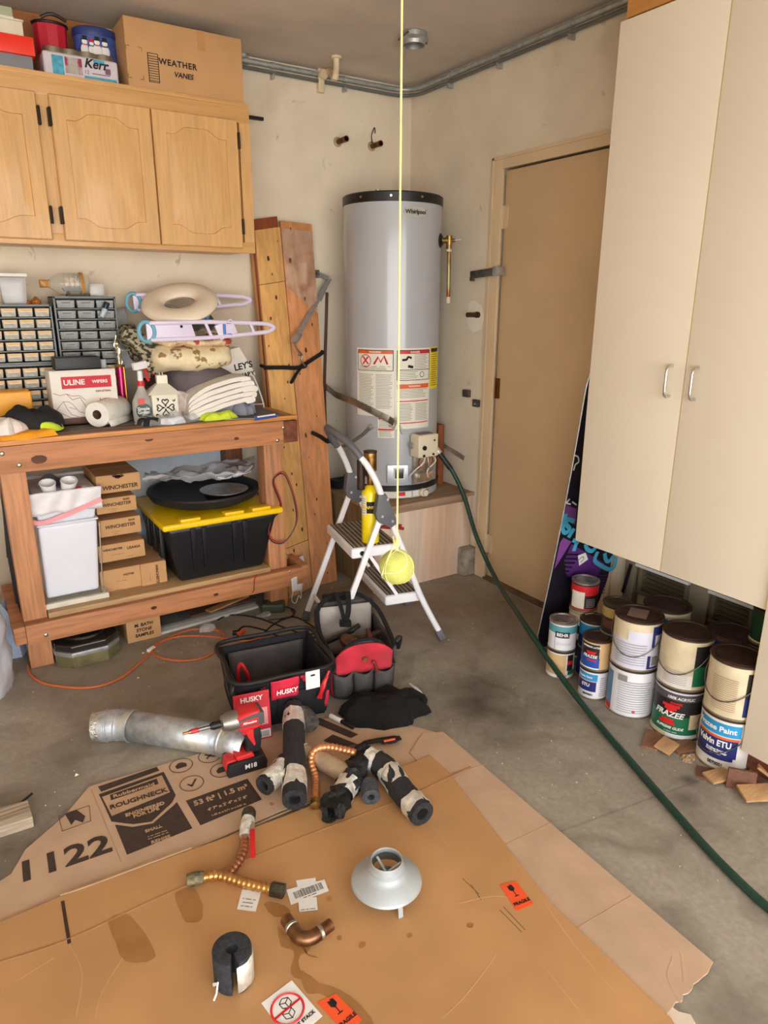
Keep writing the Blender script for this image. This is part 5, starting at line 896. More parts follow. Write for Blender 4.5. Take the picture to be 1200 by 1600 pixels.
mb = MB(); mb.box(x0+.01, x1-.01, -.33, -.25, uz1+.03, uz1+.046); build('foam_insert', mb, BLKM, t, bev=.004)
mb = MB(); mb.lathe([(.011, 0), (.013, .035), (.012, .035), (.001, .033)], (x1+.018, -.3, uz1+.001), 16); single('clear_vial', 'small clear white vial beside the black box', 'vial', mb, M('clear_tub_plastic'), (x1+.018, -.3, uz1))
# left end: yellow case, gloves and rags
a, b = (-2.176, -0.34, 1.034), (-2.047, -0.34, 1.096); t = thing('yellow_case', 'orange yellow plastic case at the left end of the bench', 'case', (b[0]-.15, -.26, bz)); mb = MB(); mb.box(b[0]-.35, b[0]-.01, -.34, -.22, bz+.001, b[2]+.005); build('case_body', mb, M('orange_yellow_plastic', (240, 166, 24), .4, var=.03), t, bev=.012, seg=3)
mb = MB(); mb.box(b[0]-.352, b[0]-.008, -.342, -.218, bz+.036, bz+.04); build('seam', mb, M('case_seam', (150, 96, 20), .5), t, bev=.001)
for (cx, cy_, rx, ry, h, sd_, mt, lab, nm, z_) in (((-2.132, -0.569, 0.95)[0], -.53, .11, .06, .03, 11, M('orange_glove_cloth', (238, 158, 36), .85, var=.08, bump=.3, bscale=120), 'orange work cloth at the front left corner of the bench', 'orange_cloth', bz),
        ((-2.068, -0.453, 0.95)[0], -.48, .09, .05, .03, 12, M('neon_cloth', (206, 232, 60), .85, var=.05, bump=.3, bscale=120), 'neon yellow cloth sticking out under the black glove', 'neon_cloth', bz+.012),
        ((-2.19, -0.504, 0.95)[0], -.515, .09, .065, .05, 13, M('white_rag', (232, 222, 216), .9, var=.04, bump=.3, bscale=120), 'off white rag at the left end of the bench', 'white_rag', bz+.02),
        ((-2.089, -0.156, 0.95)[0]+.0, -.45, .13, .075, .07, 14, M('black_glove_cloth', (26, 25, 28), .8, var=.15, bump=.3, bscale=120), 'black fleece gloves piled on the neon and orange cloths', 'black_gloves', bz+.02)):
    single(nm, lab, 'cloth', heap(cx, cy_, z_, rx, ry, h, sd_, amp=.38, fr=15, edge=.16), mt, (cx, cy_, z_))
mb = MB(); mb.box((-2.178, -0.6, 0.95)[0], (-1.683, -0.552, 0.95)[0], -.532, -.50, bz, bz+.007); single('brown_lath', 'thin dark brown lath lying along the front edge of the bench top', 'lath', mb, M('dark_lath', (106, 68, 46), .6, var=.1, grain=0), (-1.9, -.51, bz), bev=.001)
# paper towel roll
a, b = V((-1.88, -0.634, 0.99)), V((-1.705, -0.276, 0.99)); pa, pb = V(*(-1.84, -0.45, 1.009)), V(*(-1.72, -0.3, 1.005)); ax_ = (pb-pa); ax_.z = 0; pa.z = pb.z = bz+.052
t = thing('paper_towel_roll', 'white paper towel roll lying on the bench in front of the wiper box', 'paper towel', (pa.x, pa.y, bz)); L_ = .2; u = ax_.normalized()
mb = MB(); mb.lathe([(.019, 0), (.05, 0), (.0515, .003), (.0515, L_-.003), (.05, L_), (.019, L_)], pa, 40, u, cap=False); mb.lathe([(.019, L_), (.019, 0)], pa, 24, u, cap=False); build('roll', mb, M('tissue_white', (240, 236, 228), .85, bump=.12, bscale=200), t)
mb = MB(); mb.lathe([(.019, .001), (.0185, .06), (.001, .06)], pa, 24, u, cap=False); build('core', mb, M('core_board', (120, 92, 70), .8), t)
s_ = V(u.y, -u.x, 0); mb = MB(); mb.grid(lambda p, q: pa+u*(L_*p)+s_*(.045+.012*q)+V(0, 0, -.025-.025*q), 4, 5); build('loose_end', mb, M('tissue_white'), t, solid=.0012)
# spray bottles
def spray(name, lab, c, z, s, body, head, trig, ang, tiltm=None, label=None):
    t = thing(name, lab, 'spray bottle', (c[0], c[1], z)); R = (tiltm or Matrix.Identity(3)).to_4x4(); R.translation = V(c[0], c[1], z); d, r_ = V(math.cos(ang), math.sin(ang), 0), V(-math.sin(ang), math.cos(ang), 0)
    def nb(): m_ = MB(); m_.T = R; return m_
    mb = nb(); mb.lathe([(.001, 0), (.04*s, 0), (.046*s, .006*s), (.047*s, .07*s), (.044*s, .1*s), (.026*s, .135*s), (.016*s, .155*s), (.014*s, .17*s), (.001, .17*s)], (0, 0, 0), 32, sy=.8); bd = build('bottle', mb, body, t)
    mb = nb(); mb.cyl((0, 0, .165*s), (0, 0, .188*s), .0175*s, n=20); build('collar', mb, trig, t, bev=.001)
    mb = nb(); mb.cyl((0, 0, .186*s), (0, 0, .235*s), .012*s, .011*s); mb.bar(V(0, 0, .252*s)-d*.03*s, V(0, 0, .262*s)+d*.035*s, .026*s, .034*s); mb.bar(V(0, 0, .262*s)+d*.03*s, V(0, 0, .262*s)+d*.052*s, .016*s, .018*s); build('spray_head', mb, head, t, bev=.006*s, seg=3)
    mb = nb(); mb.tube([V(0, 0, .245*s)+d*.018*s, V(0, 0, .225*s)+d*.034*s, V(0, 0, .2*s)+d*.034*s, V(0, 0, .185*s)+d*.044*s], .0045*s, 8, k=5, flat=1.6); build('trigger', mb, trig, t)
    return t, bd, R
c = (-1.655, -0.322, 0.95); RC = M('red_collar', (200, 40, 48), .4)
t, bd, R = spray('spray_bottle', 'clear spray bottle with a green round label standing beside the towel roll', (c[0]+.012, -.40), bz, .92, M('clear_bottle', (206, 204, 196), .15, alpha=.7, coat=.5), WHITE, RC, .3)
cc = (c[0]+.012, -.40, 0); ca = math.radians(262)
mb = MB(); 
for k in range(24): pass
fan = [(ca+.034/.0435*math.cos(k*pi/12), bz+.050+.032*math.sin(k*pi/12)) for k in range(24)]; vs = [V(cc[0]+.0445*math.cos(a), cc[1]+.0445*.8*math.sin(a)-.004, z) for a, z in fan]
mb.add(vs, [tuple(range(24))]); build('label', mb, M('label_green', (24, 72, 70), .4), bd, fixn=False)
mb = MB(); mb.box(cc[0]-.026, cc[0]+.0, cc[1]-.0400, cc[1]-.0385, bz+.078, bz+.104); build('label_top', mb, M('label_red', (226, 84, 70), .4), bd)
mb = MB(); text(mb, 'Simple\nGreen', .019, (cc[0]-.008, cc[1]-.0402, bz+.053), FX, FZ, lsp=.8, bold=.0004); build('lettering', mb, PAPER, bd)
c = (-1.586, -0.3, 1.096); spray('spray_bottle', 'leaning pale spray bottle with a red trigger behind the clear one', (c[0]+.012, -.22), bz+.04, .78, M('grey_bottle', (196, 190, 186), .3), M('cream_head', (228, 222, 208), .4), RC, .2, Matrix.Rotation(.28, 3, 'Y') @ Matrix.Rotation(-.1, 3, 'X'))
# trophy
p = V(*(-1.69, -0.28, 1.045)); tz = p.z-.05; t = thing('trophy', 'small trophy with a pink column and a silvery winged figure behind the spray bottles', 'trophy', (p.x, -.25, bz))
mb = MB(); mb.box(p.x-.025, p.x+.025, -.275, -.225, bz, bz+.05); build('trophy_base', mb, M('dark_stand'), t, bev=.002)
zt = (-1.67, -0.25, 1.171)[2]; mb = MB(); mb.cyl((p.x, -.25, bz+.05), (p.x, -.25, zt), .0165, n=24); build('column', mb, M('metallic_pink', (210, 50, 110), .25, .7), t)
mb = MB(); mb.cyl((p.x+.0155, -.26, bz+.05), (p.x+.0155, -.26, zt), .004); mb.lathe([(.02, zt), (.022, zt+.006), (.012, zt+.012)], (p.x, -.25, 0), 20); build('gold_strip', mb, M('gold_trim', (220, 176, 80), .3, .9), t)
mb = MB(); f = V(p.x, -.25, zt+.01); SG = M('silver_gold_plate', (226, 218, 186), .25, .8)
mb.tube([f, f+V(.0, 0, .03), f+V(.004, 0, .06), f+V(0, 0, .075)], [.008, .009, .012, .006], 10, k=4); mb.sphere(f+V(0, 0, .088), .009, 12, 8); mb.tube([f+V(.002, 0, .065), f+V(.025, -.005, .058), f+V(.05, -.005, .062)], [.005, .003], 8, k=4); mb.tube([f+V(0, 0, .065), f+V(-.012, 0, .08), f+V(-.004, 0, .108), f+V(0, 0, .125)], [.005, .003], 8, k=4); mb.tube([f+V(0, 0, .03), f+V(.014, 0, .016), f+V(.01, 0, .0)], .004, 8, k=4); build('figure', mb, SG, t)
# white lantern
c = (-1.558, -0.382, 0.95); R = Matrix.Translation(V(c[0], -.41, bz)) @ Matrix.Rotation(-.12, 4, 'Z'); LM = M('lantern_white_metal', (232, 226, 208), .5, var=.04)
t = thing('lantern', 'cream white metal candle lantern with a cut out scroll front on the bench', 'lantern', (c[0], -.41, bz))
mb = MB(); mb.T = R; mb.box(-.056, .056, -.056, .056, 0, .006); mb.box(-.053, .053, -.053, .053, .006, .118); build('lantern_body', mb, LM, t, bev=.002)
mb = MB(); mb.T = R; mb.frus((-.068, .068, -.068, .068), (-.022, .022, -.022, .022), .118, .16); mb.box(-.022, .022, -.022, .022, .16, .194); build('roof', mb, LM, t, bev=.001, smooth=20)
mb = MB(); mb.T = R; mb.tube([(-.006, 0, .194), (-.006, 0, .207), (.006, 0, .207), (.006, 0, .194)], .002, 8); build('ring', mb, LM, t)
mb = MB(); mb.T = R; lz = .062
for a in range(4):
    th = a*pi/2; D = lambda r, s: V(r*math.cos(th)-s*math.sin(th), -.0542, lz+r*math.sin(th)+s*math.cos(th))
    for sg in (1, -1):
        mb.tube([D(.004, 0), D(.014, .003*sg), D(.026, .013*sg), D(.034, .010*sg), D(.034, .003*sg), D(.028, .003*sg)], .0022, 6, k=4)
    mb.tube([D(.03, .03), D(.038, .026), D(.04, .034)], .0022, 6, k=3)
build('cut_outs', mb, DARK, t)
# clear bag with bits at the front
a = V((-1.583, -0.541, 0.95)); t = thing('clear_bag', 'clear plastic bag of black and white bits in front of the lantern', 'bag', (a.x, -.5, bz))
build('bag_film', heap(a.x+.01, -.5, bz, .12, .045, .035, 21, amp=.7, fr=18), M('thin_clear_film', (222, 222, 226), .12, alpha=.3, bump=.8, bscale=25), t)
mb = heap(a.x-.065, -.505, bz+.001, .05, .035, .03, 22, amp=.6, n=20, m=8); build('dark_contents', mb, M('black_glove_cloth'), t)
mb = heap(a.x+.02, -.515, bz+.001, .055, .03, .033, 23, amp=.25, n=24, m=8); build('white_contents', mb, M('pale_blue_white', (222, 228, 238), .6), t)
# towels
def ribbon(path, th, y0, y1, ny=5, wob=.004, seed=0, k=5):
    P = catmull([(p[0], 0, p[1]) for p in path], k); n = len(P); out = []; 
    for i in range(n):
        d = P[min(i+1, n-1)]-P[max(i-1, 0)]; nn = V(-d.z, 0, d.x).normalized(); out.append((P[i], nn))
    loop = [p+q*th/2 for p, q in out]+[out[-1][0]+(out[-1][0]-out[-2][0]).normalized()*th*.4]+[p-q*th/2 for p, q in reversed(out)]+[out[0][0]-(out[1][0]-out[0][0]).normalized()*th*.4]
    m_ = len(loop); mb = MB(); vs = []
    for j in range(ny):
        y = y0+(y1-y0)*j/(ny-1); vs += [V(p.x+wob*nz((p.x, y, p.z), 14, seed), y+(wob*nz((p.x, 1, p.z), 20, seed) if j in (0, ny-1) else 0), p.z+wob*nz((p.x, y, p.z), 11, seed+4)) for p in loop]
    fs = [(j*m_+i, j*m_+(i+1) % m_, (j+1)*m_+(i+1) % m_, (j+1)*m_+i) for j in range(ny-1) for i in range(m_)]+[tuple(range(m_-1, -1, -1)), tuple(range((ny-1)*m_, ny*m_))]
    return mb.add(vs, fs)
TW = M('white_terry', (240, 234, 226), .95, var=.02, bump=.35, bscale=350)
xa, xb = (-1.487, -0.45, 0.995)[0], (-1.158, -0.45, 1.028)[0]
def tz_(px, py): q = V(*(px, py)); return q
for k in range(5):
    off = k*.0215; e = -.012*abs(k-2)
    path = [(xa+.02-.0*k+.004*k, bz+.012+off*.5), (xa+.045, bz+.02+off*.75), (xa+.10, bz+.035+off), (xa+.17, bz+.055+off), (xa+.25, bz+.072+off), (xb-.005+e, bz+.078+off), (xb+.006+e, bz+.071+off), (xb-.01+e, bz+.0665+off), (xb-.05, bz+.064+off)]
    mb = ribbon(path, .019, -.49+.012*k, -.29, seed=k)
    single('folded_towel', ['lowest white towel of the folded pile', 'second white towel from the bottom of the folded pile', 'middle white towel of the folded pile', 'fourth white towel from the bottom of the folded pile', 'uppermost white towel of the folded pile'][k], 'towel', mb, TW, ((xa+xb)/2, -.4, bz+off), 'white towels folded on the bench', smooth=60)
for (px, lab, mt, rx, h, yy_, sd_, nm) in (((-1.343, -0.513, 0.95)[0], 'grey work gloves under the white towels', M('grey_glove', (150, 152, 166), .9, var=.08, bump=.4, bscale=150), .10, .06, -.42, 31, 'grey_gloves'), ((-1.345, -0.649, 0.95)[0], 'neon yellow green glove flat at the front right of the bench', M('neon_glove', (214, 238, 64), .85, var=.05, bump=.4, bscale=150), .085, .026, -.50, 32, 'neon_glove'), ((-1.197, -0.497, 0.95)[0], 'grey glove cuff at the right under the towels', M('grey_glove'), .06, .055, -.42, 33, 'glove_cuff')):
    single(nm, lab, 'glove', heap(px, yy_, bz, rx, .045, h, sd_, amp=.5, fr=18), mt, (px, yy_, bz))
single('orange_rag', 'scrap of orange cloth between the grey gloves and towels', 'cloth', heap((-1.364, -0.46, 1.007)[0], -.455, bz+.035, .04, .02, .02, 35, n=20, m=8), M('orange_glove_cloth'), ((-1.364, -0.46, 1.007)[0], -.455, bz+.035))
a, b = V((-1.229, -0.62, 0.958)), V((-1.111, -0.587, 0.958)); c0 = V((-1.349, -0.587, 0.958))
t = thing('screwdriver', 'screwdriver with a blue and clear handle at the right front of the bench', 'screwdriver', (a.x, a.y, bz)); mb = MB(); mb.tube([a, b], [.010, .010], 6); build('handle', mb, M('blue_clear_handle', (60, 90, 180), .25, coat=.5), t, bev=.003)
mb = MB(); mb.tube([lerp(a, b, .1)+V(0, -.006, .006), lerp(a, b, .9)+V(0, -.006, .006)], .004, 6); build('handle_stripe', mb, PAPER, t)
mb = MB(); mb.cyl(c0, a, .0028, n=8); build('shaft', mb, CHROME, t)
mb = MB(); mb.tube([(-1.087, -0.25, 0.939), (-1.044, -0.25, 0.936), (-1.029, -0.25, 0.96), (-1.069, -0.25, 1.086), (-1.094, -0.25, 1.109)], .004, 8, k=4); mb.tube([(-1.096, -0.25, 0.965), (-1.029, -0.25, 0.963)], .003, 8); single('wire_stand', 'white wire stand at the right end behind the towels', 'stand', mb, PAPER, (-1.07, -0.25, 0.938))
# pile behind: dark cushion, floral fold, camouflage fold, white lettered box
a, b = (-1.521, -0.3, 1.076), (-1.128, -0.3, 1.145)
mb = heap((a[0]+b[0])/2, -.23, bz+.0, (b[0]-a[0])/2+.03, .14, b[2]-bz+.03, 41, amp=.10, fr=5, edge=.04, flat=1.1); single('grey_cushion', 'dark mauve grey cushion under the folded floral cloth', 'cushion', mb, M('mauve_grey_cloth', (112, 102, 106), .9, var=.04, bump=.25, bscale=200), ((a[0]+b[0])/2, -.23, bz))
zc0 = (-1.407, -0.36, 1.154)[2]; FL = M('floral_print', (240, 224, 186), .9, var=.03, scale=60, bump=.15, bscale=200, col2=(160, 128, 88), thr=(.57, .6)); FLR = M('floral_red', (230, 204, 164), .9, var=.1, scale=50, col2=(184, 70, 60), thr=(.54, .58))
a, b = (-1.567, -0.36, 1.15), (-1.211, -0.36, 1.153)
def roll(x0, x1, y, z, r, flat, seed, amp=.008):
    mb = MB(); P = [V(x0+(x1-x0)*k/16, y, z-.012*math.sin(pi*k/16)) for k in range(17)]; rr = [r*min(1, .72+.28*math.sqrt(min(1, min(k, 16-k)/1.5))) for k in range(17)]; mb.tube(P, rr, 32, flat=flat)
    mb.v = [p+V(nz(p, 13, seed), nz(p, 13, seed+1), nz(p, 16, seed+2))*amp*2 for p in mb.v]; return mb
single('floral_cloth', 'folded cream floral cloth with green leaf pattern on the pile', 'cloth', roll(a[0]+.0, b[0]-.0, -.27, zc0+.056, .115, .50, 7), FL, ((a[0]+b[0])/2, -.27, zc0), smooth=60)
single('red_floral_cloth', 'folded cloth with red flower print on top of the cream floral cloth', 'cloth', roll(a[0]+.02, b[0]+.01, -.26, zc0+.125, .10, .24, 9), FLR, ((a[0]+b[0])/2, -.26, zc0+.11), smooth=60)
a = (-1.59, -0.3, 1.261); mb = ribbon([(a[0]-.06, a[2]+.06), (a[0]-.03, a[2]+.01), (a[0]+.01, a[2]-.05), (a[0]+.03, a[2]-.09)], .06, -.32, -.14, seed=11, wob=.03); single('patterned_cloth', 'rolled dark striped cloth hanging at the left of the floral pile', 'cloth', mb, M('camo_stripes', (178, 166, 134), .9, var=.1, scale=160, col2=(54, 50, 44), thr=(.47, .53), bump=.3, bscale=60), (a[0], -.23, a[2]-.1), smooth=60)
a, b, c_, d_ = V((-1.198, -0.2, 1.095)), V((-1.052, -0.2, 1.149)), V((-1.125, -0.2, 1.239)), V((-1.216, -0.2, 1.171))
t = thing('white_lettered_box', 'tilted white box with black lettering behind the towels', 'box', (-1.142, -0.2, 1.061)); p1, p2, p3, p4 = V((-1.277, -0.22, 1.065)), V((-1.049, -0.22, 1.104)), V((-1.127, -0.22, 1.237)), V((-1.329, -0.22, 1.197))
mb = MB(); slab4(mb, p4, p3, p2, p1, .06); build('box_body', mb, M('white_card'), t, bev=.002)
ux_ = (p2-p1).normalized(); uy_ = (p4-p1); uy_ = (uy_-ux_*uy_.dot(ux_)).normalized(); mb = MB(); text(mb, "LEY'S", .042, (-1.113, -0.222, 1.147), ux_, uy_, bold=.0016); text(mb, "B. DIARY", .030, (-1.116, -0.222, 1.102), ux_, uy_, bold=.0014); build('lettering', mb, INK, t)
single('knit_scarf', 'pink and white printed fabric bundle between the lantern and the cushion', 'cloth', heap((-1.443, -0.36, 1.06)[0], -.36, bz, .07, .05, .12, 44, amp=.35, fr=14), M('pink_floral', (214, 196, 190), .9, var=.1, scale=30, col2=(150, 90, 84), thr=(.52, .58)), ((-1.443, -0.36, 1.06)[0], -.36, bz))
single('red_striped_cloth', 'dark and red striped cloth behind the lantern', 'cloth', heap((-1.576, -0.3, 1.026)[0], -.3, bz, .06, .05, .17, 45, amp=.35, fr=12), M('dark_red_stripe', (52, 40, 42), .9, var=.1, scale=30, col2=(168, 40, 48), thr=(.52, .58)), ((-1.576, -0.3, 1.026)[0], -.3, bz))
# white lavender side rails with blue grips, and the beige seat ring
LV_ = M('lavender_plastic', (226, 216, 240), .35, var=.01); BG = M('blue_grip', (110, 172, 196), .5)
def side_rail(lab, L, R_, y, hL, solid_to, bars, tilt=0.0):
    L, R_ = V(L), V(R_); u = (R_-L).normalized(); v_ = V(0, 0, 1)-u*u.z; v_.normalize(); w = (R_-L).length; P = lambda s, q: L+u*(w*s)+v_*q
    t = thing('side_rail', lab, 'rail', P(.5, -hL), 'lavender plastic side rails on the bench pile')
    mb = MB(); h0, h1 = hL, hL*.62
    top = [P(.08, h0), P(.5, h0*.97), P(.85, h1*1.02), P(.95, h1*.75), P(.995, 0), P(.95, -h1*.75), P(.85, -h1*1.02), P(.5, -h0*.97), P(.08, -h0)]
    mb.tube(top, .0095, 10, k=5, flat=1.0); mb.bar(P(.99, -.0), P(.99, .0)+v_*.001, .01, .01); build('rail_frame', mb, LV_, t)
    mb = MB(); 
    mb.add([P(.06, -h0), P(solid_to, -h0), P(solid_to-.03, h0), P(.06, h0)]+[q+V(0, .012, 0) for q in (P(.06, -h0), P(solid_to, -h0), P(solid_to-.03, h0), P(.06, h0))], [(0, 1, 2, 3), (7, 6, 5, 4), (0, 4, 5, 1), (1, 5, 6, 2), (2, 6, 7, 3), (3, 7, 4, 0)]); pn = build('side_panel', mb, LV_, t, bev=.002)
    mb = MB(); c = P(.3, h0*.5); mb.cyl(c+V(0, -.002, 0), c+V(0, .004, 0), .006); build('hole', mb, DARK, pn)
    for s in bars: mb = MB(); mb.bar(P(s-.02, h0*.9), P(s+.02, -h0*.9), .012, .014 if s != .62 else .085, (0, -1, 0) if s != .62 else u); build('cross_bar', mb, LV_, t, bev=.002)
    mb = MB(); mb.tube([P(.06+.052*math.cos(k*pi/12), 0)+v_*(h0*1.2*math.sin(k*pi/12))+u*0 for k in range(24)], .0085, 10, closed=True); build('blue_grip', mb, BG, t)
    return t, P, u, v_
side_rail('lavender white plastic side rail lying behind the beige seat ring', (-1.613, -0.14, 1.438), (-1.024, -0.14, 1.451), -.14, .032, .35, (.72,))
t, P, u, v_ = side_rail('lavender white plastic side rail lying in front on the folded cloths, with blue marks', (-1.635, -0.4, 1.322), (-1.021, -0.4, 1.33), -.4, .034, .40, (.49, .62, .82))
mb = MB(); o_ = V(0, -.0075, 0)
for s, q, w_, h_ in ((.6, 0, .006, .05), (.612, .0, .006, .05), (.64, .025, .02, .004), (.64, -.02, .02, .004), (.655, .03, .006, .012), (.655, -.028, .006, .012), (.63, .03, .004, .012)): c = P(s, q)+o_; mb.bar(c-u*w_/2, c+u*w_/2, .002, h_*.9)
build('blue_marks', mb, M('blue_tape', (60, 120, 200), .5), t)
mb = MB(); cc = V(*(-1.411, -0.27, 1.436)); ex, ey = V(1, -.1, .20).normalized(), V(0, .86, .50)
def ring(u_, v_):
    a, b = 2*pi*u_, 2*pi*v_; e = ex*(.118*math.cos(a))+ey*(.1*math.sin(a)); d = (ex*math.cos(a)+ey*math.sin(a)).normalized(); nn = ex.cross(ey).normalized()
    return cc+e+d*(.05*math.cos(b))+nn*(.026*math.sin(b))
vs = [V(ring(i/48, j/16)) for i in range(48) for j in range(16)]; mb.add(vs, [(i*16+j, ((i+1) % 48)*16+j, ((i+1) % 48)*16+(j+1) % 16, i*16+(j+1) % 16) for i in range(48) for j in range(16)])
t = thing('raised_toilet_seat', 'beige padded raised toilet seat ring tilted on top of the cloth pile', 'toilet seat', cc-V(0, 0, .1)); build('seat_ring', mb, M('beige_vinyl', (236, 220, 198), .42, var=.015, bump=.04, bscale=30), t)
mb = MB(); mb.box(cc.x-.03, cc.x+.11, -.33, -.16, cc.z-.085, cc.z-.045, Matrix.Rotation(.1, 3, 'Y')); mb.box(cc.x+.095, cc.x+.11, -.34, -.15, cc.z-.08, cc.z-.02, Matrix.Rotation(.3, 3, 'Y')); build('seat_clamp', mb, M('blue_clamp', (70, 130, 190), .4), t, bev=.004)
mb = heap(cc.x+.02, -.24, cc.z-.12, .13, .07, .09, 51, amp=.3, fr=12); single('green_cloth', 'olive grey printed cloth bundle seen through the seat ring', 'cloth', mb, M('olive_cloth', (150, 146, 116), .9, var=.15, scale=20, col2=(70, 66, 56), thr=(.55, .6)), (cc.x+.02, -.24, cc.z-.12))
# ---------------------------------------------------------------- step stool with torch
LW = M('ladder_white', (240, 240, 244), .3, var=.01, coat=.3); LG = M('ladder_grey', (98, 98, 104), .5); TR = M('tread_rubber', (92, 80, 68), .8, var=.2, scale=20)
F2 = V(-.643, -1.217, 0); lw_ = V(-.2, -.98, 0).normalized(); lu = V(.98, -.2, 0).normalized()
def L3(u, z, off): return F2+lu*u+V(0, 0, z)-lw_*off
t = thing('step_stool', 'white folding two step stool with grey hinges standing in front of the heater platform', 'step stool', F2+lu*-.26-lw_*.2)
WD = .40
for off in (0, WD):
    mb = MB(); mb.tube([L3(0, .03, off), L3(-.099, .225, off), L3(-.185, .45, off), L3(-.26, .63, off), L3(-.298, .74, off), L3(-.335, .815, off+(.012 if off == 0 else -.012)), L3(-.36, .85, off+(.025 if off == 0 else -.03))], .0135, 12, k=5); build('front_rail', mb, LW, t)
    mb = MB(); mb.bar(L3(-.278, .62, off), L3(-.508, .03, off), .016, .024, lu); build('rear_leg', mb, LW, t, bev=.004)
    mb = MB(); mb.bar(L3(.012, 0, off), L3(-.014, .045, off), .034, .030, lu); build('foot', mb, LG, t, bev=.006)
    mb = MB(); mb.bar(L3(-.518, 0, off), L3(-.502, .045, off), .028, .032, lu); build('foot', mb, LG, t, bev=.006)
    s = -.016 if off == 0 else .016; mb = MB(); pl = [L3(-.30, .70, off), L3(-.265, .70, off), L3(-.215, .575, off), L3(-.245, .555, off), L3(-.30, .585, off), L3(-.312, .62, off)]; mb.add([p-lw_*-.019 for p in pl]+[p+lw_*-.019 for p in pl], [tuple(range(6)), tuple(range(11, 5, -1))]+[(i, (i+1) % 6, 6+(i+1) % 6, 6+i) for i in range(6)]); hg = build('hinge_plate', mb, LG, t, bev=.004)
    for (u, z) in ((-.285, .61), (-.24, .585), (-.262, .68)):
        mb = MB(); c = L3(u, z, off)+lw_*.019; mb.cyl(c, c+lw_*.004, .006, n=10); build('rivet', mb, CHROME, hg)
mb = MB(); mb.tube([L3(-.35, .835, .022), L3(-.39, .895, .05), L3(-.425, .93, .12), L3(-.435, .94, .2), L3(-.42, .93, .29), L3(-.39, .89, .35), L3(-.35, .83, .372)], .0145, 12, k=5); build('hand_grip', mb, LG, t)
def step(z, u0, u1, sg):
    mb = MB(); P = [L3(u0, z-.045, .018), L3(u1, z-.045, .018), L3(u1, z-.045, WD-.018), L3(u0, z-.045, WD-.018)]; mb.add(P+[p+V(0, 0, .045) for p in P], [(3, 2, 1, 0), (4, 5, 6, 7), (0, 1, 5, 4), (1, 2, 6, 5), (2, 3, 7, 6), (3, 0, 4, 7)]); st = build('step', mb, LW, t, bev=.012, seg=3)
    mb = MB(); P = [L3(u0+.012, z, .032), L3(u1-.012, z, .032), L3(u1-.012, z, WD-.032), L3(u0+.012, z, WD-.032)]; mb.add(P+[p+V(0, 0, .002) for p in P], [(3, 2, 1, 0), (4, 5, 6, 7), (0, 1, 5, 4), (1, 2, 6, 5), (2, 3, 7, 6), (3, 0, 4, 7)]); tr = build('tread', mb, TR, st)
    mb = MB(); n = int((u1-u0)/.02)
    for k in range(n): u = u0+.02+(u1-u0-.04)*k/(n-1); mb.bar(L3(u, z+.003, .034), L3(u, z+.003, WD-.034), .004, .002)
    build('tread_ribs', mb, M('tread_rib_grey', (176, 168, 158), .6), tr)
    return st
step(.47, -.405, -.19, 0); step(.235, -.255, -.085, 0)
mb = MB(); c = L3(-.36, .448, .016); mb.cyl(c, c+lw_*.004, .01, n=14); build('rivet', mb, DARK, t)
for o_ in (.022, WD-.022): mb = MB(); mb.bar(L3(-.33, .44, o_), L3(-.20, .235, o_), .004, .014, lu); build('link_bar', mb, LW, t)
mb = MB(); mb.tube([L3(-.31, .435, .03), L3(-.29, .43, .03), L3(-.21, .432, .03), L3(-.2, .44, .03)], .002, 6); build('wire_catch', mb, CHROME, t)
mb = MB(); mb.bar(L3(-.47, .12, WD), L3(-.47, .12, 0), .012, .02); build('rear_brace', mb, LW, t, bev=.003)
tc_ = L3(-.29, .473, .24); p = V(*(-0.935, -1.112, 0.473)); tc_ = V(p.x+.012, p.y+.03, .4725)
t = thing('torch_cylinder', 'yellow gas torch cylinder with a brass valve standing on the upper step', 'gas cylinder', tc_)
mb = MB(); mb.lathe([(.001, 0), (.033, 0), (.0365, .004), (.0365, .215), (.03, .235), (.012, .25), (.001, .25)], tc_, 32); cy = build('cylinder', mb, M('torch_yellow', (250, 222, 10), .3, var=.01, coat=.3), t)
a0 = math.atan2(C_[1]-tc_.y, C_[0]-tc_.x) if 'C_' in globals() else math.radians(232)
mb = MB(); patch_cyl(mb, tc_, .0365, a0-1.2, a0-.35, .125, .21, 8); build('safety_label', mb, LAB, cy, fixn=False)
mb = MB(); patch_cyl(mb, tc_, .0365, a0-.33, a0+1.3, .135, .185, 10); build('black_band', mb, INK, cy, fixn=False)
mb = MB(); text_cyl(mb, 'MAP/PRO', .018, tc_, .0375, a0+.2, .16, bold=.0006); build('lettering', mb, YL, cy)
mb = MB()
for k in range(7): patch_cyl(mb, tc_, .0366, a0-1.1, a0-.45, .135+k*.01, .137+k*.01, 4, .001)
build('small_print', mb, GREYT, cy, fixn=False)
mb = MB(); mb.cyl(tc_+V(0, 0, .25), tc_+V(0, 0, .285), .014); mb.cyl(tc_+V(0, 0, .285), tc_+V(0, 0, .31), .022, .019, n=8); mb.cyl(tc_+V(0, 0, .31), tc_+V(0, 0, .385), .0265, .027, n=18); build('brass_valve', mb, M('old_brass', (150, 112, 58), .4, .9, var=.25, scale=40), t, bev=.001)
mb = MB(); mb.cyl(tc_+V(-.045, 0, .235), tc_+V(-.045, .0, .36), .0165, n=12); mb.bar(tc_+V(-.045, 0, .3), tc_+V(0, 0, .3), .014, .014); mb.cyl(tc_+V(0, 0, .385), tc_+V(0, 0, .392), .0285, n=18); build('dark_regulator', mb, M('dark_bronze', (62, 48, 38), .5, .5, var=.2), t, bev=.002)
p = V(*(-0.801, -1.023, 0.475)); t = thing('red_pliers', 'pliers with red grips lying behind the yellow cylinder on the upper step', 'pliers', p)
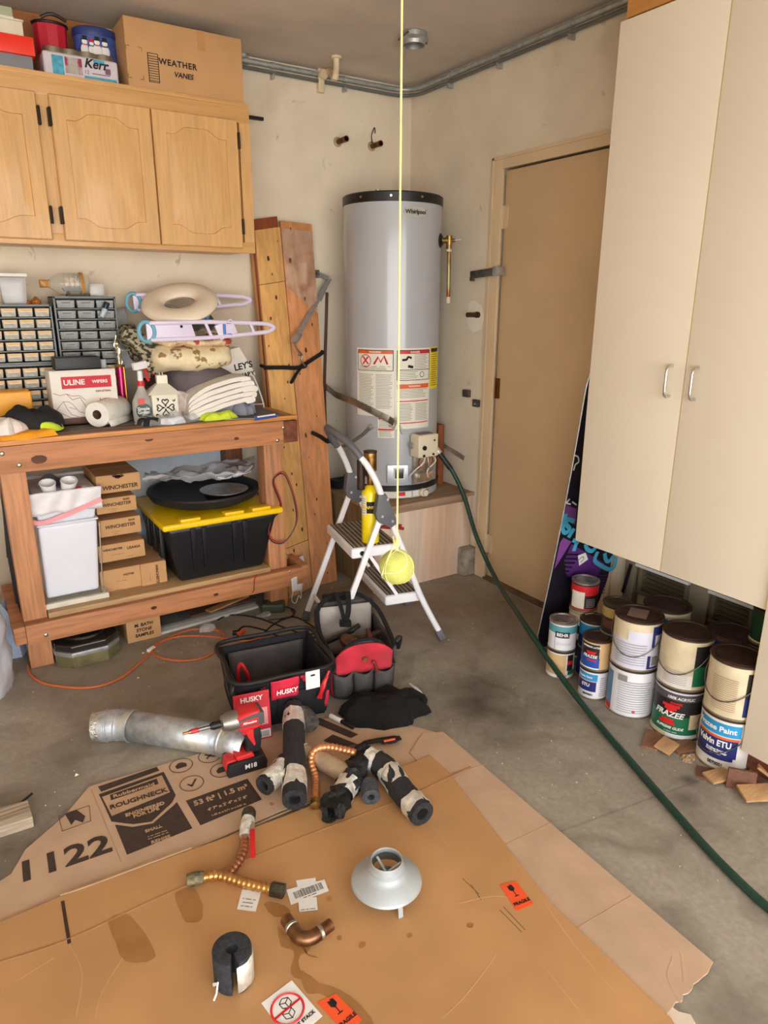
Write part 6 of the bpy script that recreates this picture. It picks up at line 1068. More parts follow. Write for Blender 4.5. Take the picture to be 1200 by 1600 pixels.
mb = MB(); mb.tube([p+V(-.02, .05, .012), p+V(.03, .02, .014), p+V(.075, -.02, .01)], [.006, .009, .007], 8, k=4); mb.tube([p+V(-.02, .05, .012), p+V(.045, .045, .014), p+V(.09, .02, .01)], [.006, .009, .007], 8, k=4); build('grip', mb, M('dark_red_grip', (150, 24, 30), .4), t)
mb = MB(); mb.bar(p+V(-.02, .05, .012), p+V(-.07, .08, .012), .02, .012); build('jaw', mb, DSTEEL, t, bev=.003)
# grey flex pipe, black knobs beside the boards
p = V(*(-0.768, -0.62, 0.797)); q = V(*(-0.634, -0.6, 0.859)); t = thing('gas_pipe', 'thin grey pipe with an open end rising behind the step stool grip', 'pipe', p); mb = MB(); mb.tube([V(*(-0.572, -0.02, 0.716)), V(*(-0.676, -0.35, 0.732)), p, lerp(p, q, .6)+V(0, 0, -.008), q], .009, 10, k=6); build('pipe', mb, M('grey_pipe', (120, 118, 114), .4, .6), t)
mb = MB(); mb.cyl(q-(q-p).normalized()*.005, q+(q-p).normalized()*.018, .0135, n=12); mb.cyl(q+(q-p).normalized()*.018, q+(q-p).normalized()*.019, .009, n=12); build('nut', mb, STEEL, t)
p = V(*(-0.545, -0.03, 0.744)); t = thing('valve_knob', 'black round knob on a bent pipe low on the back wall beside the boards', 'valve', p); mb = MB(); mb.cyl(p+V(0, -.03, 0), p+V(0, .0, 0), .026, n=20); build('knob', mb, BLACK, t, bev=.006)
p = V(*(-0.792, -0.3, 0.805)); mb = MB(); mb.tube([p+V(0, 0, .0), V(*(-0.774, -0.35, 0.792)), V(*(-0.757, -0.4, 0.772)), V(*(-0.75, -0.4, 0.784))], .011, 10, k=4); single('black_hook', 'curved black hook handle beside the right leaning board', 'hook', mb, BLACK, p)
# black case and red bit on the floor behind the tool bags
p = V(*(-0.871, -0.732, 0)); mb = MB(); mb.box(p.x-.07, p.x+.05, p.y-.02, p.y+.1, 0, .06, Matrix.Rotation(-.3, 3, 'Z')); t = thing('black_case', 'low black case on the floor behind the red tool bag under the step stool', 'case', (p.x, p.y+.04, 0)); build('case_body', mb, BLACK, t, bev=.006)
mb = MB(); mb.box(p.x-.071, p.x+.051, p.y-.021, p.y+.101, .038, .041, Matrix.Rotation(-.3, 3, 'Z')); build('seam', mb, M('slot_grey'), t)
p = V(*(-0.776, -0.817, 0)); mb = MB(); mb.lathe([(.012, 0), (.012, .03), (.006, .04), (.004, .055), (.001, .056)], (p.x, p.y, 0), 14); single('red_nozzle', 'small translucent red cap standing behind the red tool bag', 'cap', mb, M('pink_red', (220, 50, 70), .25, coat=.5), p)
# ---------------------------------------------------------------- cardboard on the floor
def flatpoly(pts, z0, z1, mat, name, par=None, lab=None, cat=None, bev=0, O=None):
    mb = MB(); pts = [V(p[0], p[1], 0) for p in pts]; a = sum((pts[i].x*pts[(i+1) % len(pts)].y-pts[(i+1) % len(pts)].x*pts[i].y) for i in range(len(pts)))
    if a < 0: pts = pts[::-1]
    mb.prism([(p.x, p.y) for p in pts], z0, z1)
    if par: return build(name, mb, mat, par, bev=bev, smooth=0)
    return single(name, lab, cat, mb, mat, pts[0], bev=bev, smooth=0)
def crease(par, pts, z, r, mat, name='crease'):
    mb = MB(); mb.tube([(p[0], p[1], z) for p in pts], r, 6, k=4, flat=.3); return build(name, mb, mat, par)
FB_ = M('flattened_box_brown', (194, 146, 96), .62, var=.05, scale=5, bump=.05, bscale=12, col2=(182, 136, 88), thr=(.55, .75), coat=.1)
t = thing('printed_cardboard', 'flattened kraft carton with big dark printing lying under the pipes', 'cardboard', (*(-1.921, -1.69, 0)[0:2], 0))
pb_ = flatpoly([(-2.524, -1.892, 0), (-2.519, -1.756, 0), (-2.451, -1.688, 0), (-2.431, -1.706, 0), (-2.403, -1.694, 0), (-2.361, -1.62, 0), (-2.251, -1.538, 0), (-2.163, -1.439, 0), (-1.717, -1.467, 0), (-1.345, -1.508, 0), (-1.139, -1.699, 0), (-1.068, -1.812, 0), (-1.124, -1.903, 0), (-1.704, -1.853, 0)], .001, .006, KRAFTD, 'sheet', t, bev=.001)
K2 = M('kraft_fold', (182, 148, 118), .8, var=.05); KL = M('kraft_light_edge', (214, 180, 140), .8)
crease(t, [(-2.161, -1.461, 0), (-2.15, -1.808, 0)], .006, .002, K2); crease(t, [(-2.443, -1.862, 0), (-2.167, -1.885, 0), (-1.68, -1.868, 0), (-1.365, -1.885, 0)], .007, .003, KL)
t2 = thing('plain_cardboard', 'long plain pinkish tan cardboard strip lying to the right of the brown sheet', 'cardboard', (*(-1.142, -2.364, 0)[0:2], 0))
rg = random.Random(8); tear = [lerp((-1.08, -2.839, 0), (-1.28, -2.857, 0), k/14)+V(rg.uniform(-.004, .004), rg.uniform(-.004, .004), 0) for k in range(15)]
flatpoly([(-1.134, -1.77, 0), (-1.066, -1.799, 0)]+tear+[(-1.303, -2.858, 0), (-1.324, -2.826, 0), (-1.232, -1.835, 0)], .0065, .0105, KRAFTD, 'sheet', t2, bev=.001)
for pts in ([(-1.262, -2.313, 0), (-1.073, -2.32, 0)], [(-1.294, -2.606, 0), (-1.09, -2.614, 0)], [(-1.193, -1.994, 0), (-1.055, -2.017, 0)]): crease(t2, pts, .0105, .0022, K2)
for pts in ([(-1.149, -2.743, 0), (-1.15, -2.778, 0), (-1.2, -2.801, 0), (-1.231, -2.855, 0)], [(-1.124, -2.751, 0), (-1.123, -2.779, 0), (-1.182, -2.831, 0)]): crease(t2, pts, .0105, .003, KRAFTD)
flatpoly([(-1.269, -2.839, 0), (-1.252, -2.845, 0), (-1.248, -2.864, 0), (-1.232, -2.881, 0), (-1.24, -2.898, 0), (-1.281, -2.888, 0), (-1.29, -2.864, 0)], .001, .0062, M('torn_paper', (226, 208, 188), .9), 'torn_edge', t2)
t3 = thing('brown_cardboard', 'large golden brown flattened box in the foreground with stickers and water stains', 'cardboard', (*(-1.767, -2.286, 0)[0:2], 0))
flatpoly([(-2.537, -2.219, 0), (-2.523, -1.859, 0), (-2.311, -1.853, 0), (-1.721, -1.892, 0), (-1.464, -1.894, 0), (-1.186, -1.888, 0), (-1.188, -1.986, 0), (-1.28, -2.524, 0), (-1.281, -2.869, 0), (-1.334, -2.982, 0)], .0112, .0165, FB_, 'sheet', t3, bev=.0015)
crease(t3, [(-2.527, -1.966, 0), (-2.452, -1.975, 0), (-2.31, -1.995, 0), (-2.081, -1.987, 0), (-1.767, -1.991, 0), (-1.4, -2.012, 0), (-1.113, -2.007, 0)], .0168, .0035, M('fold_shadow_brown', (176, 128, 82), .7))
mb = MB(); mb.bar(V((-2.304, -1.872, 0.017)), V((-2.31, -2.009, 0.017)), .008, .0012); build('cut_slit', mb, M('slit_dark', (66, 44, 26), .9), t3)
crease(t3, [(-2.306, -1.849, 0), (-2.24, -1.856, 0), (-1.978, -1.869, 0)], .0170, .003, KL, 'raised_edge')
CR = M('light_scuff', (202, 156, 108), .7)
for pts in ([(-2.31, -2.013, 0), (-2.299, -2.105, 0), (-2.329, -2.205, 0)], [(-2.16, -2.062, 0), (-2.22, -2.119, 0), (-2.272, -2.175, 0), (-2.295, -2.226, 0)], [(-1.478, -2.403, 0), (-1.389, -2.432, 0), (-1.353, -2.464, 0)], [(-1.686, -2.613, 0), (-1.605, -2.598, 0), (-1.491, -2.561, 0)], [(-1.417, -2.608, 0), (-1.425, -2.686, 0), (-1.432, -2.757, 0)], [(-2.421, -2.046, 0), (-2.347, -2.029, 0)], [(-1.363, -2.059, 0), (-1.377, -2.158, 0), (-1.382, -2.24, 0)], [(-1.296, -2.518, 0), (-1.323, -2.648, 0), (-1.335, -2.769, 0)]):
    crease(t3, pts, .0166, .0014, CR, 'scuff')
for pts in ([(-1.413, -2.374, 0), (-1.422, -2.427, 0)], [(-1.403, -2.473, 0), (-1.401, -2.549, 0)], [(-1.419, -2.347, 0), (-1.415, -2.409, 0)], [(-1.389, -2.471, 0), (-1.39, -2.549, 0)]): crease(t3, pts, .0166, .0012, M('dark_scuff', (110, 96, 66), .8), 'scuff')
WS = M('wet_stain', (168, 118, 70), .3, var=.08, coat=.3)
def stain(pts, seed):
    mb = MB(); P = catmull([V(p[0], p[1], .0168) for p in pts], 5, closed=True); P = [p+V(.004*nz((p.x, p.y, 0), 60, seed), .004*nz((p.y, p.x, 1), 60, seed), 0) for p in P]; c = sum(P, V(0, 0, 0))/len(P)
    P = [p+V(0, 0, .00006*seed) for p in P]; ar = sum(P[i].x*P[(i+1) % len(P)].y-P[(i+1) % len(P)].x*P[i].y for i in range(len(P))); P = P if ar > 0 else P[::-1]
    me_ = MB(); me_.add(P, [tuple(range(len(P)))]); build('water_stain', me_, WS, t3, fixn=False, smooth=0)
stain([(-1.881, -2.224, 0), (-1.876, -2.268, 0), (-1.855, -2.292, 0), (-1.828, -2.305, 0), (-1.857, -2.33, 0), (-1.836, -2.352, 0), (-1.869, -2.322, 0), (-1.888, -2.366, 0), (-1.87, -2.404, 0), (-1.908, -2.353, 0), (-1.878, -2.306, 0), (-1.896, -2.276, 0)], 1)
stain([(-1.887, -2.357, 0), (-1.864, -2.407, 0), (-1.828, -2.457, 0), (-1.809, -2.519, 0), (-1.822, -2.565, 0), (-1.851, -2.524, 0), (-1.853, -2.474, 0), (-1.876, -2.43, 0), (-1.899, -2.408, 0)], 2)
stain([(-1.884, -2.146, 0), (-1.86, -2.157, 0), (-1.838, -2.193, 0), (-1.85, -2.212, 0), (-1.876, -2.195, 0), (-1.885, -2.168, 0)], 3)
stain([(-2.22, -1.988, 0), (-2.172, -2.008, 0), (-2.15, -2.125, 0), (-2.164, -2.154, 0), (-2.213, -2.123, 0), (-2.218, -2.062, 0)], 4); stain([(-2.061, -2, 0), (-2.015, -2.012, 0), (-2.024, -2.102, 0), (-2.062, -2.095, 0)], 5)
for (px, k) in (((-1.741, -2.219, 0), 0), ((-1.734, -2.185, 0), 1), ((-1.775, -2.332, 0), 2), ((-1.738, -2.376, 0), 3), ((-1.63, -2.414, 0), 4), ((-1.492, -2.47, 0), 5), ((-1.722, -1.825, 0), 6)): stain([(px[0]+.007*math.cos(a)*(1+.4*(k % 2)), px[1]+.007*math.sin(a)) for a in (0, 1, 2, 3, 4, 5)], k)
# printing
def fr(p, q): a, b = V(p), V(q); u = (b-a); u.z = 0; u.normalize(); return V(a.x, a.y, .0064), u, V(-u.y, u.x, 0)
O_, pu, pv = fr((-2.161, -1.461, 0), (-1.669, -1.489, 0))
def lc(p): d = V(p[0], p[1], 0)-V(O_.x, O_.y, 0); return (d.dot(pu), d.dot(pv))
PR = M('dark_print', (66, 50, 42), .8, var=.08, scale=60)
def pgon(mb, pts, dz=0.0): 
    P = [V(p[0], p[1], O_.z+dz) for p in pts]; return mb.add(P, [tuple(range(len(P)))])
def on(p, dz=.0): return V(p[0], p[1], O_.z+dz)
mb = MB(); text(mb, '1122', .105, on((-2.278, -1.714, 0)), pu, pv, bold=.003, sp=1.0, sx=1.15)
pgon(mb, [(-2.141, -1.456, 0), (-1.961, -1.456, 0), (-1.959, -1.48, 0), (-2.137, -1.486, 0)], .0004)
pgon(mb, [(-2.146, -1.494, 0), (-1.949, -1.493, 0), (-1.949, -1.623, 0), (-1.968, -1.65, 0), (-2.041, -1.698, 0), (-2.089, -1.68, 0), (-2.139, -1.636, 0), (-2.142, -1.559, 0)], .0004)
pgon(mb, [(-2.133, -1.654, 0), (-2.092, -1.691, 0), (-2.04, -1.707, 0), (-1.964, -1.662, 0), (-1.955, -1.655, 0), (-1.95, -1.787, 0), (-2.131, -1.79, 0)], .0004); pgon(mb, [(-1.931, -1.664, 0), (-1.736, -1.667, 0), (-1.735, -1.781, 0), (-1.927, -1.788, 0)], .0004)
pgon(mb, [(-2.247, -1.532, 0), (-2.215, -1.53, 0), (-2.198, -1.572, 0), (-2.209, -1.596, 0), (-2.226, -1.573, 0), (-2.239, -1.589, 0)], .0004)
for c in ((-1.893, -1.492, 0), (-1.798, -1.493, 0), (-1.891, -1.596, 0), (-1.789, -1.584, 0)):
    P = [on(c, .001)+pu*.036*math.cos(k*pi/14)+pv*.036*math.sin(k*pi/14) for k in range(28)]; mb.tube(P, .0012, 4, closed=True)
for c, L in (((-1.891, -1.596, 0), [(-.012, .0), (-.003, -.012), (.016, .014)]), ((-1.798, -1.493, 0), [(-.012, -.01), (.012, .012)]), ((-1.798, -1.493, 0), [(.012, -.01), (-.012, .012)])): strokes(mb, [L], on(c), pu, pv, 1, r=.003)
for c in ((-1.893, -1.492, 0), (-1.789, -1.584, 0)): P = on(c, .0005); mb.add([P+pu*a+pv*b for a, b in ((-.016, -.012), (.016, -.012), (.018, .004), (.006, .016), (-.006, .016), (-.018, .004))], [tuple(range(6))])
mb.tube([on((-2.264, -1.53, 0), .001), on((-2.18, -1.532, 0), .001), on((-2.189, -1.602, 0), .001), on((-2.265, -1.602, 0), .001), on((-2.264, -1.53, 0), .001)], .0008, 4)
pgon(mb, [(-1.397, -1.604, 0), (-1.335, -1.737, 0), (-1.379, -1.75, 0), (-1.442, -1.619, 0)], .0004); pgon(mb, [(-1.434, -1.481, 0), (-1.388, -1.491, 0), (-1.322, -1.652, 0), (-1.355, -1.657, 0)], .0004)
build('printing', mb, PR, t, fixn=False)
mb = MB(); pgon(mb, [(-2.14, -1.512, 0), (-1.959, -1.507, 0), (-1.96, -1.601, 0), (-2.133, -1.613, 0)], .0006)
text(mb, 'ENGINEERED\nFOR LIFE', .019, on((-2.044, -1.644, 0), .0005), pu, pv, bold=.0008, lsp=.85); text(mb, 'SMALL', .016, on((-2.044, -1.73, 0), .0005), pu, pv, bold=.0006); text(mb, 'REMISE', .017, on((-2.038, -1.783, 0), .0005), pu, pv, bold=.0008); text(mb, '- -- ---- ----\n--- ----- -- --', .012, on((-2.04, -1.759, 0), .0005), pu, pv, bold=.0004, lsp=.8)
text(mb, '53 ft³ | 1.5 m³', .030, on((-1.832, -1.696, 0), .0005), pu, pv, bold=.0009); text(mb, "4' 7\" x 2' 4\" x 2' 8\"", .016, on((-1.828, -1.742, 0), .0005), pu, pv, bold=.0005); text(mb, '1.40 m x 0.71 m x 0.81 m', .010, on((-1.835, -1.77, 0), .0005), pu, pv, bold=.0003)
build('light_printing', mb, M('kraft_print_light', (192, 156, 122), .85), t, fixn=False)
mb = MB(); pgon(mb, [(-2.118, -1.516, 0), (-1.977, -1.515, 0), (-1.979, -1.544, 0), (-2.121, -1.543, 0)], .001); text(mb, 'ROUGHNECK', .028, on((-2.048, -1.58, 0), .001), pu, pv, bold=.0016, sx=.95); build('lettering', mb, PR, t, fixn=False)
mb = MB(); text(mb, 'Rubbermaid', .020, on((-2.051, -1.534, 0), .0016), pu, pv, bold=.0003, sx=1.25); build('lettering', mb, M('kraft_print_light', ()), t)
# stickers
def sticker(name, lab, pts, mat, group=None, z=.0172, cat='sticker'):
    pts = [V(p[0], p[1], 0) for p in pts]; c = sum(pts, V(0, 0, 0))/len(pts); a = sum((pts[i].x*pts[(i+1) % len(pts)].y-pts[(i+1) % len(pts)].x*pts[i].y) for i in range(len(pts)))
    t = thing(name, lab, cat, (c.x, c.y, z), group)
    if a < 0: pts = pts[::-1]
    mb = MB(); mb.prism([(p.x, p.y) for p in pts], z, z+.0006); build('paper', mb, mat, t); return t, V(c.x, c.y, z+.0007)
OS = M('fluorescent_orange', (250, 92, 44), .5, var=.01)
def glass_icon(mb, c, u, v, s):
    mb.add([c+u*(a*s)+v*(b*s) for a, b in ((-.3, .9), (-.05, .8), (.0, .95), (.3, .85), (.34, .3), (.1, .05), (-.1, .05), (-.34, .3))], [tuple(range(8))]); mb.add([c+u*(a*s)+v*(b*s) for a, b in ((-.05, .08), (.05, .08), (.05, -.6), (-.05, -.6))], [(3, 2, 1, 0)]); mb.add([c+u*(a*s)+v*(b*s) for a, b in ((-.28, -.58), (.28, -.58), (.28, -.7), (-.28, -.7))], [(3, 2, 1, 0)])
t, c = sticker('fragile_sticker', 'fluorescent orange fragile sticker with a broken glass near the right edge of the brown sheet', [(-1.352, -2.415, 0), (-1.308, -2.429, 0), (-1.321, -2.505, 0), (-1.371, -2.498, 0)], OS)
_, u, v = fr((-1.371, -2.498, 0), (-1.321, -2.505, 0)); mb = MB(); glass_icon(mb, c+v*.012, u, v, .023); text(mb, 'FRAGILE', .0125, c-v*.024, u, v, bold=.0006); build('print', mb, INK, t, fixn=False)
t, c = sticker('fragile_sticker', 'fluorescent orange fragile sticker with a broken glass at the very bottom of the picture', [(-1.89, -2.444, 0), (-1.847, -2.448, 0), (-1.828, -2.527, 0), (-1.871, -2.534, 0)], OS)
_, u, v = fr((-1.871, -2.534, 0), (-1.828, -2.527, 0)); mb = MB(); glass_icon(mb, c+v*.014, u, v, .024); text(mb, 'FRAGILE', .0125, c-v*.024, u, v, bold=.0008); build('print', mb, INK, t, fixn=False)
t, c = sticker('no_stacking_sticker', 'white square sticker with a red circle struck through stacked boxes at the bottom', [(-1.991, -2.382, 0), (-1.914, -2.369, 0), (-1.894, -2.476, 0), (-1.973, -2.492, 0)], PAPER)
_, u, v = fr((-1.973, -2.492, 0), (-1.894, -2.476, 0)); mb = MB(); cc_ = V(*(-1.949, -2.423, 0.018)); P = [cc_+u*.034*math.cos(k*pi/16)+v*.034*math.sin(k*pi/16) for k in range(32)]; mb.tube(P, .0026, 4, closed=True); mb.bar(cc_-u*.034*math.cos(.1), cc_+u*.034, .005, .0008); build('red_ring', mb, M('sign_red', (214, 30, 44), .5), t)
mb = MB()
def wf(mb, c, s, th=.0016):
    h = [(0, 1), (.87, .5), (.87, -.5), (0, -1), (-.87, -.5), (-.87, .5)]
    for i in range(6): mb.bar(c+u*h[i][0]*s+v*h[i][1]*s, c+u*h[(i+1) % 6][0]*s+v*h[(i+1) % 6][1]*s, th, .0006)
    for i in (1, 3, 5): mb.bar(c, c+u*h[i][0]*s+v*h[i][1]*s, th, .0006)
wf(mb, cc_+v*.013+u*.004, .013); wf(mb, cc_-v*.010-u*.004, .013); text(mb, 'DO NOT STACK', .0105, V(*(-1.942, -2.466, 0.018)), u, v, bold=.0006); build('print', mb, INK, t)
t, c = sticker('paper_label', 'single small white label left of the overlapping shipping labels', [(-1.914, -2.077, 0), (-1.875, -2.108, 0), (-1.911, -2.158, 0), (-1.947, -2.127, 0)], PAPER)
_, u, v = fr((-1.947, -2.127, 0), (-1.911, -2.158, 0)); mb = MB(); text(mb, '- ---- --\n-------\n-- --- -', .012, c-v*.008, u, v, lsp=.9, bold=.0004); build('print', mb, GREYT, t)
for k, (pts, lab) in enumerate((([(-1.786, -2.124, 0), (-1.74, -2.143, 0), (-1.75, -2.17, 0), (-1.794, -2.152, 0)], 'white shipping label at the back of the overlapping three'), ([(-1.82, -2.139, 0), (-1.723, -2.161, 0), (-1.731, -2.199, 0), (-1.83, -2.187, 0)], 'white shipping label with a barcode lying in the middle of the three'), ([(-1.807, -2.179, 0), (-1.766, -2.2, 0), (-1.781, -2.236, 0), (-1.822, -2.217, 0)], 'white shipping label in front of the overlapping three'))):
    t, c = sticker('shipping_label', lab, pts, PAPER, 'shipping labels on the brown sheet', z=.0172+.0007*k); _, u, v = fr(pts[3], pts[2]); mb = MB(); rb = random.Random(k)
    if k == 1:
        x = -.036
        while x < .04: w_ = rb.choice((.0008, .0014, .002)); mb.add([c+u*a+v*b for a, b in ((x, -.01), (x+w_, -.01), (x+w_, .012), (x, .012))], [(0, 1, 2, 3)]); x += w_+rb.choice((.0009, .0016))
    text(mb, '--- -- ----', .01, c-v*.015, u, v, bold=.0004); build('print', mb, INK if k == 1 else GREYT, t, fixn=False)
# ---------------------------------------------------------------- vent duct elbow
t = thing('vent_duct', 'long galvanised vent duct with an adjustable elbow lying on the concrete', 'duct', (-1.906, -1.369, 0))
DU = M('galvanised_duct', (186, 190, 194), .5, .7, var=.14, scale=34, col2=(206, 204, 186), thr=(.52, .62), bump=.1, bscale=40)
def rings(mb, P, r, n=28, seam=()): mb.tube(P, r, n)
P = [V(*q) for q in ((-2.099, -1.191, 0.05), (-2.057, -1.209, 0.053), (-2.018, -1.225, 0.053), (-1.985, -1.255, 0.053))]
mb = MB(); mb.tube(catmull(P, 4), [.049]*3+[.0515]*10, 32, cap=False); build('elbow', mb, DU, t, solid=.0015)
for q, qn in ((P[1], P[2]), (P[2], P[3]), (P[3], V(*(-1.702, -1.552, 0.053)))):
    d = (qn-q).normalized(); mb = MB(); mb.lathe([(.052, -.004), (.0555, -.002), (.0555, .002), (.052, .004)], q, 32, d, cap=False); build('seam', mb, DU, t)
a, b = P[3], V(*(-1.748, -1.498, 0.053)); d = (b-a).normalized(); mb = MB(); mb.lathe([(.0505, 0), (.0505, (b-a).length)], a, 36, d, cap=False); build('pipe', mb, DU, t, solid=.0012)
c2 = V(*(-1.696, -1.581, 0.053)); d2 = (c2-b).normalized(); mb = MB(); mb.lathe([(.052, 0), (.055, .003), (.055, .008), (.052, .011), (.050, .03), (.049, (c2-b).length)], b, 36, d2, cap=False); build('end_collar', mb, DU, t, solid=.0015)
mb = MB(); o = P[0]; d = (P[1]-P[0]).normalized(); mb.lathe([(.05, 0), (.0505, .018), (.0495, .035)], o, 32, d, cap=False); build('tape', mb, M('crumpled_foil', (200, 198, 190), .35, .9, var=.15, scale=60, bump=1., bscale=80), t)
mb = MB(); mb.lathe([(.046, .01), (.001, .012)], o, 24, d, cap=False); build('inner_dark', mb, DARK, t)
# ---------------------------------------------------------------- tool bags
RB = M('bag_red', (214, 36, 66), .75, var=.06, scale=30, bump=.2, bscale=200); NB = M('bag_black', (24, 23, 30), .85, var=.15, scale=30, bump=.3, bscale=150); GI = M('bag_inside', (72, 66, 66), .8, var=.15, scale=15)
def bag_shell(name, lab, base, ux_, L, D, Hh, mats, group=None, flare=.015):
    base = V(base); ux_ = V(ux_).normalized(); vy = V(-ux_.y, ux_.x, 0)     # base = front left corner, depth goes along vy
    W = lambda x, y, z: base+ux_*x+vy*y+V(0, 0, z)
    t = thing(name, lab, 'tool bag', W(L/2, D/2, 0), group); return t, W
def wall4(mb, a, b, c, d, th):
    n = (V(b)-V(a)).cross(V(d)-V(a)).normalized()*th; f = [V(a), V(b), V(c), V(d)]; mb.add(f+[p-n for p in f], [(0, 1, 2, 3), (7, 6, 5, 4), (0, 4, 5, 1), (1, 5, 6, 2), (2, 6, 7, 3), (3, 7, 4, 0)]); return mb
fl, frr = V((-1.646, -1.402, 0)), V((-1.343, -1.446, 0)); L = (frr-fl).length; D = .23; Hh = .2
t, W = bag_shell('tool_bag', 'open black and red tool bag with a framed mouth beside the drill', fl, frr-fl, L, D, Hh, None)
e = .02
B = lambda x, y, z: W(x+(x/L-.5)*e*(z/Hh)*2, y+(y/D-.5)*.03*(z/Hh)*2, z)
def panel(nm, a, b, mat, z0=0, z1=Hh, seed=0, th=.008, bulge=.01, par=None):
    n = None
    def fn(u, v):
        z = z0+(z1-z0)*v; x = a[0]+(b[0]-a[0])*u; y = a[1]+(b[1]-a[1])*u; p = B(x, y, z); out = (W(x, y, 0)-W(L/2, D/2, 0)).normalized(); return p+out*(bulge*math.sin(pi*u)*math.sin(pi*v)+.005*nz((u*3, v*3, seed), 1.5, seed))
    mb = MB(); mb.grid(fn, 12, 8); return build(nm, mb, mat, par or t, solid=th)
panel('front_panel', (0, 0), (L, 0), NB, seed=1); panel('side_panel', (0, 0), (0, D), NB, seed=2); panel('side_panel', (L, 0), (L, D), NB, seed=3); panel('back_panel', (0, D), (L, D), NB, seed=4)
mb = MB(); mb.grid(lambda u, v: W(u*L, v*D, .01), 3, 3); build('bottom_panel', mb, GI, t, solid=.01)
panel('inner_lining', (.02, D-.016), (L-.02, D-.016), GI, .03, Hh-.02, seed=5, th=.004)
mb = MB(); mb.tube([B(0, 0, Hh), B(L/2, -.008, Hh+.0), B(L, 0, Hh), B(L+.005, D/2, Hh+.01), B(L, D, Hh+.012), B(L/2, D+.005, Hh+.015), B(0, D, Hh+.012), B(-.005, D/2, Hh+.01)], .0085, 10, k=5, closed=True); build('mouth_frame', mb, BLACK, t)
panel('pocket', (.015, -.012), (.12, -.012), NB, .0, .13, seed=7, bulge=.012); panel('pocket', (.12, -.012), (L-.01, -.012), NB, 0, .13, seed=8, bulge=.015)
o = panel('red_patch', (.10, -.02), (.19, -.02), RB, .115, .195, seed=9, th=.003, bulge=.004)
mb = MB(); text(mb, 'HUSKY', .024, B(.147, -.034, .152), frr-fl, (0, 0, 1), bold=.0012, ital=.1); 
build('lettering', mb, PAPER, o)
panel('red_patch', (.02, -.02), (.06, -.02), RB, .095, .13, seed=10, th=.003, bulge=.004); panel('red_patch', (L-.015, -.015), (L-.004, -.014), RB, .03, .1, seed=10, th=.003, bulge=.004); panel('red_patch', (.2, -.006), (.26, -.006), RB, .13, .185, seed=11, th=.003, bulge=.003)
mb = MB(); mb.tube([B(.0, .02, Hh), B(-.018, .0, Hh-.03), B(-.014, -.004, Hh-.09), B(-.004, -.006, .05)], .008, 8, k=4, flat=.4); mb.tube([B(.0, .1, Hh-.02), B(-.02, .09, Hh-.06), B(-.012, .05, .03)], .008, 8, k=4, flat=.4); build('strap', mb, BLACK, t)
p = B(.235, -.024, .17); q_ = (frr-fl).normalized(); t2 = thing('white_price_tag', 'white hang tag tucked in the front of the open black tool bag', 'tag', p); mb = MB(); mb.bar(p-V(0, 0, .035), p+V(0, 0, .035), .052, .002, (-q_.y*-1, -q_.x, 0)) ; build('tag_card', mb, PAPER, t2, bev=.0008)
mb = MB(); mb.bar(p+V(0, 0, .018)-q_*.008+V(q_.y, -q_.x, 0)*.002, p+V(0, 0, .018)+q_*.008+V(q_.y, -q_.x, 0)*.002, .001, .006); build('slot', mb, INK, t2)
p = B(.268, -.02, .14); t2 = thing('red_snips', 'red handled snips hooked at the right front corner of the open tool bag', 'snips', p); mb = MB(); mb.tube([p+V(-.01, -.01, -.05), p+V(.0, -.015, 0), p+q_*.03+V(0, 0, .045)], [.006, .009, .005], 8, k=4); build('handle', mb, REDP, t2); mb = MB(); mb.tube([p+V(-.02, -.01, -.045), p+V(-.005, -.02, -.01), p+q_*.02+V(0, -.01, .03)], [.005, .007, .004], 8, k=4); build('handle', mb, REDP, t2)
for k, (x, h, m_) in enumerate(((.07, .17, CHROME), (.078, .175, REDP), (.062, .165, DSTEEL))):
    p = B(x, -.02, .12); mb = MB(); mb.tube([p, p+V(0, 0, h-.12)], .004, 8); single('screwdriver', ['bright steel screwdriver in the front pocket of the open tool bag', 'red screwdriver in the front pocket of the open tool bag', 'dull grey screwdriver in the front pocket of the open tool bag'][k], 'screwdriver', mb, m_, p)
p = B(.03, .12, .15); t2 = thing('red_tool', 'red plastic handled tool standing inside the open black tool bag', 'tool', p-V(0, 0, .12)); mb = MB(); mb.tube([p-V(0, 0, .12), p, p+V(.012, .0, .04), p+V(.03, -.01, .005), p+V(.035, -.01, -.03)], .007, 8, k=5); build('tool_body', mb, REDP, t2)
# second, worn red and grey bag
RW_ = M('bag_red_worn', (196, 44, 60), .85, var=.12, scale=14, col2=(150, 50, 56), thr=(.5, .7), bump=.3, bscale=120); GW = M('bag_grey_worn', (76, 72, 72), .9, var=.15, scale=14, bump=.4, bscale=90)
fl, frr = V((-1.276, -1.386, 0)), V((-1.055, -1.449, 0)); L = (frr-fl).length+.0; D = .27; Hh = .21; e = .01
t, W = bag_shell('tool_bag', 'worn red and grey tool bag with a rounded front flap below the step stool', fl, frr-fl, L, D, Hh, None)
B = lambda x, y, z: W(x+(x/L-.5)*e*(z/Hh)*2, y+(y/D-.5)*.02*(z/Hh)*2, z)
panel('side_panel', (0, 0), (0, D), RW_, 0, .19, seed=12, bulge=.02); panel('side_panel', (L, 0), (L, D), GW, 0, .19, seed=13, bulge=.02); panel('back_panel', (0, D), (L, D), GW, 0, .26, seed=14)
mb = MB(); mb.grid(lambda u, v: W(u*L, v*D, .01), 3, 3); build('bottom_panel', mb, GI, t, solid=.01)
def arch(u, v, z0, z1, y, sq=.5): zt_ = z1-(abs(2*u-1)**2.6)*(z1-z0)*sq; return B(u*L, y, z0+(zt_-z0)*v)
mb = MB(); mb.grid(lambda u, v: arch(u, v, 0, .238, 0), 20, 12); build('front_panel', mb, GW, t, solid=.01)
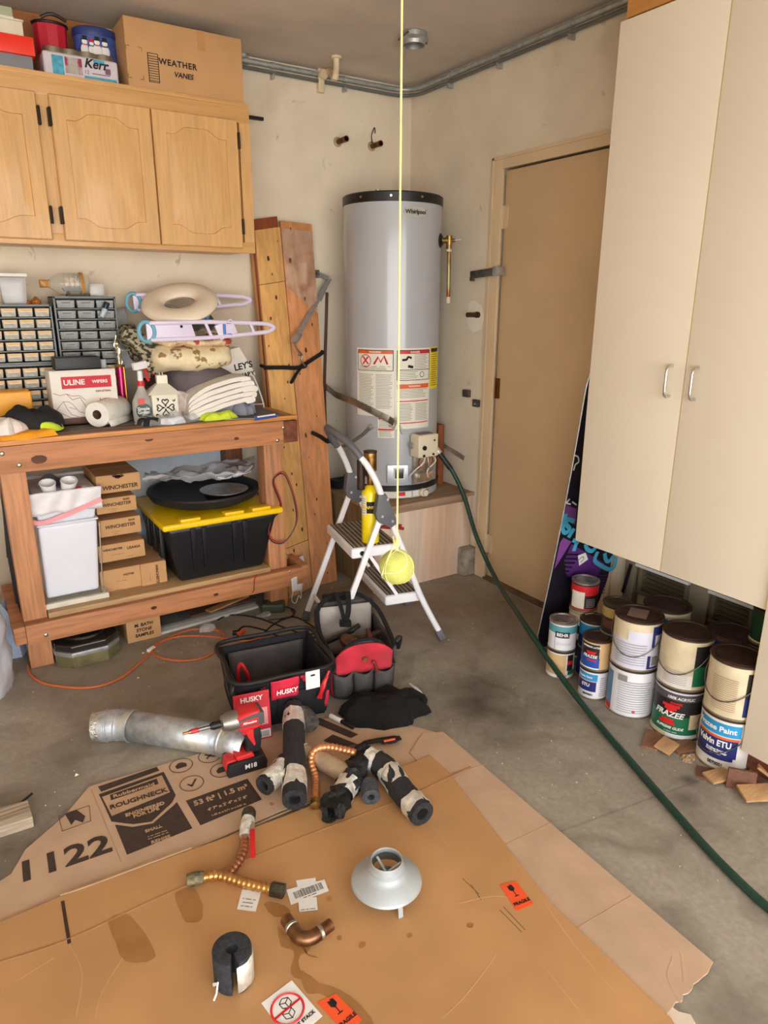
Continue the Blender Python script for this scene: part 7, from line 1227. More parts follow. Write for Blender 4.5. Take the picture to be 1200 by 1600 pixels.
mb = MB(); mb.grid(lambda u, v: arch(.05+u*.9, v, .105, .228, -.012)+V(0, 0, 0), 20, 8); fp = build('red_flap', mb, RW_, t, solid=.006)
mb = MB(); mb.tube([arch(k/20, 1, 0, .241, -.006) for k in range(21)], .0065, 8); build('flap_piping', mb, BLKM, t)
mb = MB(); p = B(L/2, -.02, .165); q_ = (frr-fl).normalized(); nrm = V(q_.y, -q_.x, 0); mb.cyl(p, p+nrm*.006, .009, n=16); build('snap', mb, BRASS, fp)
mb = MB(); mb.tube([B(L*.62, -.022, .15), B(L*.66, -.026, .14), B(L*.70, -.03, .10)], .006, 8, k=4); build('zip_pull', mb, M('zip_pull_red', (120, 40, 40), .6), fp)
for a, b in ((0, .33), (.33, .66), (.66, 1)):
    mb = MB(); mb.grid(lambda u, v: B((a+(b-a)*u)*L, -.012-.02*math.sin(pi*u), .005+.11*v-.012*math.sin(pi*u)*v), 10, 6); build('pocket', mb, GW, t, solid=.005)
mb = MB(); mb.tube([B(L*.3, -.035, .11), B(L*.32, -.035, .02)], .005, 6, flat=.5); mb.tube([B(L*.64, -.035, .11), B(L*.66, -.035, .02)], .005, 6, flat=.5); build('pocket_trim', mb, BLKM, t)
mb = MB(); mb.tube([B(0, 0, .19), B(-.01, D/2, .205), B(0, D*.85, .235), B(L*.2, D+.005, .27), B(L/2, D+.01, .285), B(L*.8, D+.005, .27), B(L, D*.85, .235), B(L+.01, D/2, .205), B(L, 0, .19)], .009, 10, k=6); build('mouth_frame', mb, BLKM, t)
panel('inner_lining', (.015, D-.02), (L-.015, D-.02), M('lining_grey', (168, 160, 152), .8, var=.08), .04, .25, seed=16, th=.004)
mb = MB(); mb.tube([B(L*.36, D+.01, .27), B(L*.36, D-.01, .30), B(L*.4, D-.04, .26), B(L*.42, D-.07, .21)], .011, 8, k=5, flat=.5); mb.tube([B(L*.56, D+.01, .275), B(L*.56, D-.01, .295), B(L*.52, D-.05, .25), B(L*.46, D-.07, .21)], .011, 8, k=5, flat=.5); mb.bar(B(L*.34, D-.075, .205), B(L*.52, D-.08, .20), .03, .02); build('handle', mb, BLKM, t)
mb = MB(); mb.tube([B(L+.012, .03, .19), B(L+.03, .04, .2), B(L+.03, .05, .15)], .011, 8, k=4); build('side_handle', mb, BLACK, t)
for k, (x, y, a) in enumerate(((.1, .12, .5), (.15, .16, -.3), (.19, .09, 1.2), (.08, .19, .1))):
    p = B(x*L/.25, y, .15); 
    if k == 0: mb = MB(); mb.lathe([(.025, 0), (.042, .004), (.042, .02), (.025, .024)], p, 24, (.3, -.3, 1)); single('hole_saw_disc', 'round rusty disc lying in the worn red tool bag', 'disc', mb, M('rust_disc', (110, 74, 52), .6, .5, var=.3, scale=30), p)
    else: mb = MB(); d = V(math.cos(a), math.sin(a), .1); mb.bar(p-d*.07, p+d*.07, .02, .014); mb.tube([p+d*.05, p+d*.1+V(0, 0, .01)], .011, 8); single('old_hand_tool', ['', 'rusty hand tool lying across the back of the worn red bag', 'rusty hand tool at the right inside the worn red bag', 'dark hand tool at the back left inside the worn red bag'][k], 'hand tool', mb, [RUST, RUST, M('dark_red_tool', (96, 50, 42), .6), BLACK][k], p, bev=.003)
# ---------------------------------------------------------------- drill with its blister card
b0 = V((-1.719, -1.632, 0)); dd = (V((-1.783, -1.632, 0))-V((-1.671, -1.643, 0))).normalized(); dn = V(dd.y, -dd.x, 0)*-1   # dd = towards the chuck
if dn.y > 0: dn = -dn
D3 = lambda s, z, o=0: b0+V(.0, .03, 0)+dd*s+V(0, 0, z)+dn*o
t = thing('cordless_drill', 'red and black cordless impact driver standing on its battery on the cardboard', 'drill', b0+V(0, .03, 0)); DR = M('drill_red', (216, 44, 48), .4, var=.02); DB = M('drill_black', (30, 28, 30), .5)
def block(nm, pl, w, mat, par=t, bev=.006, off=0): 
    mb = MB(); n = len(pl); mb.add([D3(s, z, off-w/2) for s, z in pl]+[D3(s, z, off+w/2) for s, z in pl], [tuple(range(n)), tuple(range(2*n-1, n-1, -1))]+[(i, (i+1) % n, n+(i+1) % n, n+i) for i in range(n)]); return build(nm, mb, mat, par, bev=bev, seg=3)
bt = block('battery', [(-.062, 0), (.062, 0), (.066, .02), (.06, .05), (-.058, .055), (-.066, .03)], .078, DB)
block('battery_cap', [(-.03, .05), (.03, .05), (.034, .066), (-.02, .07)], .06, DR, bt); block('battery_clip', [(.03, .02), (.068, .02), (.062, .056), (.03, .056)], .05, DR, bt)
mb = MB(); text(mb, 'M18', .022, D3(-.01, .03, .0405), -dd, (0, 0, 1), bold=.0008); build('lettering', mb, PAPER, bt)
block('handle', [(-.05, .06), (.0, .06), (-.008, .10), (-.01, .155), (-.052, .16), (-.056, .11)], .04, DB); block('handle_red', [(-.03, .085), (-.012, .12), (.0, .155), (-.03, .155), (-.03, .12), (-.035, .09)], .043, DR, bev=.002)
block('trigger', [(-.009, .125), (.004, .128), (.0, .155), (-.01, .155)], .02, DR, bev=.002)
hb = block('head_body', [(-.062, .165), (-.05, .152), (.0, .148), (.022, .16), (.022, .205), (-.01, .214), (-.048, .214), (-.062, .2)], .062, DR, bev=.014)
block('side_panel', [(-.064, .165), (.018, .168), (.018, .196), (-.03, .207), (-.064, .207)], .065, M('drill_grey', (84, 82, 84), .5), hb, .003); block('name_plate', [(-.045, .172), (.013, .173), (.013, .19), (-.045, .194)], .068, DR, hb, .003)
mb = MB(); text(mb, 'Milwaukee', .010, D3(-.016, .183, .0345), -dd, (0, 0, 1), bold=.0005, ital=.3); build('lettering', mb, PAPER, hb)
mb = MB(); a = D3(.015, .182); mb.lathe([(.033, 0), (.032, .025), (.024, .048), (.016, .052), (.001, .053)], a, 28, dd); build('gear_case', mb, M('gear_case_grey', (150, 146, 140), .4, .8), t)
mb = MB(); mb.lathe([(.012, .05), (.013, .075), (.009, .085), (.001, .086)], a, 18, dd); build('chuck', mb, BLACK, t)
mb = MB(); mb.cyl(a+dd*.085, a+dd*.15, .006, n=8); build('bit_holder', mb, DSTEEL, t); mb = MB(); mb.cyl(a+dd*.12, a+dd*.145, .0075, n=8); build('bit_ring', mb, REDP, t); mb = MB(); mb.cyl(a+dd*.15, a+dd*.168, .004, n=8); build('bit', mb, COPPER, t)
pb, pt = V(*(-1.672, -1.395, 0)), 0; q0, q1 = V((-1.7, -1.482, 0)), V((-1.565, -1.507, 0)); u = (q1-q0).normalized(); up = (V(0, 0, 1)-V(-u.y, u.x, 0)*-.12).normalized(); O2 = q0+V(0, .0, .006); wv = .122; hv = .175
t = thing('blister_card', 'red tool packaging card standing behind the drill against the open bag', 'packaging', O2+u*wv/2); 
mb = MB(); nn = u.cross(up); mb.add([O2, O2+u*wv, O2+u*wv+up*hv, O2+up*hv]+[p-nn*.002 for p in (O2, O2+u*wv, O2+u*wv+up*hv, O2+up*hv)], [(0, 1, 2, 3), (7, 6, 5, 4), (0, 4, 5, 1), (1, 5, 6, 2), (2, 6, 7, 3), (3, 7, 4, 0)]); build('card', mb, M('card_red', (206, 40, 56), .5), t)
mb = MB(); text(mb, 'HUSKY', .024, O2+u*wv*.5+up*hv*.87+nn*.0004, u, up, bold=.001); text(mb, '--- -- ---', .012, O2+u*wv*.4+up*hv*.72+nn*.0004, u, up, bold=.0004); quad(mb, O2, u, up, wv*.55, wv*.97, hv*.03, hv*.2); build('lettering', mb, PAPER, t, fixn=False)
mb = MB()
for k in range(9): quad(mb, O2+nn*.0006, u, up, wv*(.58+.04*k), wv*(.595+.04*k), hv*.05, hv*.17)
build('barcode', mb, INK, t, fixn=False)
mb = MB(); quad(mb, O2+nn*.0003, u, up, wv*.62, wv*.92, hv*.3, hv*.66); build('blister_print', mb, M('pink_print', (226, 150, 150), .5), t, fixn=False)
# ---------------------------------------------------------------- pipe insulation, connectors
FM = M('foam_rubber', (44, 44, 46), .85, var=.25, scale=120, bump=.6, bscale=260); FO = M('foil_tape', (238, 234, 224), .42, .45, var=.1, scale=40, bump=.6, bscale=60)
def foam(name, lab, P, r, foils, group='pieces of foam pipe insulation', hollow=.5, k=5, wob=.0, mat=None):
    Pc = catmull([V(*p) for p in P], k) if len(P) > 2 else [lerp(P[0], P[1], i/12) for i in range(13)]; n = len(Pc); c = Pc[n//2]
    t = thing(name, lab, 'pipe insulation', (c.x, c.y, .017), group); mb = MB(); rr = [r*(1+wob*nz((i*.7, 0, 0), 1, 3)) for i in range(n)]
    mb.tube(Pc, rr, 26, cap=False); q = [Pc[0]+(Pc[1]-Pc[0])*.0, Pc[0]+(Pc[1]-Pc[0])*.9]; 
    for A_, B_ in ((Pc[0], Pc[1]), (Pc[-1], Pc[-2])):
        d = (B_-A_).normalized(); mb.lathe([(r*.99, 0), (r*hollow, 0), (r*hollow, .03), (.0005, .03)], A_, 26, d, cap=False)
    if wob > .2: mb.v = [p+V(nz(p, 28, 2), nz(p, 28, 5), nz(p, 28, 8))*.022 for p in mb.v]; mb.v = [V(p.x, p.y, max(p.z, .0175)) for p in mb.v]
    build('foam', mb, mat or FM, t, smooth=50)
    for a, b in foils:
        i0, i1 = int(a*(n-1)), max(int(a*(n-1))+1, int(b*(n-1))); seg = Pc[i0:i1+1]; mb = MB(); m_ = len(seg); nn_ = 26; mb.tube(seg, [r*1.035]*m_, nn_, cap=False)
        mb.v = [p+V(nz(p, 55, 2), nz(p, 55, 5), nz(p, 55, 8))*.0045 for p in mb.v]; build('foil_tape', mb, FO, t, smooth=0, solid=.0008)
    return t, Pc
gz = .0525
t, Pc = foam('pipe_insulation', 'long straight black foam insulation pipe with two foil bands pointing at the viewer', [(-1.485, -1.481, 0.075), (-1.676, -1.886, 0.052)], .036, [(.16, .28), (.78, .99)])
mb = MB(); mb.tube([lerp(Pc[0], Pc[-1], .1), V(*(-1.467, -1.521, 0.06)), V(*(-1.469, -1.574, 0.055))], .034, 22, k=4); build('foam_elbow', mb, M('foam_worn', (92, 88, 84), .7, .2, var=.3, scale=60, bump=.5, bscale=150), t)
foam('pipe_insulation', 'short foil wrapped foam elbow left of the long straight insulation', [(-1.621, -1.709, 0.05), (-1.659, -1.74, 0.05), (-1.726, -1.779, 0.05)], .031, [(.35, .98)])
foam('pipe_insulation', 'tan and foil wrapped pipe running behind the torn black foam', [(-1.553, -1.694, 0.048), (-1.523, -1.752, 0.048), (-1.48, -1.89, 0.048)], .03, [(.0, .14), (.45, .52)], hollow=.7, mat=M('tan_wrap', (190, 168, 138), .5, .3, var=.12, scale=20, bump=.5, bscale=30))
foam('pipe_insulation', 'torn black foam insulation with foil scraps in the middle of the heap', [(-1.397, -1.804, 0.05), (-1.461, -1.873, 0.055), (-1.531, -1.926, 0.05), (-1.613, -1.993, 0.05)], .034, [(.55, .75)], wob=.35, mat=M('foam_dark', (24, 24, 25), .6, var=.3, scale=60, bump=1., bscale=60))
foam('pipe_insulation', 'black and foil banded insulation pipe at the right of the heap', [(-1.399, -1.843, 0.058), (-1.376, -1.909, 0.055), (-1.389, -2.028, 0.052), (-1.394, -2.134, 0.052)], .037, [(.0, .25), (.45, .62), (.8, .99)], wob=.1)
foam('pipe_insulation', 'small grey foam ring standing between the torn foam and the banded pipe', [(-1.452, -1.934, 0.045), (-1.475, -1.986, 0.042)], .027, [], hollow=.4, mat=M('foam_grey', (72, 74, 80), .8, var=.2, scale=80, bump=.5, bscale=200))
def flexpipe(mb, P, r, pitch=.0135, depth=.13, k=8):
    Q = catmull([V(*p) for p in P], k); L = [0]
    for a, b in zip(Q, Q[1:]): L.append(L[-1]+(b-a).length)
    n = int(L[-1]/pitch*4); pts = []; rs = []
    for i in range(n+1):
        s = L[-1]*i/n; j = max(0, min(len(Q)-2, next((m for m in range(len(L)-1) if L[m+1] >= s), len(Q)-2))); f = (s-L[j])/max(1e-6, L[j+1]-L[j]); pts.append(lerp(Q[j], Q[j+1], f)); rs.append(r*(1+depth*math.sin(i*pi/2)))
    o = len(mb.v); mb.tube(pts, rs, 16); return pts
def fittings(t, a, b, r, mat, nm='nut', L=.028): d = (V(*a)-V(*b)).normalized(); mb = MB(); mb.cyl(V(*a)-d*.004, V(*a)+d*L, r, n=6); mb.cyl(V(*a)+d*L, V(*a)+d*(L+.001), r*.62, n=16); return build(nm, mb, mat, t, bev=.0015)
t = thing('flexible_connector', 'bright copper corrugated connector bending over the insulation pieces', 'connector', (*(-1.55, -1.768, 0)[0:2], .017)); P = [(-1.595, -1.862, 0.032), (-1.568, -1.809, 0.034), (-1.56, -1.763, 0.06), (-1.538, -1.749, 0.085), (-1.494, -1.765, 0.09), (-1.435, -1.829, 0.085)]
mb = MB(); pts = flexpipe(mb, P, .0115); build('corrugated_pipe', mb, CUBR, t, smooth=60)
mb = MB(); mb.cyl(P[0], (-1.615, -1.9, 0.03), .0125, n=18); build('plain_end', mb, CUBR, t); fittings(t, (-1.615, -1.9, 0.03), P[0], .0165, M('brass', ()), 'nut', .02)
t = thing('flexible_connector', 'tarnished copper connector with a taped ball valve and red lever, upper one', 'connector', (*(-1.869, -1.932, 0)[0:2], .017)); P = [(-1.849, -1.933, 0.034), (-1.875, -1.982, 0.032), (-1.909, -2.01, 0.03), (-1.944, -2.031, 0.03)]
mb = MB(); flexpipe(mb, P, .0115); build('corrugated_pipe', mb, M('pinkish_copper', (186, 130, 96), .35, .9, var=.15, scale=30), t, smooth=60)
mb = MB(); a, b = V(*(-1.844, -1.925, 0.034)), V(*(-1.815, -1.875, 0.04)); mb.tube([a, lerp(a, b, .5), b], [.016, .02, .019], 14); mb.v = [p+V(nz(p, 80, 2), nz(p, 80, 5), nz(p, 80, 8))*.0025 for p in mb.v]; build('foil_tape', mb, FO, t)
mb = MB(); c = V(*(-1.802, -1.849, 0.042)); mb.cyl(b, c, .0205, n=8); mb.cyl(c, c+(c-b)*.25, .017, .015, n=12); build('valve_nut', mb, M('dark_nut', (84, 80, 66), .5, .8, var=.2, scale=60), t, bev=.002)
mb = MB(); a = V(*(-1.825, -1.93, 0.05)); b = V(*(-1.855, -2.005, 0.03)); mb.bar(V(*(-1.815, -1.901, 0.05)), a, .012, .003); s_ = build('lever_arm', mb, CHROME, t); mb = MB(); mb.bar(a, b, .014, .007); build('lever_grip', mb, REDP, t, bev=.003)
t = thing('flexible_connector', 'golden copper connector with steel nuts at both ends, lower one', 'connector', (*(-1.92, -2.054, 0)[0:2], .017)); P = [(-1.988, -2.003, 0.034), (-1.949, -2.022, 0.034), (-1.902, -2.079, 0.032), (-1.855, -2.13, 0.032)]
mb = MB(); flexpipe(mb, P, .0125); build('corrugated_pipe', mb, M('golden_copper', (206, 156, 92), .32, .9, var=.12, scale=30), t, smooth=60)
mb = MB(); mb.tube([P[0], (-2.009, -1.996, 0.034), (-2.028, -1.992, 0.034)], [.015, .017, .0165], 14); build('taped_end', mb, M('rough_tape', (120, 112, 84), .6, .4, var=.35, scale=70, bump=.6, bscale=90), t)
fittings(t, (-1.853, -2.131, 0.032), P[2], .0185, M('dark_nut', ()), 'nut', .03)
t = thing('brass_elbow', 'old copper pipe elbow lying in a wet stain on the brown cardboard', 'pipe elbow', (*(-1.837, -2.273, 0)[0:2], .017)); P = [(-1.863, -2.232, 0.034), (-1.862, -2.262, 0.034), (-1.858, -2.293, 0.034), (-1.839, -2.309, 0.034), (-1.812, -2.308, 0.034), (-1.78, -2.302, 0.034)]
OB = M('aged_brass_pipe', (146, 108, 76), .35, .9, var=.2, scale=25, col2=(96, 62, 46), thr=(.5, .65)); mb = MB(); mb.tube(P[1:5], .0165, 18, k=5); build('elbow', mb, OB, t)
mb = MB(); mb.cyl(P[0], P[1], .0155, n=18); mb.cyl(P[4], P[5], .0145, n=18); build('pipe_end', mb, OB, t)
for a, b in ((P[1], P[2]), (P[4], P[3])): a, b = V(*a), V(*b); d = (b-a).normalized(); mb = MB(); mb.lathe([(.016, -.006), (.0185, -.004), (.0185, .002), (.016, .004)], a, 18, d, cap=False); build('solder_ring', mb, BOLT, t)
# cut foam coil
t = thing('foam_coil', 'short thick black foam ring with a C shaped cut standing on the brown cardboard', 'pipe insulation', (*(-2.016, -2.311, 0)[0:2], .017)); c = V(*(-2.019, -2.331, 0.017)); c = V(c.x, c.y+.035, .0175)
mb = MB(); N = 40; ring_ = []
for z in (0, .085):
    for k in range(N+1):
        a = math.radians(262)+math.radians(330)*k/N; ring_.append((a, z))
vs = []
for z in (0, .085):
    for k in range(N+1):
        a = math.radians(245)-math.radians(336)*k/N
        for r in (.013, .043): vs.append(c+V(r*math.cos(a)*.98, r*math.sin(a), z))
M_ = 2*(N+1); fs = []
for k in range(N): i = 2*k; fs += [(i, i+2, i+3, i+1), (M_+i, M_+i+1, M_+i+3, M_+i+2), (i, M_+i, M_+i+2, i+2), (i+1, i+3, M_+i+3, M_+i+1)]
fs += [(0, 1, M_+1, M_), (2*N, M_+2*N, M_+2*N+1, 2*N+1)]; mb.add(vs, fs); build('foam', mb, M('foam_coil_black', (50, 51, 56), .85, var=.2, scale=90, bump=.5, bscale=240), t, bev=.003, smooth=40)
mb = MB(); patch_cyl(mb, c, .0436, math.radians(262), math.radians(345), .006, .075, 10); mb.v = [p+V(nz(p, 60, 2), nz(p, 60, 5), 0)*.002 for p in mb.v]; build('foil_tape', mb, FO, t, solid=.0008)
mb = MB(); mb.tube([c+V(-.04, -.015, .03), c+V(-.048, -.026, .014), c+V(-.056, -.03, .004)], .0022, 6, flat=.4); mb.bar(c+V(-.046, -.012, .02), c+V(-.048, -.018, .035), .008, .002); build('foil_scrap', mb, FO, t)
# draft hood
t = thing('draft_hood', 'grey galvanised draft hood with a round neck standing on the brown cardboard', 'draft hood', (*(-1.583, -2.291, 0)[0:2], .017)); c = V(*(-1.609, -2.329, 0.04)); c = V(c.x, c.y+.05, .0172)
HM = M('hood_zinc', (196, 204, 208), .5, .55, var=.05, scale=12); mb = MB(); mb.lathe([(.085, .034), (.0885, .037), (.0865, .043), (.074, .053), (.058, .062), (.049, .068), (.046, .073), (.043, .075), (.0435, .082), (.0395, .085), (.038, .1), (.0395, .102)], c, 48, cap=False); build('hood_body', mb, HM, t, solid=.0015, smooth=30)
mb = MB(); mb.lathe([(.036, .09), (.036, .07), (.06, .045)], c, 32, cap=False); mb.lathe([(.024, .058), (.001, .058)], c, 24, cap=False); build('baffle', mb, M('hood_inner', (130, 136, 138), .4, .8), t)
for a in (20, 140, 262):
    a = math.radians(a); d = V(math.cos(a), math.sin(a), 0); mb = MB(); mb.bar(c+d*.078+V(0, 0, .05), c+d*.084+V(0, 0, .0), .012, .0015, d); build('leg', mb, HM, t)
for a in (100, 220, 340): a = math.radians(a); d = V(math.cos(a), math.sin(a), 0); mb = MB(); mb.bar(c+d*.0+V(0, 0, .06), c+d*.036+V(0, 0, .085), .006, .0015, d); build('strut', mb, HM, t)
# black fleece, marker, knife
t = thing('black_fleece', 'crumpled black fleece garment with white lining beside the tool bags', 'cloth', (-1.184, -1.6, 0)); c = (-1.162, -1.575, 0)
build('fleece', heap(c[0], c[1], .001, .165, .115, .06, 61, amp=.4, fr=12, rot=-.35, edge=.13), M('black_fleece_pile', (14, 13, 14), 1., var=.2, scale=60, bump=.5, bscale=300), t)
mb = MB(); mb.tube([(-1.003, -1.502, 0.03), (-1.009, -1.573, 0.035), (-1.015, -1.604, 0.02), (-1.055, -1.611, 0.01), (-1.159, -1.668, 0.008), (-1.195, -1.67, 0.006)], [.004, .007, .005, .008, .009, .004], 8, k=5, flat=.5); build('white_lining', mb, PAPER, t)
mb = MB(); mb.tube([(-1.03, -1.603, 0.03), (-1.031, -1.633, 0.03), (-1.016, -1.633, 0.03)], .005, 8, k=4); build('cord_end', mb, BLKM, t)
p, q = V(*(-1.358, -1.514, 0.018)), V(*(-1.342, -1.566, 0.018)); t = thing('white_capped_marker', 'marker with a white cap lying between the tool bag and the black fleece', 'marker', p-V(0, 0, .01)); mb = MB(); mb.cyl(p, q, .009, n=14); build('cap', mb, PAPER, t, bev=.002); mb = MB(); mb.cyl(q, q+(q-p)*1.1, .0075, n=14); build('barrel', mb, BLACK, t, bev=.002)
p, q = V(*(-1.373, -1.721, 0.02)), V(*(-1.22, -1.759, 0.02)); t = thing('utility_knife', 'dark folding hand tool with orange marks lying below the black fleece', 'knife', lerp(p, q, .5)-V(0, 0, .01)); n_ = V(-(q-p).y, (q-p).x, 0).normalized()
mb = MB(); mb.tube([p, lerp(p, q, .3)+n_*.008, lerp(p, q, .7)+n_*.004, q], [.006, .011, .012, .008], 10, k=4, flat=.6); build('handle', mb, BLACK, t); mb = MB(); mb.tube([lerp(p, q, .55)-n_*.012, lerp(p, q, .8)-n_*.014, q-n_*.006], [.006, .009, .007], 10, k=4, flat=.6); build('handle', mb, BLACK, t)
mb = MB(); mb.tube([lerp(p, q, .6)-n_*.014+V(0, 0, .008), lerp(p, q, .85)-n_*.014+V(0, 0, .008)], .004, 8); build('orange_mark', mb, M('tool_orange', (220, 84, 44), .5), t); mb = MB(); mb.bar(p, p-(q-p)*.18, .014, .006); build('jaw', mb, DSTEEL, t)
# rough wooden block at the left, scattered bits
f = [(-2.416, -1.524, 0), (-2.332, -1.53, 0), (-2.333, -1.455, 0), (-2.475, -1.463, 0)]; t = thing('wood_block', 'rough grey wooden block on the concrete at the left edge', 'wood block', (-2.383, -1.521, 0)); b_ = [V((-2.479, -1.524, 0)), V((-2.329, -1.532, 0)), V((-2.332, -1.446, 0)), V((-2.481, -1.429, 0))]
mb = MB(); mb.add(b_+[p+V(0, 0, .035) for p in b_], [(3, 2, 1, 0), (4, 5, 6, 7), (0, 1, 5, 4), (1, 2, 6, 5), (2, 3, 7, 6), (3, 0, 4, 7)]); build('block', mb, M('weathered_wood', (186, 168, 146), .85, var=.15, scale=14, grain=0, bump=.3), t, bev=.003)
p = (-2.398, -1.405, 0); mb = MB(); mb.tube([(-2.439, -1.424, 0.01), (-2.373, -1.428, 0.012), (-2.317, -1.387, 0.01)], .004, 6, k=3); single('dark_splinter', 'thin dark splinter lying behind the grey wooden block', 'splinter', mb, M('dark_bar'), p)
mb = MB(); rg = random.Random(17)
for k in range(420):
    x, y = rg.uniform(-2.6, -.1), rg.uniform(-2.9, -.1); s = rg.uniform(.0015, .004)*(1 if rg.random() < .93 else 2.2)
    mb.add([V(x, y, .0002), V(x+s*1.6, y+s*.3, .0002), V(x+s*.4, y+s*1.2, .0002), V(x+s*.6, y+s*.5, s*.9)], [(0, 2, 1), (0, 1, 3), (1, 2, 3), (2, 0, 3)])
o = single('floor_crumbs', 'tiny pale crumbs and sawdust scattered over the concrete floor', 'debris', mb, M('crumbs', (206, 192, 168), .9, var=.2), (-1.3, -1.5, 0)); o['kind'] = 'stuff'
# green garden hose
GH = M('hose_green', (24, 62, 48), .45, var=.06)
t = thing('garden_hose', 'dark green hose running from the heater drain across the concrete floor', 'hose', (-0.681, -2.222, 0))
s0 = hq(299, .690, .035)
P = [s0, V(*(-0.134, -0.62, 0.59)), V(*(-0.094, -0.68, 0.457)), V(*(-0.095, -0.8, 0.258)), V(*(-0.109, -0.98, 0.088)), V(*(-0.39, -1.463, 0.13)), V(*(-0.438, -1.612, 0.095)), V(*(-0.489, -1.772, 0.06)), V(*(-0.551, -1.979, 0.024)), V(*(-0.629, -2.203, 0.013)), V(*(-0.724, -2.457, 0.012)), V(*(-0.796, -2.659, 0.012)), V(*(-0.835, -2.829, 0.012)), V(*(-0.835, -2.97, 0.012))]
mb = MB(); mb.tube(P, .0115, 14, k=6); build('hose', mb, GH, t); mb = MB(); mb.tube([P[0]+(P[1]-P[0])*.08, P[0]+(P[1]-P[0])*.9], .0145, 14); build('hose_sleeve', mb, M('sleeve_black', (28, 40, 36), .5), t)
mb = MB(); d = (P[1]-P[0]).normalized(); mb.cyl(P[0]-d*.02, P[0]+d*.012, .0165, n=12); build('coupling', mb, M('white_metal'), t, bev=.002)
# ---------------------------------------------------------------- snowboard
BK = M('board_black', (28, 24, 36), .35, var=.1, coat=.3); PU = M('board_purple', (92, 46, 118), .4, var=.1); PU2 = M('board_violet', (128, 72, 146), .4, var=.08); CY = M('board_cyan', (76, 176, 214), .4)
ul = V(.02, -.12, .99).normalized(); uw = V(.32, -.045, 0); uw = (uw-ul*uw.dot(ul)).normalized(); nb_ = uw.cross(ul).normalized()
if nb_.y > 0: nb_ = -nb_
o0 = V(-.37, -1.53, .012); BW = .345; BL = 1.34
def bp(a, l, off=0): return o0+uw*a+ul*l+nb_*off
t = thing('snowboard', 'black and purple snowboard with cyan lettering leaning between the door and the white cabinet', 'snowboard', o0+uw*BW/2)
def bw(l): e = max(0, .12-l)/.12, max(0, l-(BL-.2))/.2; return BW/2*(1-.10*math.sin(pi*l/BL))*math.sqrt(max(0.0, 1-e[0]**2*.9))*math.sqrt(max(0.02, 1-e[1]**2))
nL = 40; left = [(BW/2-bw(.13+(BL-.13)*i/nL)+(.02*(1-i/2) if i < 2 else 0), BL*i/nL) for i in range(nL+1)]; right = [((BW/2+bw(.13+(BL-.13)*i/nL))*(.74+.26*min(1, (i/nL*BL/.30)**.7)), BL*i/nL) for i in range(nL, -1, -1)]
out = left+right; mb = MB(); n = len(out); mb.add([bp(a, l, 0) for a, l in out]+[bp(a, l, -.009) for a, l in out], [tuple(range(n)), tuple(range(2*n-1, n-1, -1))]+[(i, (i+1) % n, n+(i+1) % n, n+i) for i in range(n)]); bd = build('board', mb, BK, t, smooth=30)
mb = MB(); mb.tube([bp(a, l, -.003) for a, l in out], .0035, 6, closed=True); build('metal_edge', mb, STEEL, t)
def bpoly(nm, pts, mat, off=.001): 
    mb = MB(); mb.add([bp(a*BW, l, off) for a, l in pts], [tuple(range(len(pts)))]); return build(nm, mb, mat, bd, fixn=False)
CAM = V(-2.372, -3.457, 1.444)
def onb(p, off=.001): p = V(p); d = p-CAM; k = (o0+nb_*off-CAM).dot(nb_)/d.dot(nb_); return CAM+d*k
def bpx(nm, pts, mat, off): mb = MB(); P = [onb(p, off) for p in pts]; mb.add(P, [tuple(range(len(P)))]); return build(nm, mb, mat, bd, fixn=False)
bpx('purple_field', [(-0.211, -1.5, 0.628), (-0.146, -1.5, 0.601), (-0.145, -1.5, 0.529), (-0.223, -1.5, 0.565)], PU2, .001)
bpx('violet_field', [(-0.214, -1.5, 0.483), (-0.16, -1.5, 0.456), (-0.243, -1.5, 0.358), (-0.253, -1.5, 0.348), (-0.231, -1.5, 0.463)], PU2, .001)
bpx('purple_field', [(-0.159, -1.5, 0.444), (0.072, -1.5, 0.308), (0.017, -1.5, 0.242), (-0.135, -1.5, 0.305), (-0.201, -1.5, 0.364)], PU, .001)
mb = MB(); c = onb((-0.118, -1.5, 0.335), .0014); mb.add([c+uw*.055*math.cos(k*pi/12)+ul*.055*math.sin(k*pi/12) for k in range(24)], [tuple(range(24))]); build('purple_disc', mb, PU, bd, fixn=False)
for k in range(5): bpoly('stripe', [(.08+.03*k, .37+k*.018), (.30+.03*k, .36+k*.018), (.30+.03*k, .368+k*.018), (.08+.03*k, .379+k*.018)], BK, .0020)
for k in range(7): bpoly('stripe', [(.62, .33-k*.014), (.95, .31-k*.014), (.95, .315-k*.014), (.62, .335-k*.014)], PU, .0016)
def bstroke(nm, pts, w, mat, off):
    P = catmull([onb(p, off) for p in pts], 5) if len(pts) > 2 else [onb(p, off) for p in pts]; mb = MB(); L_ = []; R2 = []
    for i in range(len(P)): d = (P[min(i+1, len(P)-1)]-P[max(i-1, 0)]).normalized(); q = nb_.cross(d).normalized()*w; L_.append(P[i]-q); R2.append(P[i]+q)
    n = len(P); mb.add(L_+R2, [(i, i+1, n+i+1, n+i) for i in range(n-1)]); return build(nm, mb, mat, bd, fixn=False)
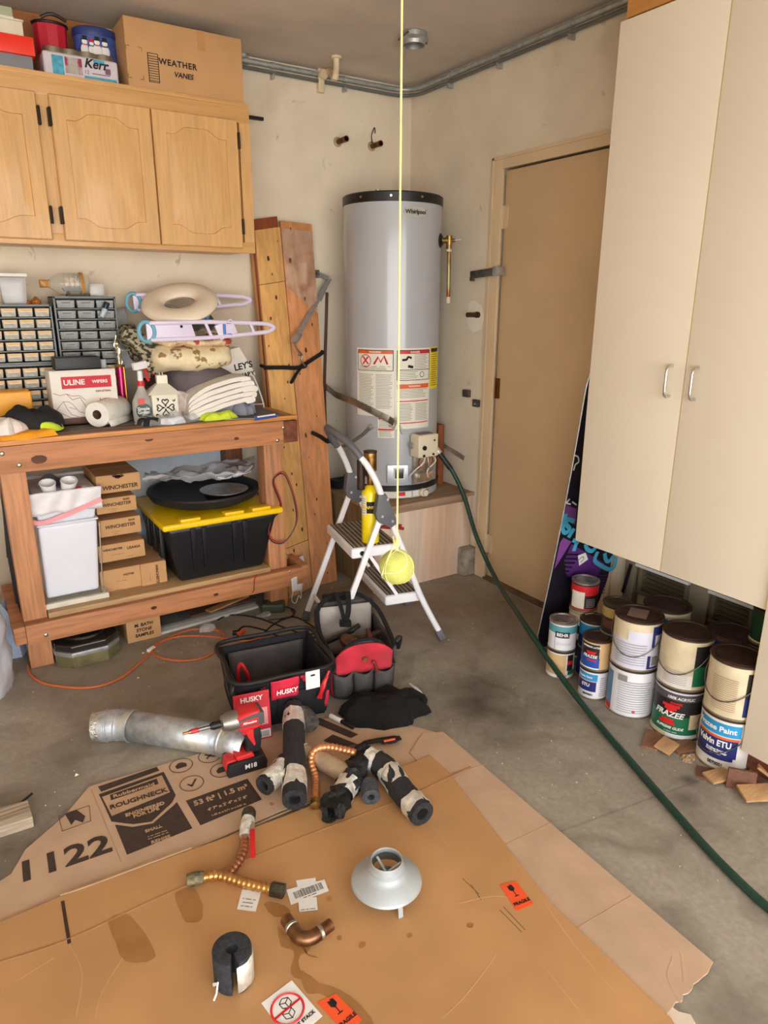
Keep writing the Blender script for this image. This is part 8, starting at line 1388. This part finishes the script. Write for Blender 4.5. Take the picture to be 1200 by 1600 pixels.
for pts in ([(-0.21, -1.5, 0.589), (-0.214, -1.5, 0.555), (-0.221, -1.5, 0.528), (-0.213, -1.5, 0.509), (-0.197, -1.5, 0.503), (-0.179, -1.5, 0.516), (-0.199, -1.5, 0.538), (-0.206, -1.5, 0.555), (-0.19, -1.5, 0.561), (-0.154, -1.5, 0.546)],
    [(-0.151, -1.5, 0.513), (-0.182, -1.5, 0.478)], [(-0.123, -1.5, 0.458), (-0.141, -1.5, 0.408)], [(-0.153, -1.5, 0.461), (-0.111, -1.5, 0.444)], [(-0.07, -1.5, 0.428), (-0.055, -1.5, 0.401), (-0.021, -1.5, 0.385), (0, -1.5, 0.402)],
    [(0.016, -1.5, 0.375), (0.003, -1.5, 0.335), (0.057, -1.5, 0.296), (0.112, -1.5, 0.269), (0.142, -1.5, 0.278), (0.148, -1.5, 0.321)], [(0.065, -1.5, 0.359), (0.077, -1.5, 0.323), (0.102, -1.5, 0.313), (0.129, -1.5, 0.334)]): bstroke('cyan_letter', pts, .0095, CY, .0026)
for pts in ([(-0.215, -1.5, 0.637), (-0.194, -1.5, 0.651), (-0.208, -1.5, 0.636), (-0.184, -1.5, 0.627)], [(-0.177, -1.5, 0.637), (-0.148, -1.5, 0.618)], [(-0.189, -1.5, 0.84), (-0.165, -1.5, 0.829), (-0.159, -1.5, 0.807), (-0.177, -1.5, 0.798), (-0.185, -1.5, 0.774)]): bstroke('white_print', pts, .003, PAPER, .0026)
bpx('white_emblem', [(-0.112, -1.5, 0.382), (-0.064, -1.5, 0.386), (-0.043, -1.5, 0.35), (-0.098, -1.5, 0.331)], PAPER, .003)
bstroke('emblem_line', [(-0.105, -1.5, 0.359), (-0.082, -1.5, 0.37), (-0.073, -1.5, 0.359), (-0.091, -1.5, 0.345)], .0014, INK, .004)
# ---------------------------------------------------------------- paint cans
LIDB = M('rusty_brown_lid', (74, 54, 46), .5, .4, var=.2, scale=20); LIDG = M('grey_lid', (160, 152, 144), .4, .7, var=.1, scale=25, col2=(140, 104, 84), thr=(.5, .65)); CREAM = M('cream_can_paint', (222, 206, 172), .45, var=.06, scale=16); TINW = M('white_can', (232, 232, 236), .4, var=.02); MET = M('can_metal', (182, 174, 156), .35, .85, var=.1, scale=30)
GRN = M('can_green', (26, 110, 74), .4); NAVY = M('can_navy', (36, 46, 110), .4); CBLK = M('can_black', (34, 32, 34), .45); CBL = M('can_blue', (42, 150, 206), .4); CRED = M('can_red', (214, 36, 40), .4); TEAL = M('can_teal', (90, 158, 170), .4); ROY = M('can_royal', (38, 84, 176), .4); LILAC = M('can_lilac_white', (216, 216, 230), .45, var=.03); TANL = M('can_tan', (214, 178, 128), .5, var=.05)
def can(lab, c, z, big, lid, body, patches=(), texts=(), bail=None, group='paint cans stacked under the white cabinet', smear=None):
    r, h = (.083, .19) if big else (.054, .122); c = V(c[0], c[1], z); fa = math.atan2(-3.457-c.y, -2.372-c.x)
    t = thing('paint_can', lab, 'paint can', c, group)
    mb = MB(); mb.lathe([(r-.002, 0), (r+.0015, .001), (r+.0015, .005), (r, .007), (r, h-.006), (r-.004, h-.005)], c, 40); b = build('can_body', mb, body, t)
    mb = MB(); mb.lathe([(r+.0022, h-.007), (r+.0022, h-.001), (r-.002, h+.001), (r-.008, h), (r-.01, h-.004), (r-.014, h-.004), (r-.016, h-.001), (r-.03, h-.0015), (.001, h-.001)], c, 40, cap=False); build('lid', mb, lid, t, smooth=25)
    mb = MB(); mb.lathe([(r+.0005, 0), (r+.0022, .001), (r+.0022, .006), (r+.0005, .007)], c, 40, cap=False); build('rim', mb, MET, t)
    A_ = lambda d: fa+math.radians(d)
    for k, (a0, a1, f0, f1, m_) in enumerate(p[:5] for p in patches): mb = MB(); patch_cyl(mb, (c.x, c.y, c.z), r, A_(a0), A_(a1), .008+(h-.017)*f0, .008+(h-.017)*f1, 12, .0006+.0003*k); build('label', mb, m_, b, fixn=False)
    for (s, sz, rel, f, m_, kw) in texts: mb = MB(); text_cyl(mb, s, sz, (c.x, c.y, 0), r+.0012, A_(rel), c.z+.008+(h-.017)*f, **kw); build('lettering', mb, m_, b)
    if bail is not None:
        mb = MB()
        for s in (-1, 1): a = A_(bail+s*90); q = c+V(math.cos(a)*r, math.sin(a)*r, h*.8); d = V(math.cos(a), math.sin(a), 0); mb.cyl(q, q+d*.004, .012, n=16)
        build('bail_ear', mb, M('ear_rust', (120, 98, 76), .5, .7, var=.2, scale=50), t)
        mb = MB(); mb.tube([c+V(math.cos(A_(bail-90+18*k))*(r+.006), math.sin(A_(bail-90+18*k))*(r+.006), h*(.8-.5*math.sin(pi*k/10))) for k in range(11)], .0018, 6, k=4); build('bail_handle', mb, DSTEEL, t)
    return t, c, fa, r, h
def away(p, r): d = V(p[0]+2.372, p[1]+3.457, 0).normalized(); return (p[0]+d.x*r, p[1]+d.y*r)
q1, g1 = .054, .083
def prints(m_, a0, a1, f0, f1, n): return [(a0, a1, f0+(f1-f0)*k/n, f0+(f1-f0)*(k+.28)/n, m_) for k in range(n)]
SP = M('faint_print', (170, 166, 170), .6)
c = away((-0.453, -1.754, 0), q1)
can('small tan labelled paint can at the bottom left of the stacks, next to the snowboard', c, 0, 0, LIDB, TINW, [(-90, 25, .12, .96, TANL), (30, 62, .3, .95, CBLK), (30, 62, .55, .7, CRED), (35, 70, .12, .3, GRN), (-10, 30, .0, .14, M('pink_smear', (206, 140, 150), .5))])
can('small teal and white paint can on top of the tan labelled one, left front', c, .1225, 0, LIDG, TINW, [(-90, 90, .66, .96, TEAL), (-30, 30, .5, .74, CBLK), (-30, -28, .0, .5, SP), (-25, 40, .2, .3, LILAC)], [('BEHR', .019, 0, .62, PAPER, dict(bold=.001))])
c = away((-0.458, -1.927, 0), q1)
can('small white paint can with blue bands at the bottom of the second stack', c, 0, 0, LIDB, TINW, [(-75, 15, .68, .95, CBL), (-75, 12, .26, .64, NAVY), (-75, 12, .645, .665, ORG_)]+prints(SP, 25, 60, .1, .9, 9), [('Frazee Paint', .012, -36, .82, PAPER, dict(bold=.0006, ital=.2)), ('ETU', .018, -30, .5, PAPER, dict(bold=.0006)), ('0070001', .011, -18, .14, INK, dict(bold=.0004))])
can('small black and blue paint can with a red emblem on the white banded can', c, .1225, 0, LIDB, TANL, [(-80, 15, .0, .45, ROY), (-80, 12, .45, .95, CBLK), (-35, 5, .3, .36, CRED), (-40, 0, .62, .68, CRED), (-36, -4, .56, .64, CRED), (-75, 14, .0, .05, PAPER)], [('FRAZEE', .016, -24, .48, PAPER, dict(bold=.001, ital=.2)), ('INTERIOR LATEX', .009, -20, .85, PAPER, dict(bold=.0003))])
c = away((-0.441, -2.079, 0), g1)
can('large white paint can with faint print, bottom of the third stack', c, 0, 1, LIDB, TINW, [(-90, -50, .04, .9, M('can_steel_blue', (96, 140, 176), .5)), (-90, -50, .0, .12, CRED)]+prints(SP, -30, 50, .08, .84, 14)+[(-32, -10, .8, .93, M('barcode_grey', (140, 138, 130), .5))], [('©', .014, 12, .12, CRED, dict(bold=.0004))])
can('large cream streaked paint can with a taped lid, top of the third stack', c, .1905, 1, LIDB, CREAM, [(-70, 64, .0, .62, LILAC), (-20, 62, .6, .84, LILAC), (38, 90, .76, .96, NAVY), (38, 46, .5, .8, NAVY), (30, 62, .02, .06, NAVY), (30, 38, .02, .32, NAVY), (42, 58, .1, .3, M('barcode_grey'))]+prints(SP, -50, 25, .1, .6, 9), [], bail=-12)
mb = MB(); cc2 = V(c[0], c[1], .3812); mb.box(cc2.x-.045, cc2.x+.035, cc2.y-.03, cc2.y+.035, .3812, .3818, Matrix.Rotation(.5, 3, 'Z')); single('lid_tape', 'square of brown tape stuck on the lid of the large cream can', 'tape', mb, M('lid_tape_brown', (136, 112, 98), .4), cc2)
c = away((-0.413, -2.251, 0), g1); 
can('large green and black paint can with a red emblem, bottom of the fourth stack', c, 0, 1, LIDB, TINW, [(-80, 60, .08, .48, GRN), (-80, 60, .48, .82, CBLK), (-80, 60, .82, .97, M('can_grey_dark', (84, 80, 84), .5)), (-36, 4, .66, .72, CRED), (-30, -2, .6, .66, CRED), (-24, -8, .54, .6, CRED), (-34, -6, .34, .4, CRED), (-40, -2, .28, .34, CRED), (28, 62, .22, .55, CREAM), (-80, -20, .0, .07, CREAM)], [('FRAZEE', .029, -20, .5, PAPER, dict(bold=.0015, ital=.25)), ('100% ACRYLIC', .014, 4, .88, PAPER, dict(bold=.0007, ital=.2)), ('ENAMEL', .011, -4, .76, CRED, dict(bold=.0005)), ('SUPREME GLIDE', .013, -14, .21, PAPER, dict(bold=.0005, ital=.2)), ('- ---- ----', .012, -10, .13, PAPER, dict(bold=.0003))])
can('large cream paint can with a green and black panel, top of the fourth stack', c, .1905, 1, LIDB, CREAM, [(22, 85, .07, .5, GRN), (22, 85, .5, .93, CBLK), (-80, 22, .0, .3, M('can_offwhite', (232, 226, 216), .5))]+prints(SP, -45, 10, .08, .4, 8), [], bail=-26)
c = away((-0.435, -2.439, 0), g1)
can('large white paint can with blue label and stock number, bottom of the rightmost front stack', c, 0, 1, LIDB, M('can_offwhite'), [(-70, 30, .7, .95, CBL), (-70, 28, .63, .68, ORG_), (-70, 26, .26, .63, NAVY), (-70, 20, .2, .27, NAVY)], [('Frazee Paint', .026, -24, .83, PAPER, dict(bold=.0015)), ('Velvin ETU', .030, -24, .53, PAPER, dict(bold=.0008, sx=.8)), ('Excellent Exterior\nAcrylic Single Stage\n- ----- ----', .0085, -16, .35, PAPER, dict(bold=.0004, lsp=.85)), ('0070001', .017, -14, .1, INK, dict(bold=.0012, sx=.8))], bail=-38)
can('large cream paint can with a navy and black panel, top of the rightmost front stack', c, .1905, 1, LIDB, CREAM, [(24, 90, .05, .42, NAVY), (24, 90, .42, .92, CBLK)]+prints(M('sepia_print', (176, 150, 120), .6), -45, 8, .12, .8, 16), [], bail=-30)
# rows behind
c = away((-0.322, -1.672, 0), .02); c = (-.36+.0, -1.70); c = (-0.274, -1.692, 0.245)[0:2]
can('small dark green labelled can, bottom of the stack in front of the snowboard', c, 0, 0, LIDB, CBLK, [(-90, 90, .0, .35, GRN), (-90, 90, .36, .42, CREAM)])
can('small cream and black can in the middle of the stack in front of the snowboard', c, .1225, 0, M('cream_lid', (190, 172, 138), .5, .3), CREAM, [(-90, 90, .2, .55, CBLK), (5, 25, .06, .2, PAPER)])
can('small red white and black paint can topmost in front of the snowboard', (c[0]+.012, c[1]+.01), .245, 0, LIDG, CBLK, [(-90, 90, .58, .96, CRED), (-60, 2, .04, .72, M('can_offwhite')), (-90, 90, .0, .05, CRED)]+prints(SP, 10, 50, .12, .5, 6))
c = (-0.366, -1.855, 0.245)[0:2]; c = (c[0]+.06, c[1]+.075)
can('small blue labelled can behind the black and blue can, bottom', c, 0, 0, LIDB, NAVY); can('small blue labelled can with a rusty brown lid behind the black and blue can', c, .1225, 0, LIDB, TINW, [(-90, 90, .5, .96, CBL), (-90, 90, .0, .5, NAVY)])
c = (-0.337, -1.901, 0.368)[0:2]; c = (max(c[0], -.33), c[1])
for k in range(3): can(['small black can at the bottom of the rear stack of three', 'small black can in the middle of the rear stack of three', 'small black and yellow can topmost of the rear stack of three'][k], c, .1225*k, 0, M('dark_olive_lid', (74, 66, 46), .5, .4), CBLK, [(-90, 90, .6, .96, M('can_gold', (170, 140, 80), .5)), (-60, -10, .2, .5, M('can_brown', (96, 50, 40), .5))])
c = (-0.235, -2.031, 0.38)[0:2]; c = (c[0]+.02, c[1])
for k in range(2): can(['large can at the bottom behind the cream streaked stack', 'large cream and blue can with a dark lid behind the cream streaked stack'][k], c, .1905*k, 1, LIDB, CREAM, [(-20, 5, .4, .9, CBL), (5, 80, .2, .85, TINW), (12, 38, .4, .75, CBLK)])
c = (-0.249, -2.296, 0.38)[0:2]; c = (c[0]+.02, c[1])
for k in range(2): can(['large dark can at the bottom behind the cream and green stack', 'large white and navy can with a dark lid behind the cream and green stack'][k], c, .1905*k, 1, LIDB, NAVY, [(-30, 80, .1, .92, TINW), (-34, -26, .2, .9, CRED), (0, 30, .45, .85, M('barcode_grey'))])
c = (-.20, -2.395)
for k in range(3)[:3]: can(['large can at the bottom of the darkest stack beside the tall cabinet', 'large can in the middle of the darkest stack beside the tall cabinet', 'dark green can high up beside the tall cabinet'][k], (c[0], c[1]-.0), .1905*k if k < 2 else .381, 1 if k < 2 else 0, LIDB, [NAVY, CREAM, M('can_deep_green', (20, 66, 42), .4)][k], [(-80, 80, 0, .05, CREAM)])
# small wooden pieces on the floor by the cans
TL = M('light_flooring_chip', (206, 160, 112), .6, var=.1, scale=20, grain=0); TD = M('dark_flooring_chip', (150, 108, 80), .6, var=.12, scale=20, grain=0); TM = M('brown_flooring_chip', (122, 80, 60), .6, var=.1, scale=20, grain=0)
for k, (px, z, s, a, tilt, m_, lab) in enumerate((((-0.483, -2.215, 0), 0, (.11, .05), .5, 0, TD, 'greyish flooring piece left of the green labelled can'), ((-0.481, -2.272, 0), .008, (.075, .055), .2, .12, TL, 'light flooring piece resting on the greyish one'), ((-0.422, -2.297, 0), 0, (.09, .06), -.3, 0, TD, 'brown flooring piece right of the light one under the green can'),
        ((-0.491, -2.419, 0), 0, (.06, .045), .6, 0, TM, 'flooring piece half under the stock numbered can'), ((-0.476, -2.458, 0), .009, (.085, .05), -.25, .05, TL, 'tan flooring piece in front of the stock numbered can'), ((-0.452, -2.578, 0), .012, (.12, .06), -.5, .2, TL, 'large tan flooring piece at the right edge of the picture'), ((-0.341, -2.532, 0), .02, (.08, .06), .5, .5, TL, 'bright flooring piece leaning at the right edge under the tall cabinet'), ((-0.391, -2.526, 0), 0, (.08, .05), .3, .3, TD, 'flooring piece between the standing one and the right edge'))):
    R = Matrix.Rotation(a, 3, 'Z') @ Matrix.Rotation(tilt, 3, 'X'); zz = z+s[1]/2*math.sin(abs(tilt)); mb = MB(); mb.box(px[0]-s[0]/2, px[0]+s[0]/2, px[1]-s[1]/2, px[1]+s[1]/2, zz, zz+.009, R); single('flooring_piece', lab, 'flooring', mb, m_, (px[0], px[1], zz), 'flooring offcuts by the paint cans', bev=.001)
px = (-0.471, -2.521, 0); mb = MB(); mb.box(px[0]-.03, px[0]+.05, px[1]-.005, px[1]+.005, 0, .07, Matrix.Rotation(-.9, 3, 'Z')); single('flooring_piece', 'dark flooring piece standing on edge beside the stock numbered can', 'flooring', mb, TM, (px[0], px[1], 0), 'flooring offcuts by the paint cans', bev=.001)
single('wood_shavings', 'small heap of wood shavings between the floor pieces and the cans', 'debris', heap((-0.461, -2.341, 0)[0], (-0.461, -2.341, 0)[1], 0, .035, .02, .006, 71, amp=1., fr=60), M('shavings', (176, 150, 116), .9, var=.3, scale=120), (-0.461, -2.341, 0))['kind'] = 'stuff'
